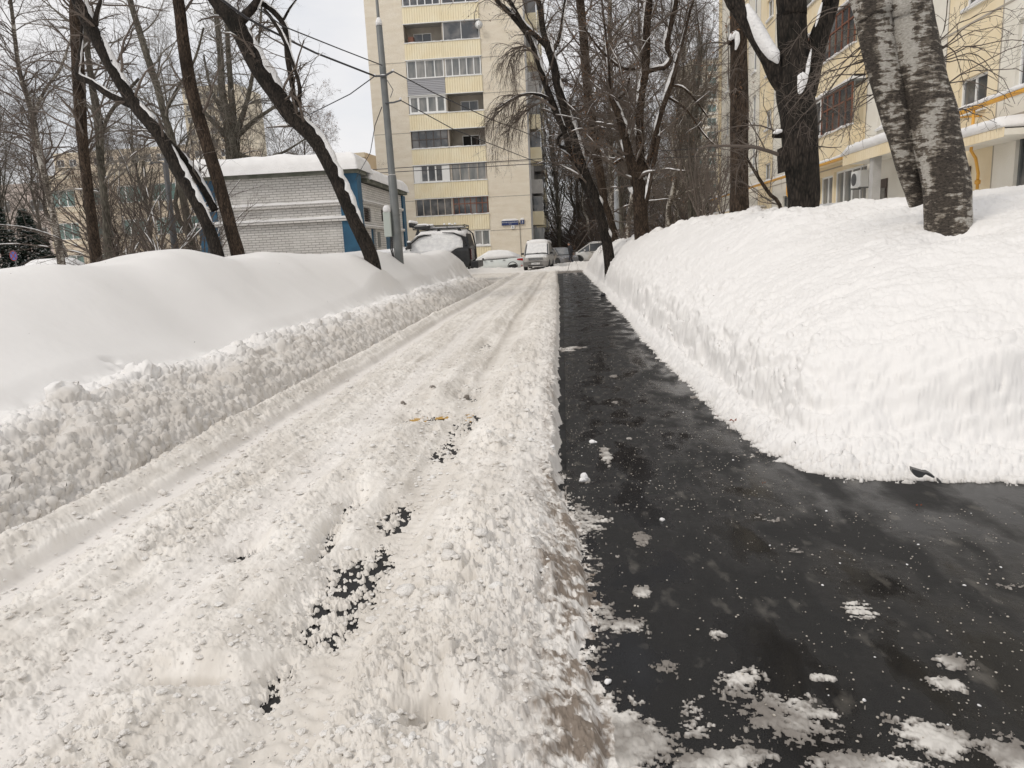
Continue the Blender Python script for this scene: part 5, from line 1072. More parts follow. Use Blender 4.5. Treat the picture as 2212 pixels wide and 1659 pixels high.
def limb_snow(Pt, Rd, g, cover=.6, thick=.5, side=None, minrun=3):
    """strips of snow lying on the upper side of a limb"""
    parts = []; K = len(Pt); T = np.gradient(Pt, axis=0); T /= np.linalg.norm(T, axis=1)[:, None]+1e-9
    k0 = g.uniform(0, 50); nz = fbm(np.arange(K)*.23+k0, np.full(K, k0), 1.0, 3, int(k0)); on = nz > (1-2*cover)*.7
    i = 0
    while i < K:
        if not on[i]: i += 1; continue
        j = i
        while j+1 < K and on[j+1]: j += 1
        if j-i >= minrun:
            ring_ = []; m = j-i
            for q in range(i, j+1):
                up = np.array([0, 0, 1.0])+(np.array(side) if side is not None else 0); nrm = up-T[q]*np.dot(up, T[q]); ln = np.linalg.norm(nrm); nrm = nrm/(ln+1e-9); w = np.cross(T[q], nrm)
                e = min(1, (q-i)/(m*.2+1), (j-q)/(m*.2+1))**.6; flat = .45+.55*min(1, ln); hh = Rd[q]*thick*e*flat*(.7+.6*g.random()); ww = Rd[q]*.85*e*(.40+.6*g.random())+.002
                row = []
                for a in np.linspace(-1.25, 1.25, 9):
                    cs = cos(a); row.append(Pt[q]+g.normal(size=3)*Rd[q]*.05+w*sin(a)*ww+nrm*(Rd[q]*.97*sqrt_(1-(sin(a)*ww/(Rd[q]*1.02+1e-9))**2)+hh*max(cs-.3, 0)*1.4-.004))
                ring_.append(row)
            A = np.array(ring_); kk = A.shape[0]; idx = np.arange(kk*9).reshape(kk, 9); Q = np.stack([idx[:-1, :-1], idx[:-1, 1:], idx[1:, 1:], idx[1:, :-1]], -1).reshape(-1, 4); parts.append((A.reshape(-1, 3), Q))
        i = j+1
    return parts
def sqrt_(v): return math.sqrt(max(v, 0))
def traced(name, lab, Y, limbs, bark='bark', seed=1, base_ext=1.2, twigs=(14, 8, 5), snow=.5, sthick=.5, side=None, twig_mat='twig', nt_=16, step=.12, amp=.07, ylean=None, leaves=0, tw_len=(-.7, -1.8), droop=.2, t0=.25, tw_r=.30, extra_lv=True, group='trees', tw_from=0, ang=(35, 75)):
    """a tree measured in the photograph: limbs = lists of (photo x, photo y, photo width, depth offset)"""
    g = np.random.default_rng(seed); trunk_parts = []; snow_parts = []; polys = []; first = None
    for li, lb in enumerate(limbs):
        pts = []; rad = []
        for q in lb:
            p, r_ = PR(q[0], q[1], q[2], Y+(q[3] if len(q) > 3 else 0)); pts.append(p); rad.append(r_)
        if li == 0:
            d = pts[0]-pts[1]; d = d/np.linalg.norm(d); pts.insert(0, pts[0]+np.array([d[0]*.3, d[1]*.3, -1.0])*base_ext); rad.insert(0, rad[0]*1.25)
        if lb[-1][1] <= 5 or lb[-1][1] < 0:      # leaves the frame at the top: let it carry on
            d = pts[-1]-pts[-2]; d /= np.linalg.norm(d); d = d*.8+np.array([0, 0, .45]); r0 = rad[-1]; last = pts[-1]; L2 = r0*34
            for k in range(1, 5): pts.append(last+d*L2*k/4+g.normal(size=3)*L2*.03); rad.append(r0*(1-k*.2))
        (V, Q), (Pt, Rd) = bark_tube(pts, rad, nt_ if rad[0] > .05 else 9, step, amp, seed+li); trunk_parts.append((V, Q)); polys.append((Pt, Rd))
        if snow: snow_parts += limb_snow(Pt[3 if li == 0 else 1:], Rd[3 if li == 0 else 1:], g, snow if li else snow*.8, sthick, side)
    base = polys[0][0][0].copy(); root = empty(name, tuple(base), 0, lab, 'tree', group)
    V, Q = merge(trunk_parts); mesh_np('trunk', V-base, Q, M[bark], root, smooth=True)
    # crown twigs
    parts = []; tips = []
    for li, (Pt, Rd) in enumerate(polys):
        K = 8; ii = np.linspace(0, len(Pt)-1, K); Pp = np.stack([np.interp(ii, np.arange(len(Pt)), Pt[:, c]) for c in range(3)], -1)[None]; Rp = np.interp(ii, np.arange(len(Pt)), Rd)[None]
        lo = t0 if li == 0 else .1
        n1 = max(2, int(twigs[0]*(np.linalg.norm(Pt[-1]-Pt[0])/5)))
        a = spawn(Pp, np.minimum(Rp, .12), n1, g, lo, 1, ang, tw_len, tw_r, 7, droop, .12, .16)
        b = spawn(*a, twigs[1], g, .15, 1, (25, 65), (.3, .6), .5, 5, droop, .05, .2); c = spawn(*b, twigs[2], g, .2, 1, (25, 60), (.3, .6), .55, 3, droop, 0, .2)
        parts += [tubes_np(*a, 5), tubes_np(*b, 4), tubes_np(*c, 3)]; tips.append(b[0])
        if snow and g.random() < 2:
            for k in range(len(a[0])):
                if g.random() < snow: snow_parts += limb_snow(*resample(a[0][k], a[1][k]*1.3, .08), g, .5, .9, None, 2)
    V, Q = merge(parts); mesh_np('crown', V-base, Q, M[twig_mat], root)
    if snow_parts: V, Q = merge(snow_parts); mesh_np('snow_cover', V-base, Q, M['snow'], root, smooth=True)
    if leaves:
        tp = np.concatenate([t.reshape(-1, 3) for t in tips]); k = g.integers(0, len(tp), leaves//5); c = np.repeat(tp[k], 5, 0)+g.normal(size=(leaves//5*5, 3))*.06; leaf_mesh(c-base, g, .022, root)
    return root
def leaf_mesh(c, g, sz, root):
    m = len(c); u = g.normal(size=(m, 3)); u /= np.linalg.norm(u, axis=1)[:, None]; w = np.cross(u, g.normal(size=(m, 3))); w /= np.linalg.norm(w, axis=1)[:, None]; s = sz*g.uniform(.6, 1.5, (m, 1))
    V = np.stack([c-u*s, c-w*s*.5, c+u*s*1.3-np.array([0, 0, .3])*s, c+w*s*.5], 1).reshape(-1, 3); o = mesh_np('leaves', V, np.arange(m*4).reshape(m, 4), M['leaf'], root); return o

# ---- measured trees, left of the road
c5 = lambda a, b, w: (1512+a*.293, b*.293, w*.293)
c6 = lambda a, b, w: (1782+a*.293, b*.293, w*.293)
traced('leaning_tree', 'dark tree leaning left with a low side limb, beside the straight brown trunk', 17.2,
    [[(470, 552, 28), (440, 470, 27), (390, 375, 27), (344, 292, 27), (290, 225, 26), (250, 160, 27), (215, 95, 28), (170, 0, 29)],
     [(464, 455, 16, .4), (430, 390, 17, .4), (394, 340, 17, .3), (360, 305, 15, .2), (330, 280, 12, 0)],
     [(286, 229, 16), (235, 205, 15), (200, 180, 13), (168, 163, 14), (172, 125, 8), (176, 90, 7), (177, 47, 6)], [(205, 55, 14), (212, 20, 10), (220, 0, 9)]], bark='bark_dark', seed=3, snow=.85, sthick=.35, side=(1.1, 0, .1), group='trees on the left drift', amp=.09)
traced('leaning_tree', 'straight brown trunk bending slightly left in front of the left substation corner', 17.6,
    [[(515, 552, 30), (500, 500, 27), (475, 405, 26), (450, 322, 26), (428, 250, 28), (410, 179, 28), (396, 90, 25), (385, 0, 24)]], bark='bark', seed=4, snow=0, group='trees on the left drift', twigs=(5, 6, 4))
traced('leaning_tree', 'thick dark tree leaning far left across the substation front, snow along its upper side', 18.0,
    [[(800, 552, 31), (768, 483, 29), (743, 422, 30), (718, 369, 30), (682, 304, 32), (629, 250, 36), (600, 208, 37), (557, 143, 38), (521, 72, 37), (492, 30, 34), (467, 0, 32)],
     [(518, 47, 24), (537, 28, 20), (553, 8, 18), (557, -3, 18)],
     [(640, 232, 13, .2), (632, 190, 11, .2), (622, 125, 13, .2), (620, 85, 14, .2), (612, 52, 11, .2), (585, 20, 12, .2), (557, 0, 12, .2)],
     [(640, 228, 12, -.2), (648, 200, 9, -.2), (640, 160, 8, -.2), (616, 90, 9, -.2), (590, 45, 8, -.2), (570, 20, 6, -.2)], [(610, 48, 6, .2), (625, 20, 5, .2), (640, 0, 4, .2)]], bark='bark_dark', seed=5, snow=.9, sthick=.42, side=(1.3, 0, 0), group='trees on the left drift', amp=.10, twigs=(7, 7, 4))
traced('roadside_tree', 'thick grey brown trunk, right one of the pair at the left drift, forking high up', 22.0,
    [[(210, 575, 24), (197, 465, 21), (184, 360, 21), (176, 280, 22), (170, 180, 26), (166, 90, 24), (163, 0, 22)]], bark='bark', seed=6, snow=.1, group='trees on the left drift', twigs=(15, 8, 5), tw_len=(-1.2, -3.2))
traced('roadside_tree', 'slimmer grey trunk just right of the thick one beside the low beige building', 23.5,
    [[(234, 562, 17), (229, 465, 15), (218, 358, 15), (212, 260, 18), (200, 190, 14), (190, 120, 12), (175, 0, 12)], [(216, 300, 9), (235, 250, 8), (265, 210, 7), (300, 170, 5)]], bark='bark_grey', seed=7, snow=.2, group='trees on the left drift', twigs=(15, 8, 5), twig_mat='twig_grey', tw_len=(-1.2, -3))
traced('birch_tree', 'banded birch trunk leaning left near the spruces', 30.0,
    [[(130, 552, 15), (118, 480, 14), (107, 430, 13), (92, 360, 13), (82, 322, 13), (72, 260, 12), (61, 215, 11), (40, 143, 9), (22, 0, 7)], [(72, 250, 7), (100, 190, 6), (130, 150, 5), (160, 60, 4)]], bark='birch', seed=8, snow=0, group='trees on the left drift', twigs=(22, 10, 6), tw_len=(-1.5, -4), twig_mat='twig', droop=.3)
traced('tall_poplar', 'pale tall trunk crossing behind the leaning tree at the upper left', 27.0,
    [[(378, 330, 14), (355, 250, 14), (340, 190, 14), (322, 136, 14), (297, 54, 13), (280, 0, 12)], [(355, 245, 8), (385, 190, 7), (420, 130, 5), (440, 60, 4)]], bark='bark_grey', seed=9, base_ext=4.5, snow=.2, group='trees on the left drift', twigs=(15, 8, 5), twig_mat='twig_grey', tw_len=(-1.2, -3.2))
traced('tall_poplar', 'spreading poplar with a fan of upright limbs rising behind the substation roof', 50.0,
    [[(503, 345, 28), (503, 322, 28), (500, 295, 30), (490, 250, 20), (480, 200, 15), (476, 120, 13), (468, 40, 11), (464, 0, 10)],
     [(502, 300, 22), (503, 250, 15), (498, 180, 12), (492, 90, 10), (490, 0, 9)], [(506, 300, 17), (520, 262, 12), (536, 210, 9), (548, 150, 7), (560, 80, 5), (566, 0, 4)],
     [(498, 305, 14), (470, 275, 10), (440, 240, 8), (420, 205, 6), (400, 150, 4)], [(508, 300, 12), (545, 265, 9), (580, 240, 7), (620, 215, 5)], [(500, 292, 12), (478, 240, 9), (455, 190, 6), (440, 120, 4)], [(505, 330, 9), (560, 345, 7), (610, 330, 5), (660, 300, 3)]],
    bark='bark_grey', seed=10, base_ext=8.5, snow=.35, group='trees behind the substation', twigs=(16, 9, 5), twig_mat='twig_grey', tw_len=(-1.5, -3.5))
# ---- the shrub twigs that stick out of the left drift
def twig_bush(name, lab, base, n, L_, r0, seed, mat_='twig', spread=(5, 50), group=None, droop=.1, snow=0, lv=(6, 4), leaves=0):
    g = np.random.default_rng(seed); root = empty(name, tuple(base), 0, lab, 'shrub', group); P0 = np.zeros((1, 2, 3)); P0[0, 1, 2] = .05; R0 = np.full((1, 2), r0)
    a = spawn(P0, R0, n, g, 0, 1, spread, (-L_*.6, -L_), 1.0, 6, droop, .05, .12); b = spawn(*a, lv[0], g, .2, 1, (20, 50), (.3, .6), .6, 5, droop, .05, .15); c = spawn(*b, lv[1], g, .2, 1, (20, 55), (.3, .6), .6, 3, droop, 0, .2)
    V, Q = merge([tubes_np(*a, 5), tubes_np(*b, 4), tubes_np(*c, 3)]); mesh_np('branches', V, Q, M[mat_], root)
    if snow:
        sp = []
        for k in range(len(a[0])):
            if g.random() < snow: sp += limb_snow(*resample(a[0][k], a[1][k]*1.2+.004, .08), g, .6, 1.0, None, 2)
        if sp: V, Q = merge(sp); mesh_np('snow_cover', V, Q, M['snow'], root, smooth=True)
    if leaves: k = g.integers(0, len(b[0]), leaves); leaf_mesh(b[0][k, 3]+g.normal(size=(leaves, 3))*.05, g, .03, root)
    return root
q = P(190, 572, 21); twig_bush('bare_shrub', 'low bare twigs sticking out of the left drift at the foot of the thick trunk', (q[0], q[1], q[2]-.3), 12, 1.5, .012, 21, spread=(50, 95), droop=.1, group='shrubs')
q = P(345, 560, 24); twig_bush('bare_shrub', 'tall bare shrub with arching stems left of the dark metal lamp post', (q[0], q[1], q[2]-.6), 16, 5.0, .03, 22, spread=(5, 55), snow=.5, group='shrubs', lv=(6, 5))
q = P(440, 560, 26); twig_bush('bare_shrub', 'dense bare shrub between the dark lamp post and the substation corner', (q[0], q[1], q[2]-.6), 18, 4.0, .025, 23, spread=(5, 60), snow=.5, group='shrubs', lv=(6, 5))
q = P(270, 560, 27); twig_bush('bare_shrub', 'bare shrub in front of the low beige building windows', (q[0], q[1], q[2]-.6), 16, 6.0, .03, 24, spread=(5, 60), snow=.3, group='shrubs', lv=(6, 5))

# ---- measured trees, right of the road
traced('leaning_tree', 'two stemmed dark tree leaning left over the road from the foot of the right bank', 24.0,
    [[(1314, 543, 23), (1300, 480, 22), (1286, 430, 22), (1268, 385, 20), (1253, 344, 20), (1238, 290, 19), (1225, 251, 19), (1210, 205, 18), (1203, 179, 18), (1196, 140, 17), (1185, 107, 17), (1172, 60, 13), (1168, 20, 13), (1164, 0, 12)],
     [(1276, 425, 17, .2), (1262, 395, 17, .2), (1248, 365, 16, .2), (1232, 329, 15, .2), (1225, 300, 15, .1), (1218, 279, 14, .1), (1204, 250, 15, .1), (1193, 222, 14, .1), (1180, 188, 12, .1), (1171, 161, 13, .1), (1160, 125, 12, .1), (1150, 97, 12, .1), (1135, 70, 11, .1), (1117, 47, 11, .1), (1095, 22, 10, .1), (1072, 0, 9, .1)],
     [(1180, 100, 12), (1160, 80, 11), (1145, 67, 10), (1132, 54, 10), (1118, 32, 9), (1107, 12, 8), (1100, 0, 8)], [(1193, 113, 9), (1208, 85, 8), (1214, 50, 7), (1218, 21, 6), (1222, 0, 6)],
     [(1228, 322, 8, .2), (1212, 318, 7, .2), (1204, 308, 8, .2), (1208, 296, 6, .2), (1216, 290, 5, .2)], [(1191, 218, 8), (1165, 205, 6), (1130, 205, 5), (1095, 222, 4), (1070, 240, 3)]],
    bark='bark_dark', seed=11, snow=.8, sthick=.5, side=(.7, -.2, .2), group='trees on the right bank', twigs=(16, 9, 5), leaves=1800, tw_len=(-.8, -2.4), amp=.09, droop=.25)
traced('roadside_tree', 'reddish brown trunk curving up behind the two stemmed leaning tree', 31.0,
    [[(1329, 520, 16), (1318, 470, 15), (1306, 440, 15), (1300, 400, 18), (1293, 360, 20), (1286, 322, 22), (1276, 250, 22), (1268, 179, 20), (1263, 120, 19), (1260, 72, 18), (1253, 0, 18)], [(1290, 345, 10), (1265, 328, 9), (1250, 300, 7), (1240, 280, 5)], [(1305, 440, 12), (1320, 475, 10), (1334, 512, 9)]],
    bark='bark', seed=12, snow=.2, group='trees on the right bank', twigs=(30, 11, 6), leaves=2200, tw_len=(-1.2, -3.4))
traced('branching_tree', 'stout trunk splitting into three limbs with a snow filled crotch, centre right of the road', 23.0,
    [[(1387, 512, 33), (1384, 470, 31), (1382, 430, 31), (1379, 400, 33), (1368, 365, 26), (1358, 335, 20), (1350, 295, 19), (1340, 262, 17), (1333, 240, 16), (1325, 222, 12), (1318, 205, 8), (1316, 160, 6), (1310, 90, 5), (1300, 0, 4)],
     [(1384, 385, 22), (1384, 350, 18), (1382, 322, 17), (1382, 280, 16), (1383, 243, 16), (1386, 200, 16), (1393, 161, 17), (1396, 110, 17), (1397, 72, 17), (1402, 0, 16)],
     [(1390, 372, 15), (1402, 345, 13), (1413, 305, 11), (1424, 260, 11), (1436, 222, 12), (1448, 186, 12), (1458, 154, 10), (1466, 120, 8), (1475, 90, 7), (1490, 29, 6), (1498, 0, 5)],
     [(1396, 440, 9, -.2), (1406, 385, 9, -.2), (1415, 340, 9, -.2), (1424, 295, 8, -.2)], [(1390, 158, 10), (1420, 149, 9), (1437, 146, 10), (1450, 125, 9), (1440, 100, 11), (1447, 64, 11), (1455, 30, 11), (1461, 0, 11)], [(1383, 246, 13), (1368, 247, 14), (1356, 246, 14)],
     [(1325, 222, 7), (1338, 214, 6), (1352, 200, 5), (1360, 170, 4)], [(1372, 150, 6), (1345, 148, 6), (1320, 130, 5), (1290, 100, 5), (1262, 60, 4)], [(1378, 345, 8), (1362, 350, 8), (1350, 342, 7), (1325, 355, 5)], [(1447, 185, 5), (1475, 190, 5), (1500, 215, 4), (1530, 255, 3)], [(1440, 210, 5), (1480, 235, 5), (1520, 290, 3.5), (1550, 320, 3)]],
    bark='bark', seed=13, snow=.62, sthick=.95, side=(-.25, 0, .2), group='trees on the right bank', twigs=(20, 9, 5), leaves=2600, tw_len=(-.9, -2.6), amp=.12)
traced('birch_tree', 'slender speckled birch trunk between the leaning tree and the stout split trunk', 34.0,
    [[(1322, 520, 14), (1320, 420, 12), (1319, 300, 11), (1319, 150, 10), (1317, 60, 9), (1318, 0, 8)], [(1319, 350, 6), (1334, 330, 5), (1350, 300, 4)], [(1319, 90, 6), (1340, 60, 5), (1370, 20, 4)]], bark='birch', seed=14, snow=.1, group='trees on the right bank', twigs=(36, 11, 6), tw_len=(-1.2, -3.6), droop=.3, leaves=1200)
traced('straight_tree', 'straight dark vertical trunk standing on the bank beside the yellow block', 15.0,
    [[(1597, 462, 42), (1597, 400, 39), (1597, 264, 38), (1597, 180, 37), (1596, 88, 35), (1594, 29, 33), (1592, 0, 32)], [(1588, 80, 14), (1578, 88, 13), (1573, 95, 12)], [(1586, 205, 13), (1577, 207, 12)]], bark='bark', seed=15, snow=.12, group='trees on the right bank', twigs=(8, 8, 5), leaves=500, nt_=28, step=.08, t0=.55)
traced('forked_tree', 'massive dark trunk forking into three thick limbs on the right bank', 11.2,
    [[c5(760, 1570, 215)[:3], c5(765, 1450, 225), c5(755, 1300, 235), c5(740, 1150, 245), c5(732, 1000, 250), c5(722, 850, 255), c5(700, 720, 262), c5(690, 600, 255), c5(690, 480, 222), c5(688, 400, 212), c5(682, 250, 208), c5(672, 100, 208), c5(670, 0, 210)],
     [c5(640, 640, 150), c5(575, 560, 138), c5(510, 430, 122), c5(450, 330, 118), c5(390, 230, 112), c5(330, 130, 112), c5(270, 50, 100), c5(225, -20, 95)],
     [c5(790, 700, 130), c5(815, 600, 122), c5(835, 500, 118), c5(862, 350, 128), c5(890, 240, 130), c5(925, 150, 120), c5(945, 80, 118), c5(965, 0, 120)],
     [c5(640, 985, 60), c5(590, 1000, 40), c5(535, 1000, 34)], [c5(650, 1260, 150), c5(625, 1160, 110), c5(598, 1090, 60)]],
    bark='bark_dark', seed=16, snow=.0, group='trees on the right bank', twigs=(3, 6, 4), nt_=40, step=.05, t0=.6, amp=.06, tw_len=(-.8, -1.6))
FT = bpy.data.objects['forked_tree']
# the snow packed into its forks
def snow_blob(name, parent, pts, mat_='snow', seed=0):
    """pts: (photo x, photo y, photo width, depth Y): lumpy snow body"""
    P_ = []; Rr = []
    for a, b, w, Y in pts: p, r_ = PR(a, b, w, Y); P_.append(p); Rr.append(r_)
    (V, Q), _ = bark_tube(P_, Rr, 18, .03, .16, seed); loc = np.array(parent.location); mesh_np(name, V-loc, Q, M[mat_], parent, smooth=True)
snow_blob('snow_cover', FT, [(*c5(345, 30, 20), 11.14), (*c5(370, 120, 85), 11.14), (*c5(430, 230, 95), 11.12), (*c5(490, 330, 100), 11.10), (*c5(545, 410, 92), 11.08), (*c5(575, 470, 12), 11.08)], seed=2)
snow_blob('snow_cover', FT, [(*c5(745, 520, 20), 11.02), (*c5(742, 575, 110), 11.02), (*c5(738, 630, 90), 11.0), (*c5(730, 690, 50), 10.98), (*c5(722, 725, 8), 10.98)], seed=3)
snow_blob('snow_cover', FT, [(*c5(822, 360, 6), 11.05), (*c5(805, 440, 22), 11.02), (*c5(785, 530, 40), 11.02), (*c5(760, 600, 40), 11.0)], seed=4)
snow_blob('snow_cover', FT, [(*c5(540, 985, 10), 11.1), (*c5(570, 970, 36), 11.1), (*c5(605, 965, 20), 11.1)], seed=5)
snow_blob('snow_cover', FT, [(*c5(900, 20, 10), 11.0), (*c5(880, 90, 24), 11.0), (*c5(862, 160, 16), 11.0), (*c5(850, 200, 5), 11.0)], seed=6)
ST = bpy.data.objects['straight_tree']
snow_blob('snow_cover', ST, [(*c5(215, 300, 12), 14.82), (*c5(238, 270, 45), 14.8), (*c5(268, 250, 40), 14.78), (*c5(275, 310, 36), 14.78), (*c5(262, 370, 10), 14.8)], seed=7)
# the two stems of the near birch
BY = 7.0
traced('birch_tree', 'big old birch with two fused rough trunks leaning left on the right bank', BY,
    [[c6(905, 1690, 312), c6(903, 1560, 310), c6(900, 1400, 312), c6(885, 1300, 306), c6(862, 1200, 302), c6(838, 1100, 308), c6(815, 1000, 315), c6(800, 900, 330), c6(775, 800, 325), c6(745, 700, 318), c6(720, 600, 316), c6(700, 500, 318), c6(678, 400, 320), c6(660, 300, 312), c6(642, 200, 305), c6(630, 100, 302), c6(622, 0, 302)],
     [(*c6(690, 1500, 130), .28), (*c6(655, 1400, 128), .26), (*c6(625, 1300, 140), .22), (*c6(600, 1200, 150), .16), (*c6(580, 1100, 160), .12), (*c6(560, 1000, 172), .09), (*c6(530, 900, 182), .07), (*c6(505, 800, 190), .06), (*c6(480, 700, 200), .05), (*c6(455, 600, 212), .05), (*c6(430, 500, 220), .05), (*c6(405, 400, 225), .05), (*c6(385, 300, 232), .05), (*c6(368, 200, 240), .05), (*c6(350, 100, 250), .05), (*c6(335, 0, 255), .05)]],
    bark='birch', seed=17, snow=.0, group='trees on the right bank', twigs=(0, 2, 2), nt_=72, step=.02, t0=.8, amp=.055, tw_len=(-.5, -1.0), base_ext=.6)
BT = [o for o in bpy.data.objects if o.name.startswith('birch_tree') and 'two fused' in o.get('label', '')][0]
snow_blob('snow_cover', BT, [(*c6(866, 590, 6), 7.02), (*c6(880, 660, 34), 7.02), (*c6(905, 730, 44), 7.02), (*c6(935, 800, 36), 7.02), (*c6(955, 850, 22), 7.02), (*c6(962, 868, 5), 7.02)], seed=8)
snow_blob('snow_cover', BT, [(*c6(503, 1000, 6), 7.25), (*c6(515, 1060, 26), 7.25), (*c6(530, 1150, 22), 7.25), (*c6(555, 1250, 26), 7.25), (*c6(578, 1310, 6), 7.25)], seed=9)
# thin hanging shoots round the birch, in front of the yellow block
def shoots(parent, specs, seed, r0=.006):
    g = np.random.default_rng(seed); parts = []; loc = np.array(parent.location)
    for (a, b, Y, dx, dz, n, L_) in specs:
        p = PR(*c6(a, b, 1)[:2], 1, Y)[0]; D = np.zeros((1, 2, 3)); D[0, 0] = p; D[0, 1] = p+np.array([dx, 0, dz])*.01
        A = spawn(D, np.full((1, 2), r0), n, g, 0, 1, (3, 32), (-L_*.5, -L_), 1, 9, .35, .08, .2); B = spawn(*A, 5, g, .25, 1, (25, 60), (.25, .5), .55, 5, .15, .05, .22); Cc = spawn(*B, 3, g, .2, 1, (30, 60), (.3, .5), .6, 3, 0, .1, .25)
        parts += [tubes_np(*A, 6), tubes_np(*B, 5), tubes_np(*Cc, 4)]
    V, Q = merge(parts); mesh_np('crown', V-loc, Q, M['twig'], parent)
shoots(BT, [(800, 345, 7.0, 1, .9, 3, .75), (820, 390, 7.0, 1, .5, 3, 1.0), (845, 450, 7.0, 1, .2, 4, 1.1), (900, 620, 7.0, 1, .4, 3, 1.1), (940, 830, 7.0, 1, .1, 3, .6), (300, 230, 7.2, -1, -.4, 3, .9), (350, 420, 7.2, -1, -.5, 5, 1.2), (380, 520, 7.2, -1, -.9, 5, 1.3), (430, 680, 7.2, -1, -.3, 3, .9), (320, 300, 7.2, -1, -.9, 4, 1.5), (240, 40, 7.2, -1, .1, 2, .8)], 5)
q = P(1570, 470, 15.6); q2 = PR(*c5(580, 1500, 1)[:2], 1, 13)[0]
traced('sapling', 'thin sapling leaning left between the straight and the forked trunk', 13.0, [[c5(585, 1505, 26), c5(520, 1440, 26), c5(450, 1340, 24), (*c5(400, 1260, 22),), c5(350, 1170, 14), c5(330, 1080, 8)], [c5(440, 1330, 12), c5(410, 1200, 9), c5(420, 1080, 7), c5(400, 900, 5)]], bark='bark', seed=18, snow=.25, twigs=(30, 8, 5), tw_len=(-.5, -1.6), group='trees on the right bank', base_ext=.5)
q = P(1660-0, 470, 24); twig_bush('bare_shrub', 'upright bare shrub on the bank left of the straight trunk', (*P(1517, 505, 20)[:2], 1.6), 12, 3.2, .02, 25, spread=(4, 32), droop=-.02, snow=.0, group='shrubs', lv=(8, 5))
twig_bush('bare_shrub', 'small bare shrub right beside the straight trunk in front of the yellow block', (*P(1560, 470, 18)[:2], 1.9), 8, 2.4, .014, 26, spread=(4, 30), droop=-.02, group='shrubs', lv=(7, 4))

# ---- woods: a few kinds of tree, copied
def proto(name, H_, r0, seed, kind, bark, tm, leaves=0, snow=0):
    g = np.random.default_rng(seed); K = 14; z = np.linspace(-.5, H_, K); w = np.cumsum(g.normal(size=(K, 2))*.22, 0); w -= w[0]; Pt = np.stack([w[:, 0], w[:, 1], z], -1)[None]; Rt = np.maximum(r0*(1-np.linspace(0, 1, K)**1.1*.93), .015)[None]
    if kind == 'birch': n1, ang, lr, dr, up, t0 = 46, (25, 55), (.14, .30), .02, .12, .22
    elif kind == 'spread': n1, ang, lr, dr, up, t0 = 30, (30, 65), (.25, .48), -.02, .2, .18
    else: n1, ang, lr, dr, up, t0 = 36, (15, 40), (.2, .40), -.05, .3, .12
    a = spawn(Pt, Rt, n1, g, t0, .98, ang, lr, .42, 7, dr, up, .12); dd = .55 if kind == 'birch' else .08
    b = spawn(*a, 11, g, .15, 1, (25, 60), (.28, .55), .48, 5, dd*.5, .03, .16); c = spawn(*b, 8, g, .1, 1, (20, 60), (.3, .6), .5, 5, dd, 0, .16, .003); d = spawn(*c, 4, g, .1, 1, (20, 60), (.35, .7), .6, 3, dd, 0, .2, .0025)
    root = empty(name, (0, 0, 0)); V, Q = tubes_np(Pt, Rt, 12); Va, Qa = tubes_np(*a, 6); V, Q = merge([(V, Q), (Va, Qa)]); mesh_np('trunk', V, Q, M[bark], root, smooth=True)
    V, Q = merge([tubes_np(*b, 4), tubes_np(*c, 3), tubes_np(*d, 3)]); mesh_np('crown', V, Q, M[tm], root)
    if snow:
        sp = []
        for k in range(len(a[0])):
            if g.random() < snow: sp += limb_snow(*resample(a[0][k], a[1][k]*1.1+.01, .25), g, .55, .7, None, 2)
        if sp: V, Q = merge(sp); mesh_np('snow_cover', V, Q, M['snow'], root, smooth=True)
    if leaves: k = g.integers(0, len(c[0]), leaves); leaf_mesh(c[0][k, 2]+g.normal(size=(leaves, 3))*.05, g, .045, root)
    return root
protos = {'A': proto('bare_tree', 15, .17, 31, 'birch', 'birch', 'twig'), 'B': proto('bare_tree', 14, .20, 32, 'spread', 'bark_grey', 'twig_grey', snow=.4), 'C': proto('bare_tree', 13, .15, 33, 'spread', 'bark', 'twig', snow=.3, leaves=1500),
          'D': proto('bare_tree', 16, .18, 34, 'up', 'bark_grey', 'twig_grey'), 'E': proto('bare_tree', 10, .12, 35, 'up', 'bark_dark', 'twig', snow=.4), 'F': proto('bare_tree', 12, .14, 36, 'spread', 'bark_dark', 'twig', leaves=2500)}
used = set()
def plant(kind, px, Y, sc, lab, grp, rz=None, z=0.0):
    o = protos[kind] if kind not in used else copy_tree(protos[kind]); used.add(kind)
    q = P(px, 560, Y); o.location = (q[0], Y, z); o.rotation_euler = (0, 0, random.uniform(0, 6.28) if rz is None else rz); s = sc*random.uniform(.9, 1.1); o.scale = (s, s, s*random.uniform(.95, 1.1)); return tag(o, lab, 'tree', grp)
L1_ = 'bare tree in the loose grove beyond the left drift, behind the leaning trunks'; G1 = 'bare trees in the left grove'
L_list = [(-60, 40), (28, 46), (92, 50), (158, 44), (268, 42), (318, 52), (410, 50), (205, 62), (455, 60)]
def ORD(i, lst):
    k = sorted(range(len(lst)), key=lambda q: lst[q][0]).index(i); return ['first', 'second', 'third', 'fourth', 'fifth', 'sixth', 'seventh', 'eighth', 'ninth', 'tenth', 'eleventh', 'twelfth'][k]
for i, (px, Y) in enumerate(L_list): plant('ADBAEDBFADB'[i], px, Y, random.uniform(.85, 1.1), ORD(i, L_list)+' bare tree from the left in the grove beyond the left drift', G1)
L2_ = 'bare tree standing close behind the substation, between it and the tower'; G2 = 'bare trees behind the substation'
S_list = [(545, 51), (590, 54), (640, 52), (680, 55), (720, 52), (745, 56), (600, 62), (660, 66), (560, 68)]
for i, (px, Y) in enumerate(S_list): plant('CFBCFEDCEBC'[i], px, Y, random.uniform(.66, .88), ORD(i, S_list)+' bare tree from the left among those behind the substation', G2)
L3_ = 'dark bare tree in the dense wood beyond the parked cars'; G3 = 'dark trees in the wood at the end of the road'
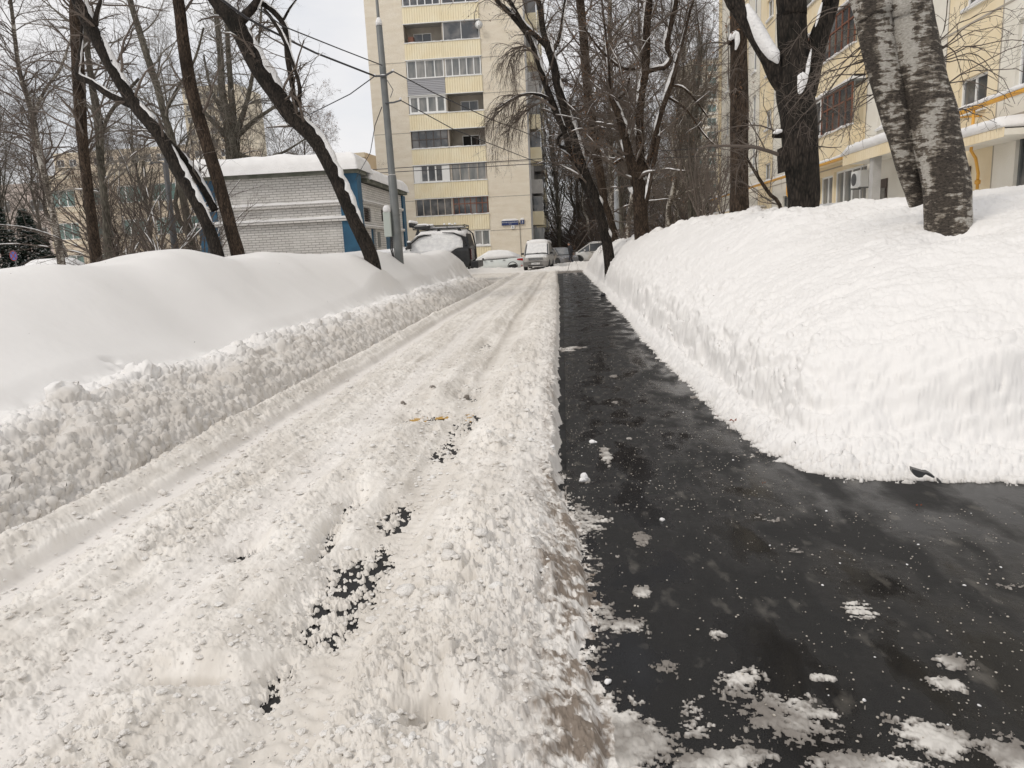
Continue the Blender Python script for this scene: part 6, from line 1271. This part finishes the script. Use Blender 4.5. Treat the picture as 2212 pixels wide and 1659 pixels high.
for i in range(34):
    t = (i*0.618034) % 1; px = 1188+t*350; Y = 70+((i*7) % 23)*3.0; Y += 22 if px < 1300 and Y < 92 else 0; px += 40 if 1215 < px < 1255 and Y < 110 else 0; plant('FCEFCEBF'[i % 8], px, Y, random.uniform(.8, 1.15), L3_, G3)
L4_ = 'tall pale bare tree rising above the dark wood behind the right bank'; G4 = 'tall trees above the wood'
H_list = [(1215, 70), (1345, 44), (1365, 50), (1430, 46), (1455, 58), (1475, 66), (1280, 68), (1235, 85), (1500, 52), (1530, 60), (1400, 75), (1262, 82)]
for i, (px, Y) in enumerate([(1215, 70), (1345, 44), (1365, 50), (1430, 46), (1455, 58), (1475, 66), (1280, 68), (1235, 85), (1500, 52), (1530, 60), (1400, 75), (1262, 82)]): plant('DADAADABDACD'[i], px, Y, random.uniform(.9, 1.15), ORD(i, H_list)+' from the left of the tall pale bare trees above the wood', G4)
for i in range(26):
    t = (i*0.618034+.3) % 1; px = 1180+t*380; Y = 50+((i*5) % 13)*2.2+(18 if px < 1330 else 0); q = P(px, 560, Y)
    if i == 0: BB = twig_bush('thicket_shrub', 'x', (q[0], Y, .2), 34, 4.2, .022, 41, spread=(5, 75), snow=.5, lv=(9, 7), leaves=700, droop=.05); o = BB
    elif i == 1: BC = twig_bush('thicket_shrub', 'x', (q[0], Y, .2), 30, 3.4, .02, 42, spread=(5, 70), snow=.2, lv=(9, 7), droop=.05); o = BC
    else: o = copy_tree((BB, BC)[i % 2])
    o.location = (q[0], Y, .2); o.rotation_euler = (0, 0, random.uniform(0, 6.28)); s = random.uniform(.8, 1.5); o.scale = (s*1.2, s*1.2, s)
    tag(o, 'dark leafless thicket shrub at the foot of the wood beyond the road end', 'shrub', 'thicket shrubs at the wood edge')
for i in range(4):
    px = 215+i*62; Y = 40+((i*5) % 7)*2.0; q = P(px, 560, Y); o = copy_tree((BB, BC)[i % 2]); o.location = (q[0], Y, .2); o.rotation_euler = (0, 0, random.uniform(0, 6.28)); s = random.uniform(.8, 1.2); o.scale = (s, s, s); tag(o, ['first', 'second', 'third', 'fourth', 'fifth', 'sixth', 'seventh'][i]+' leafless shrub from the left among the far left trees', 'shrub', 'shrubs among the left trees')
# drooping willowy crown in front of the tower corner
def sprays(parent, lines, Y, seed, n=26):
    g = np.random.default_rng(seed); loc = np.array(parent.location); parts = []
    for ln in lines:
        pts = [PR(a, b, w, Y) for a, b, w in ln]; Pt, Rd = resample([p for p, _ in pts], [r_ for _, r_ in pts], .3); parts.append(tubes_np(Pt[None], Rd[None], 6))
        a = spawn(Pt[None], Rd[None], n, g, .2, 1, (20, 60), (-.7, -1.7), .5, 7, .9, .05, .12); b = spawn(*a, 9, g, .1, 1, (20, 50), (.3, .6), .5, 5, .9, 0, .15); c = spawn(*b, 4, g, .1, 1, (20, 50), (.4, .7), .6, 3, .5, 0, .15); parts += [tubes_np(*a, 4), tubes_np(*b, 3), tubes_np(*c, 3)]
    V, Q = merge(parts); mesh_np('hanging_sprays', V-loc, Q, M['twig'], parent)
LT = [o for o in bpy.data.objects if 'two stemmed' in o.get('label', '')][0]
sprays(LT, [[(1200, 238, 6), (1150, 205, 5), (1115, 212, 4), (1080, 240, 3), (1062, 262, 2)], [(1165, 130, 6), (1135, 100, 4), (1110, 110, 3), (1095, 150, 2)], [(1190, 215, 5), (1160, 225, 4), (1125, 250, 3), (1090, 290, 2)]], 24.0, 19)
# ---- spruces
def spruce(name, lab, px, Y, H_, seed):
    g = np.random.default_rng(seed); q = P(px, 560, Y); root = empty(name, (q[0], Y, 0.2), 0, lab, 'spruce', 'spruces'); t = MB(); t.tube([(0, 0, -.3), (0, 0, H_)], [.14, .02], 8); t.build('trunk', M['bark'], root)
    V = []; S_ = []
    for k in range(420):
        h = H_*(.06+.94*g.random()**1.1); rad = (H_-h)*.34+.15; a = g.uniform(0, 2*pi); d = np.array([cos(a), sin(a), -.28]); n = 16
        for j in range(n):
            r_ = rad*(.25+.75*j/n); c = np.array([0, 0, h])+d*r_+g.normal(size=3)*np.array([.06, .06, .03]); s = .11*(1.2-j/n*.6)
            u = g.normal(size=3); u[2] *= .3; u /= np.linalg.norm(u); w = np.array([d[0], d[1], -.2]); V += [c-u*s, c+w*s*1.5, c+u*s, c-w*s*.6-np.array([0, 0, .04])]
            if g.random() < .33: c2 = c+np.array([0, 0, .05]); S_ += [c2-u*s*.6, c2+w*s*.9, c2+u*s*.6, c2-w*s*.4]
    mesh_np('crown', np.array(V), np.arange(len(V)).reshape(-1, 4), M['needle'], root); mesh_np('snow_cover', np.array(S_), np.arange(len(S_)).reshape(-1, 4), M['snow'], root)
spruce('spruce', 'dark spruce at the left picture edge beyond the drift', 8, 40, 5.2, 51)
spruce('spruce', 'dark spruce with light snow left of the leaning birch', 68, 41, 4.9, 52)
spruce('spruce', 'smaller spruce half hidden behind the two spruces at the left', 100, 46, 3.6, 53)

# ================================================================== LAMP POSTS, WIRES, SIGN, PERSON
def post(name, lab, base, lean, segs, m, box=False):
    r = empty(name, tuple(base), 0, lab, 'lamp post'); b = MB(); pts = []; rad = []
    for z, w in segs: pts.append((lean*z, 0, z)); rad.append(w)
    b.tube(pts, rad, 18); b.build('pole', m, r, smooth=True); return r
lp = post('lamp_post', 'tall grey stepped lamp post standing in front of the black off-roader', (-5.04, 22.0, 1.0), -.012, [(0, .135), (.6, .135), (2.78, .125), (2.80, .105), (5.4, .098), (7.0, .09), (7.02, .05), (7.1, .045), (9.4, .035)], M['grey_metal'])
for z, r_, h in ((2.80, .11, .10), (7.02, .10, .22), (5.6, .12, .10)):
    s = MB(); s.lathe((-.012*z, 0, z), [(r_, 0), (r_*.9, h*.5), (r_*.4, h), (.01, h*1.02)], 14); s.build('snow_cover', M['snow'], lp, smooth=True)
s = MB(); s.tube([(-.11, 0, 9.4), (-.1, -.2, 9.9), (0, -.9, 10.2)], .03, 8); s.build('lamp_arm', M['grey_metal'], lp); s = MB(); s.loft([[(-.1, -.8, 10.15), (.1, -.8, 10.15), (.06, -.8, 10.25), (-.06, -.8, 10.25)], [(-.12, -1.4, 10.2), (.12, -1.4, 10.2), (.05, -1.4, 10.28), (-.05, -1.4, 10.28)]]); s.build('lamp_head', M['grey_metal'], lp)
s = MB(); s.box((-.36, -.20, .98), (-.14, .0, 1.72)); bx = s.build('junction_box', mat('pale_green_box', (.46, .50, .46), .6), lp, bevel=.015); s = MB(); s.lathe((-.25, -.1, 1.72), [(.12, 0), (.12, .12), (.07, .19), (.01, .2)], 12); s.build('snow_cap', M['snow'], bx, smooth=True)
s = MB(); s.tube([(-.2, -.05, .98), (-.22, -.08, .6), (-.16, -.05, .25), (-.1, -.05, .0)], .022, 6); s.tube([(-.16, -.05, .98), (-.17, -.08, .6), (-.12, -.06, .1)], .018, 6); s.build('cable', M['black'], lp)
s = MB()
for z in (1.1, 1.62): s.lathe((-.015, 0, z), [(.132, -.02), (.140, -.02), (.140, .02), (.132, .02)], 20)
s.build('clamp', M['grey_metal'], lp)
s = MB(); s.tube([(-.3, -.1, 5.62), (0, -.13, 5.6), (.25, -.1, 5.72)], .03, 6); s.tube([(-.05, -.1, 4.85), (.2, -.12, 4.85), (.42, -.1, 4.9)], .025, 6); s.tube([(.05, -.1, 5.5), (.22, -.12, 5.2), (.12, -.1, 5.0)], .012, 5); s.build('wire_bracket', M['lamp_dark'], lp)
for u in ((-.3, 5.62), (.25, 5.72), (.42, 4.92)):
    s = MB(); s.lathe((u[0], -.1, u[1]), [(.035, 0), (.04, .03), (.02, .06)], 8); s.build('insulator', M['snow'], lp)
lp2 = post('lamp_post', 'light grey lamp post behind the slender birch on the right', (2.62, 35, .8), 0, [(0, .13), (3.1, .12), (3.12, .09), (7.5, .07)], mat('light_grey_metal', (.36, .38, .40), .5)); s = MB(); s.lathe((0, 0, 3.12), [(.12, 0), (.10, .07), (.02, .11)], 12); s.build('snow_cover', M['snow'], lp2)
lp3 = post('lamp_post', 'dark banded lamp post left of the substation', (-14.42, 26, .6), .02, [(0, .125), (2.4, .12), (2.42, .10), (4.5, .095), (4.52, .04), (5.0, .03)], M['lamp_dark']); s = MB(); s.tube([(.09, 0, 4.5), (-.25, -.05, 4.55), (-.5, -.05, 4.5)], .03, 6); s.lathe((-.4, -.05, 4.53), [(.05, 0), (.03, .05), (.01, .06)], 8); s.build('bracket', M['lamp_dark'], lp3)
q = P(1490, 560, 62); lp4 = post('lamp_post', 'faint distant lamp post among the twigs in front of the high rise', (q[0], 62, 0), 0, [(0, .16), (9.4, .13), (9.42, .2), (9.9, .2), (9.92, .05)], M['concrete']); s = MB(); s.lathe((0, 0, 9.9), [(.22, 0), (.2, .2), (.02, .3)], 10); s.build('snow_cover', M['snow'], lp4)
def wire(lab, pts, r_=.012, sag=0, cat='cable'):
    pts = [np.array(p, float) for p in pts]; out = []
    for i in range(len(pts)-1):
        for k in range(10):
            t = k/10; p = pts[i]*(1-t)+pts[i+1]*t; p[2] -= sag*4*t*(1-t); out.append(p)
    out.append(pts[-1]); b = MB(); b.tube(out, r_, 5); o = b.build('overhead_cable', M['wire'], None); tag(o, lab, cat); return o
A = np.array
pt1 = A((-5.34, 21.9, 6.62)); pt2 = A((-4.79, 21.9, 6.72)); pt3 = A((-4.62, 21.9, 5.90))
wire('thick overhead cable from the upper left to the bracket of the grey lamp post', [P(440, -30, 15), P(532, 39, 16.5), P(614, 82, 18.2), P(682, 115, 19.7), pt1], .028)
wire('thin overhead cable running down from the upper left to just above the lamp post bracket', [P(560, 20, 15), P(611, 57, 16.3), P(736, 107, 19.5), A((-5.1, 21.88, 6.9))], .016)
wire('overhead cable from the lamp post crossing the tower towards the lower right, upper one', [pt2, P(935, 200, 25), P(1060, 258, 29), P(1165, 299, 34), P(1325, 350, 35)], .018)
wire('overhead cable from the lamp post crossing the tower towards the lower right, lower one', [pt3, P(978, 279, 26), P(1150, 347, 33), P(1325, 400, 35)], .016)
wire('slack cable hanging from the lamp post to the substation roof', [A((-5.2, 21.9, 5.75)), P(810, 272, 22.3), P(800, 330, 28), P(767, 390, 35.6)], .014)
wire('overhead cable from the left wood to the lamp post, sloping up to the right', [P(640, 262, 24), P(756, 204, 22.5), pt1], .016)
wire('thin horizontal cable low across the tower, upper one', [P(700, 372, 44), P(820, 366, 44), P(1161, 344, 44), P(1560, 318, 44)], .022)
wire('thin horizontal cable low across the tower, lower one', [P(700, 388, 44), P(820, 374, 44), P(1161, 354, 44), P(1560, 336, 44)], .022)
# no stopping sign
q = P(30, 553, 26); r = empty('road_sign', (q[0], 26, q[2]), R_(-14), 'round blue no-stopping sign with a red rim and red cross beyond the left drift', 'road sign')
s = MB(); s.lathe((0, 0, 0), [(.0, .0), (.26, 0), (.26, -.02), (.0, -.02)], 32, 'y'); s.build('sign_plate', mat('sign_blue_plate', (.05, .10, .38), .5), r)
s = MB(); n = 32; s.loft([[(cos(a)*.265, -.021, sin(a)*.265), (cos(a)*.265, -.027, sin(a)*.265), (cos(a)*.225, -.027, sin(a)*.225), (cos(a)*.225, -.021, sin(a)*.225)] for a in np.linspace(0, 2*pi, n)], closed_ends=False)
for a in (pi/4, -pi/4): d = np.array([cos(a), 0, sin(a)]); w = np.array([-sin(a), 0, cos(a)]); s.obox(-d*.21-w*.028+np.array([0, -.022, 0]), d*.42, (0, -.004 if a > 0 else -.0055, 0), w*.056)
s.build('red_marking', mat('sign_red', (.26, .04, .03), .6), r); r.scale = (.72, 1, .72); s = MB(); s.tube([(0, .03, .3), (0, .03, -3)], .025, 8); s.build('pole', M['grey_metal'], r)
# distant dark car roof behind the left drift
car('parked_car', 'dark car mostly buried behind the far left drift under the birch', 'car', (P(110, 560, 34)[0], 34.5, .55), 0, 4.2, 1.7, [(-2.1, .3, .9, .7), (0, .2, .95, .85), (2.1, .3, .8, .7)], [(-1.8, .95, .78, .7), (-1.0, 1.36, .8, .6), (.5, 1.38, .8, .6), (1.3, .92, .78, .7)], M['car_black'], dict(x=(-1.3, 1.3), pillars=(0,), mirror=(.8, .9)), snow=dict(low=.6, t=.12))

def person():
    base = (.62, 55.0, .02); r = empty('person', base, 0, 'person in dark hooded jacket, dark trousers and black cap walking left', 'person')
    sk = bpy.data.meshes.new('body'); J = dict(pel=(0, 0, .94, .125), sp=(-.015, 0, 1.12, .135), ch=(-.05, 0, 1.34, .15), nk=(-.075, 0, 1.50, .062), hd=(-.12, 0, 1.60, .085), ht=(-.125, 0, 1.70, .085),
        lh=(.0, -.09, .90, .095), lk=(-.13, -.09, .52, .068), la=(-.06, -.09, .12, .048), lt=(-.24, -.09, .05, .04), rh=(0, .09, .90, .095), rk=(.03, .09, .50, .068), ra=(.24, .09, .16, .048), rt=(.12, .10, .05, .04),
        ls=(-.05, -.19, 1.41, .075), le=(.10, -.25, 1.16, .055), lw=(.18, -.20, .96, .04), rs=(-.05, .19, 1.41, .075), re=(.08, .25, 1.16, .055), rw=(.20, .14, .98, .04))
    ks_ = list(J); E = [('pel', 'sp'), ('sp', 'ch'), ('ch', 'nk'), ('nk', 'hd'), ('hd', 'ht'), ('pel', 'lh'), ('lh', 'lk'), ('lk', 'la'), ('la', 'lt'), ('pel', 'rh'), ('rh', 'rk'), ('rk', 'ra'), ('ra', 'rt'), ('ch', 'ls'), ('ls', 'le'), ('le', 'lw'), ('ch', 'rs'), ('rs', 're'), ('re', 'rw')]
    sk.from_pydata([J[k][:3] for k in ks_], [(ks_.index(a), ks_.index(b)) for a, b in E], []); o = bpy.data.objects.new('body', sk); C.objects.link(o); o.parent = r
    md = o.modifiers.new('s', 'SKIN'); 
    if not sk.skin_vertices: pass
    for i, k in enumerate(ks_): sk.skin_vertices[0].data[i].radius = (J[k][3], J[k][3]); sk.skin_vertices[0].data[i].use_root = (k == 'pel')
    su = o.modifiers.new('u', 'SUBSURF'); su.levels = 2; su.render_levels = 2; dg = bpy.context.evaluated_depsgraph_get(); dg.update(); me = bpy.data.meshes.new_from_object(o.evaluated_get(dg)); o.modifiers.clear(); o.data = me
    for m in (M['cloth'], M['jeans'], M['skin'], M['black']): me.materials.append(m)
    for p in me.polygons:
        c = p.center; p.use_smooth = True; p.material_index = 2 if c.z > 1.52 else (0 if c.z > .86 or abs(c.y) > .16 and c.z > .95 else (3 if c.z < .12 else 1))
    f = MB(); f.lathe((-.125, 0, 1.655), [(.05, -.10), (.085, -.05), (.093, .02), (.085, .07), (.05, .105), (.01, .115)], 16); f.build('head', M['skin'], r, smooth=True)
    f = MB(); f.loft([[(-.215, -.012, 1.665), (-.235, 0, 1.635), (-.215, .012, 1.665)], [(-.205, -.018, 1.63), (-.24, 0, 1.63), (-.205, .018, 1.63)]]); f.box((-.212, -.025, 1.595), (-.200, .025, 1.603)); f.build('face', M['skin'], r)
    f = MB(); f.lathe((-.115, 0, 1.70), [(.097, -.03), (.102, .0), (.10, .05), (.075, .09), (.02, .105)], 16); f.loft([[(-.20, -.07, 1.705), (-.20, .07, 1.705), (-.20, .07, 1.715), (-.20, -.07, 1.715)], [(-.275, -.04, 1.69), (-.275, .04, 1.69), (-.275, .04, 1.70), (-.275, -.04, 1.70)]]); f.build('cap', M['black'], r, smooth=True)
    f = MB(); f.lathe((-.05, 0, 1.52), [(.06, -.10), (.12, -.06), (.115, .02), (.075, .04)], 14); f.build('hood', M['cloth'], r, smooth=True)
    f = MB(); f.loft([[(x*.17*w-.03+dx, y*.20*w, z) for x, y in [(cos(a), sin(a)) for a in np.linspace(0, 2*pi, 16, endpoint=False)]] for z, w, dx in ((.80, .98, .05), (.95, 1.0, .03), (1.12, .98, .01), (1.3, 1.05, -.01), (1.42, .98, -.02), (1.50, .5, -.04))]); f.build('jacket', M['cloth'], r, smooth=True)
    for k, s_ in (('lw', -1), ('rw', 1)):
        x, y, z, _ = J[k]; f = MB(); f.tube([(x, y, z), (x+.03, y, z-.05), (x+.04, y, z-.10)], [.028, .04, .034], 10)
        for i in range(4): f.tube([(x+.02+i*.013, y+(i-1.5)*.016, z-.10), (x+.025+i*.012, y+(i-1.5)*.018, z-.145), (x+.005+i*.012, y+(i-1.5)*.018, z-.17-.006*(i in (1, 2)))], [.010, .009, .007], 6)
        f.tube([(x+.01, y-s_*.035, z-.05), (x-.015, y-s_*.05, z-.085), (x-.015, y-s_*.045, z-.115)], [.012, .010, .008], 6); f.build('hand', M['skin'], r, smooth=True)
    return r
person()

# ================================================================== LOOSE BITS
g = np.random.default_rng(99)
def ico():
    t = (1+5**.5)/2; v = np.array([(-1, t, 0), (1, t, 0), (-1, -t, 0), (1, -t, 0), (0, -1, t), (0, 1, t), (0, -1, -t), (0, 1, -t), (t, 0, -1), (t, 0, 1), (-t, 0, -1), (-t, 0, 1)]); v = v/np.linalg.norm(v[0])
    f = [(0, 11, 5), (0, 5, 1), (0, 1, 7), (0, 7, 10), (0, 10, 11), (1, 5, 9), (5, 11, 4), (11, 10, 2), (10, 7, 6), (7, 1, 8), (3, 9, 4), (3, 4, 2), (3, 2, 6), (3, 6, 8), (3, 8, 9), (4, 9, 5), (2, 4, 11), (6, 2, 10), (8, 6, 7), (9, 8, 1)]; return v, np.array(f)
IV, IF = ico()
def ico2():
    V = [tuple(v) for v in IV]; F_ = []; c = {}
    def mid(a, b):
        k = (min(a, b), max(a, b))
        if k not in c: m = (np.array(V[a])+np.array(V[b]))/2; V.append(tuple(m/np.linalg.norm(m))); c[k] = len(V)-1
        return c[k]
    for a, b, d in IF: ab, bd, da = mid(a, b), mid(b, d), mid(d, a); F_ += [(a, ab, da), (ab, b, bd), (da, bd, d), (ab, bd, da)]
    return np.array(V), np.array(F_)
def crumbs(name, lab, X, Y, sz, m, flat=.75, lift=.3, hi=False):
    Z = height(X.reshape(-1, 1), Y.reshape(-1, 1))[0].ravel()+height.det.ravel()*.8; Z = np.where((X > -.1) & (Z < 0), 0, Z); n = len(X); bv, bf = ico2() if hi else (IV, IF); V = bv[None]*g.uniform(.72, 1.2, (n, len(bv), 1)); s = sz[:, None, None]*np.stack([g.uniform(.7, 1.3, n), g.uniform(.7, 1.2, n), np.full(n, flat)], -1)[:, None, :]; a = g.uniform(0, 6.28, n); V = V*s
    Vx = V[..., 0]*np.cos(a)[:, None]-V[..., 1]*np.sin(a)[:, None]; Vy = V[..., 0]*np.sin(a)[:, None]+V[..., 1]*np.cos(a)[:, None]; V = np.stack([Vx+X[:, None], Vy+Y[:, None], V[..., 2]+(Z+sz*lift)[:, None]], -1)
    F_ = (bf[None]+(np.arange(n)*len(bv))[:, None, None]).reshape(-1, 3); o = mesh_np(name, V.reshape(-1, 3), None, m, None, smooth=True, Ft=F_); return tag(o, lab, 'snow', kind='stuff')
M['crumb'] = mat('snow_crumb', (.78, .76, .73), .7, noise=(3, 3), col2=(.66, .62, .57), bump=(90, .01)); M['crumb_d'] = mat('ice_crumb', (.50, .46, .40), .6, noise=(20, 3), col2=(.30, .27, .23)); M['crumb_w'] = mat('clean_crumb', (.86, .85, .84), .7, bump=(90, .01))
n = 11000; y = 1.5+9*g.random(n)**1.5; x = -2.9+2.8*g.random(n); o = crumbs('snow_crumbs', 'loose beige snow crumbs scattered over the road', x, y, .003+.015*g.random(n)**3.5, M['crumb'], .5, .2); o.data.polygons.foreach_set('use_smooth', [False]*len(o.data.polygons))
n = 110; y = 1.6+7*g.random(n)**1.4; x = np.where(g.random(n) < .6, g.normal(-.45, .22, n), g.uniform(-2.8, 0, n)); x = np.clip(x, -2.85, -.1); crumbs('snow_lumps', 'rounded snow lumps lying on the road snow', x, y, .012+.024*g.random(n)**2, M['crumb'], .6, .2, True)
n = 5200; y = 1.5+8*g.random(n)**1.4; x = -.02+1.3*g.random(n)+np.where(y < 3.6, 1.9*g.random(n), 0); crumbs('ice_grains', 'fine pale ice grains and grit on the wet footpath', x, y, .0012+.0042*g.random(n)**3, M['crumb_d'], .7, .3)
n = 50; y = 1.6+6*g.random(n)**1.3; x = -.0+1.3*g.random(n)+np.where(y < 3.6, 1.8*g.random(n), 0); crumbs('snow_specks', 'small white snow bits on the wet footpath', x, y, .003+.006*g.random(n)**2, M['crumb_w'], .7, .3)
n = 170; y = 4+16*g.random(n)**1.3; x = np.where(g.random(n) < .6, 1.6+5*g.random(n), -4.2-4*g.random(n)); crumbs('bark_bits', 'tiny dark bark and twig bits fallen on the snow banks', x, y, .003+.008*g.random(n)**2, M['bark'], .4, .2)
# tyre flakes: thin broken plates of pressed snow
n = 130; y = 1.6+4.5*g.random(n)**1.3; x = np.where(g.random(n) < .5, g.normal(-1.0, .25, n), g.uniform(-2.7, -.1, n)); o = crumbs('snow_flakes', 'flat broken plates of pressed snow in the wheel tracks', np.clip(x, -2.8, -.1), y, 0.008+.016*g.random(n)**2, M['crumb'], .3, .25); o.data.polygons.foreach_set('use_smooth', [False]*len(o.data.polygons))
# named clumps on the path
for lab, px, py, s_ in [('largest white snow clump on the footpath, near its left edge', 1262, 1040, .036), ('flat white snow clump on the footpath upslope of the largest clump', 1280, 957, .022), ('small grey ice lump at the kerb side of the footpath', 1313, 1475, .012), ('small rounded ice lump in the middle of the near footpath', 1430, 1203-78, .014), ('white lump on the edge of the brown slush', 1195, 1000, .016)]:
    p = G(px, py); k = 4; X = p[0]+g.normal(size=k)*s_*.5; Y_ = p[1]+g.normal(size=k)*s_*.4; X[0], Y_[0] = p[0], p[1]; sz = np.concatenate([[s_], s_*g.uniform(.35, .7, k-1)]); o = crumbs('snow_clump', lab, X, Y_, sz, M['crumb_w'], .75, .35, True); del o['kind']; tag(o, lab, 'snow clump')
# dark soil clods in the track
for lab, px, py, s_ in [('dark soil clod in the wheel track above the yellow line, right one', 1010, 848, .035), ('dark soil clod in the wheel track above the yellow line, middle one', 938, 853, .03), ('dark soil clod in the wheel track above the yellow line, left one', 872, 873, .025), ('dark ice lump lying at the foot of the left ploughed edge', 125, 953, .035)]:
    p = G(px, py, .06); X = p[0]+g.normal(size=3)*s_*.6; Y_ = p[1]+g.normal(size=3)*s_*.5; o = crumbs('soil_clod', lab, X, Y_, s_*g.uniform(.5, 1, 3), mat('soil', (.10, .085, .07), .9, noise=(30, 4), col2=(.28, .25, .22)), .7, .1, True); del o['kind']; tag(o, lab, 'clod')
# thin black angular plate added over the hole under the end of the bank
cs = lambda a, b_: ((3600+a*.2242)*.54, (1800+b_*.2242)*.54)
def piece(pts, Y, parent):
    mb = MB(); F_ = [P(*cs(*q), Y+.06*(1-q[1]/600)) for q in pts]; o0 = np.array(parent.location); fr = [p-o0 for p in F_]; bk = [p-o0+np.array([.01, .05, .0]) for p in F_]; n = len(pts); mb.add(fr+bk, [tuple(range(n)), tuple(range(n, 2*n))[::-1]]+[(i, i+n, (i+1) % n+n, (i+1) % n) for i in range(n)]); return mb.build('angular_piece', M['black'], parent)
q = P(*cs(420, 440), 3.93); sr = empty('black_piece', tuple(q), 0, 'flat black angular piece set in the snow at the foot of the bank end', 'piece')
piece([(215, 335), (250, 350), (430, 405), (500, 408), (565, 440), (630, 490), (595, 505), (520, 470), (462, 443), (430, 460), (400, 495), (335, 500), (280, 475), (240, 440), (218, 400)], 3.90, sr)
piece([(700, 545), (730, 555), (750, 605), (700, 595)], 3.86, sr)
# fallen leaves
def fallen(lab, px, py, s_, az, zz=None):
    p = G(px, py, .02 if zz is None else zz); z = zsnow(p[0], p[1])+.006; V = []; n = 9; r = empty('fallen_leaf', (p[0], p[1], z), az, lab, 'leaf'); mb = MB(); top = []; 
    for i in range(n+1):
        t = i/n; w = s_*.42*sin(pi*t)**.8*(1 if i % 2 else .8); top.append(((t-.5)*s_*2, w, .008*sin(t*9))); 
    bot = [(x, -y_, zz_-.004) for x, y_, zz_ in top]; mid = [(x, 0, zz_+.006) for x, y_, zz_ in top]
    mb.loft([[a_, b_, c_, (b_[0], 0, b_[2]-.0015)] for a_, b_, c_ in zip(top, mid, bot)], closed_ends=False); mb.build('blade', mat('rust_leaf', (.25, .07, .03), .6, noise=(60, 3), col2=(.15, .05, .025)), r); mb = MB(); mb.tube([(-s_, 0, 0), (-s_*1.4, s_*.15, .006), (-s_*1.7, s_*.1, .004)], .0012, 5); mb.build('stalk', M['twig'], r)
fallen('rust brown leaf on the snow fringe of the right bank, lower one', 1585, 898, .035, .3, .08); fallen('rust brown leaf on the snow fringe of the right bank, upper one', 1552, 880, .028, 2.1, .08); fallen('small tan leaf on the wet path below the end of the bank', 1650, 2038*.54-1100+1043, .012, .5, .0); fallen('tan leaf flake on the wet asphalt at the right below the bank', 1985, 1120-36+8, .016, 0, .0)
p = G(1303, 640); o = crumbs('stone', 'dark round stone at the foot of the bank far up the path', np.array([p[0], p[0]+.04]), np.array([p[1], p[1]]), np.array([.09, .05]), M['black'], .8, .3, True); del o['kind']; tag(o, 'dark round stone at the foot of the bank far up the path', 'stone')
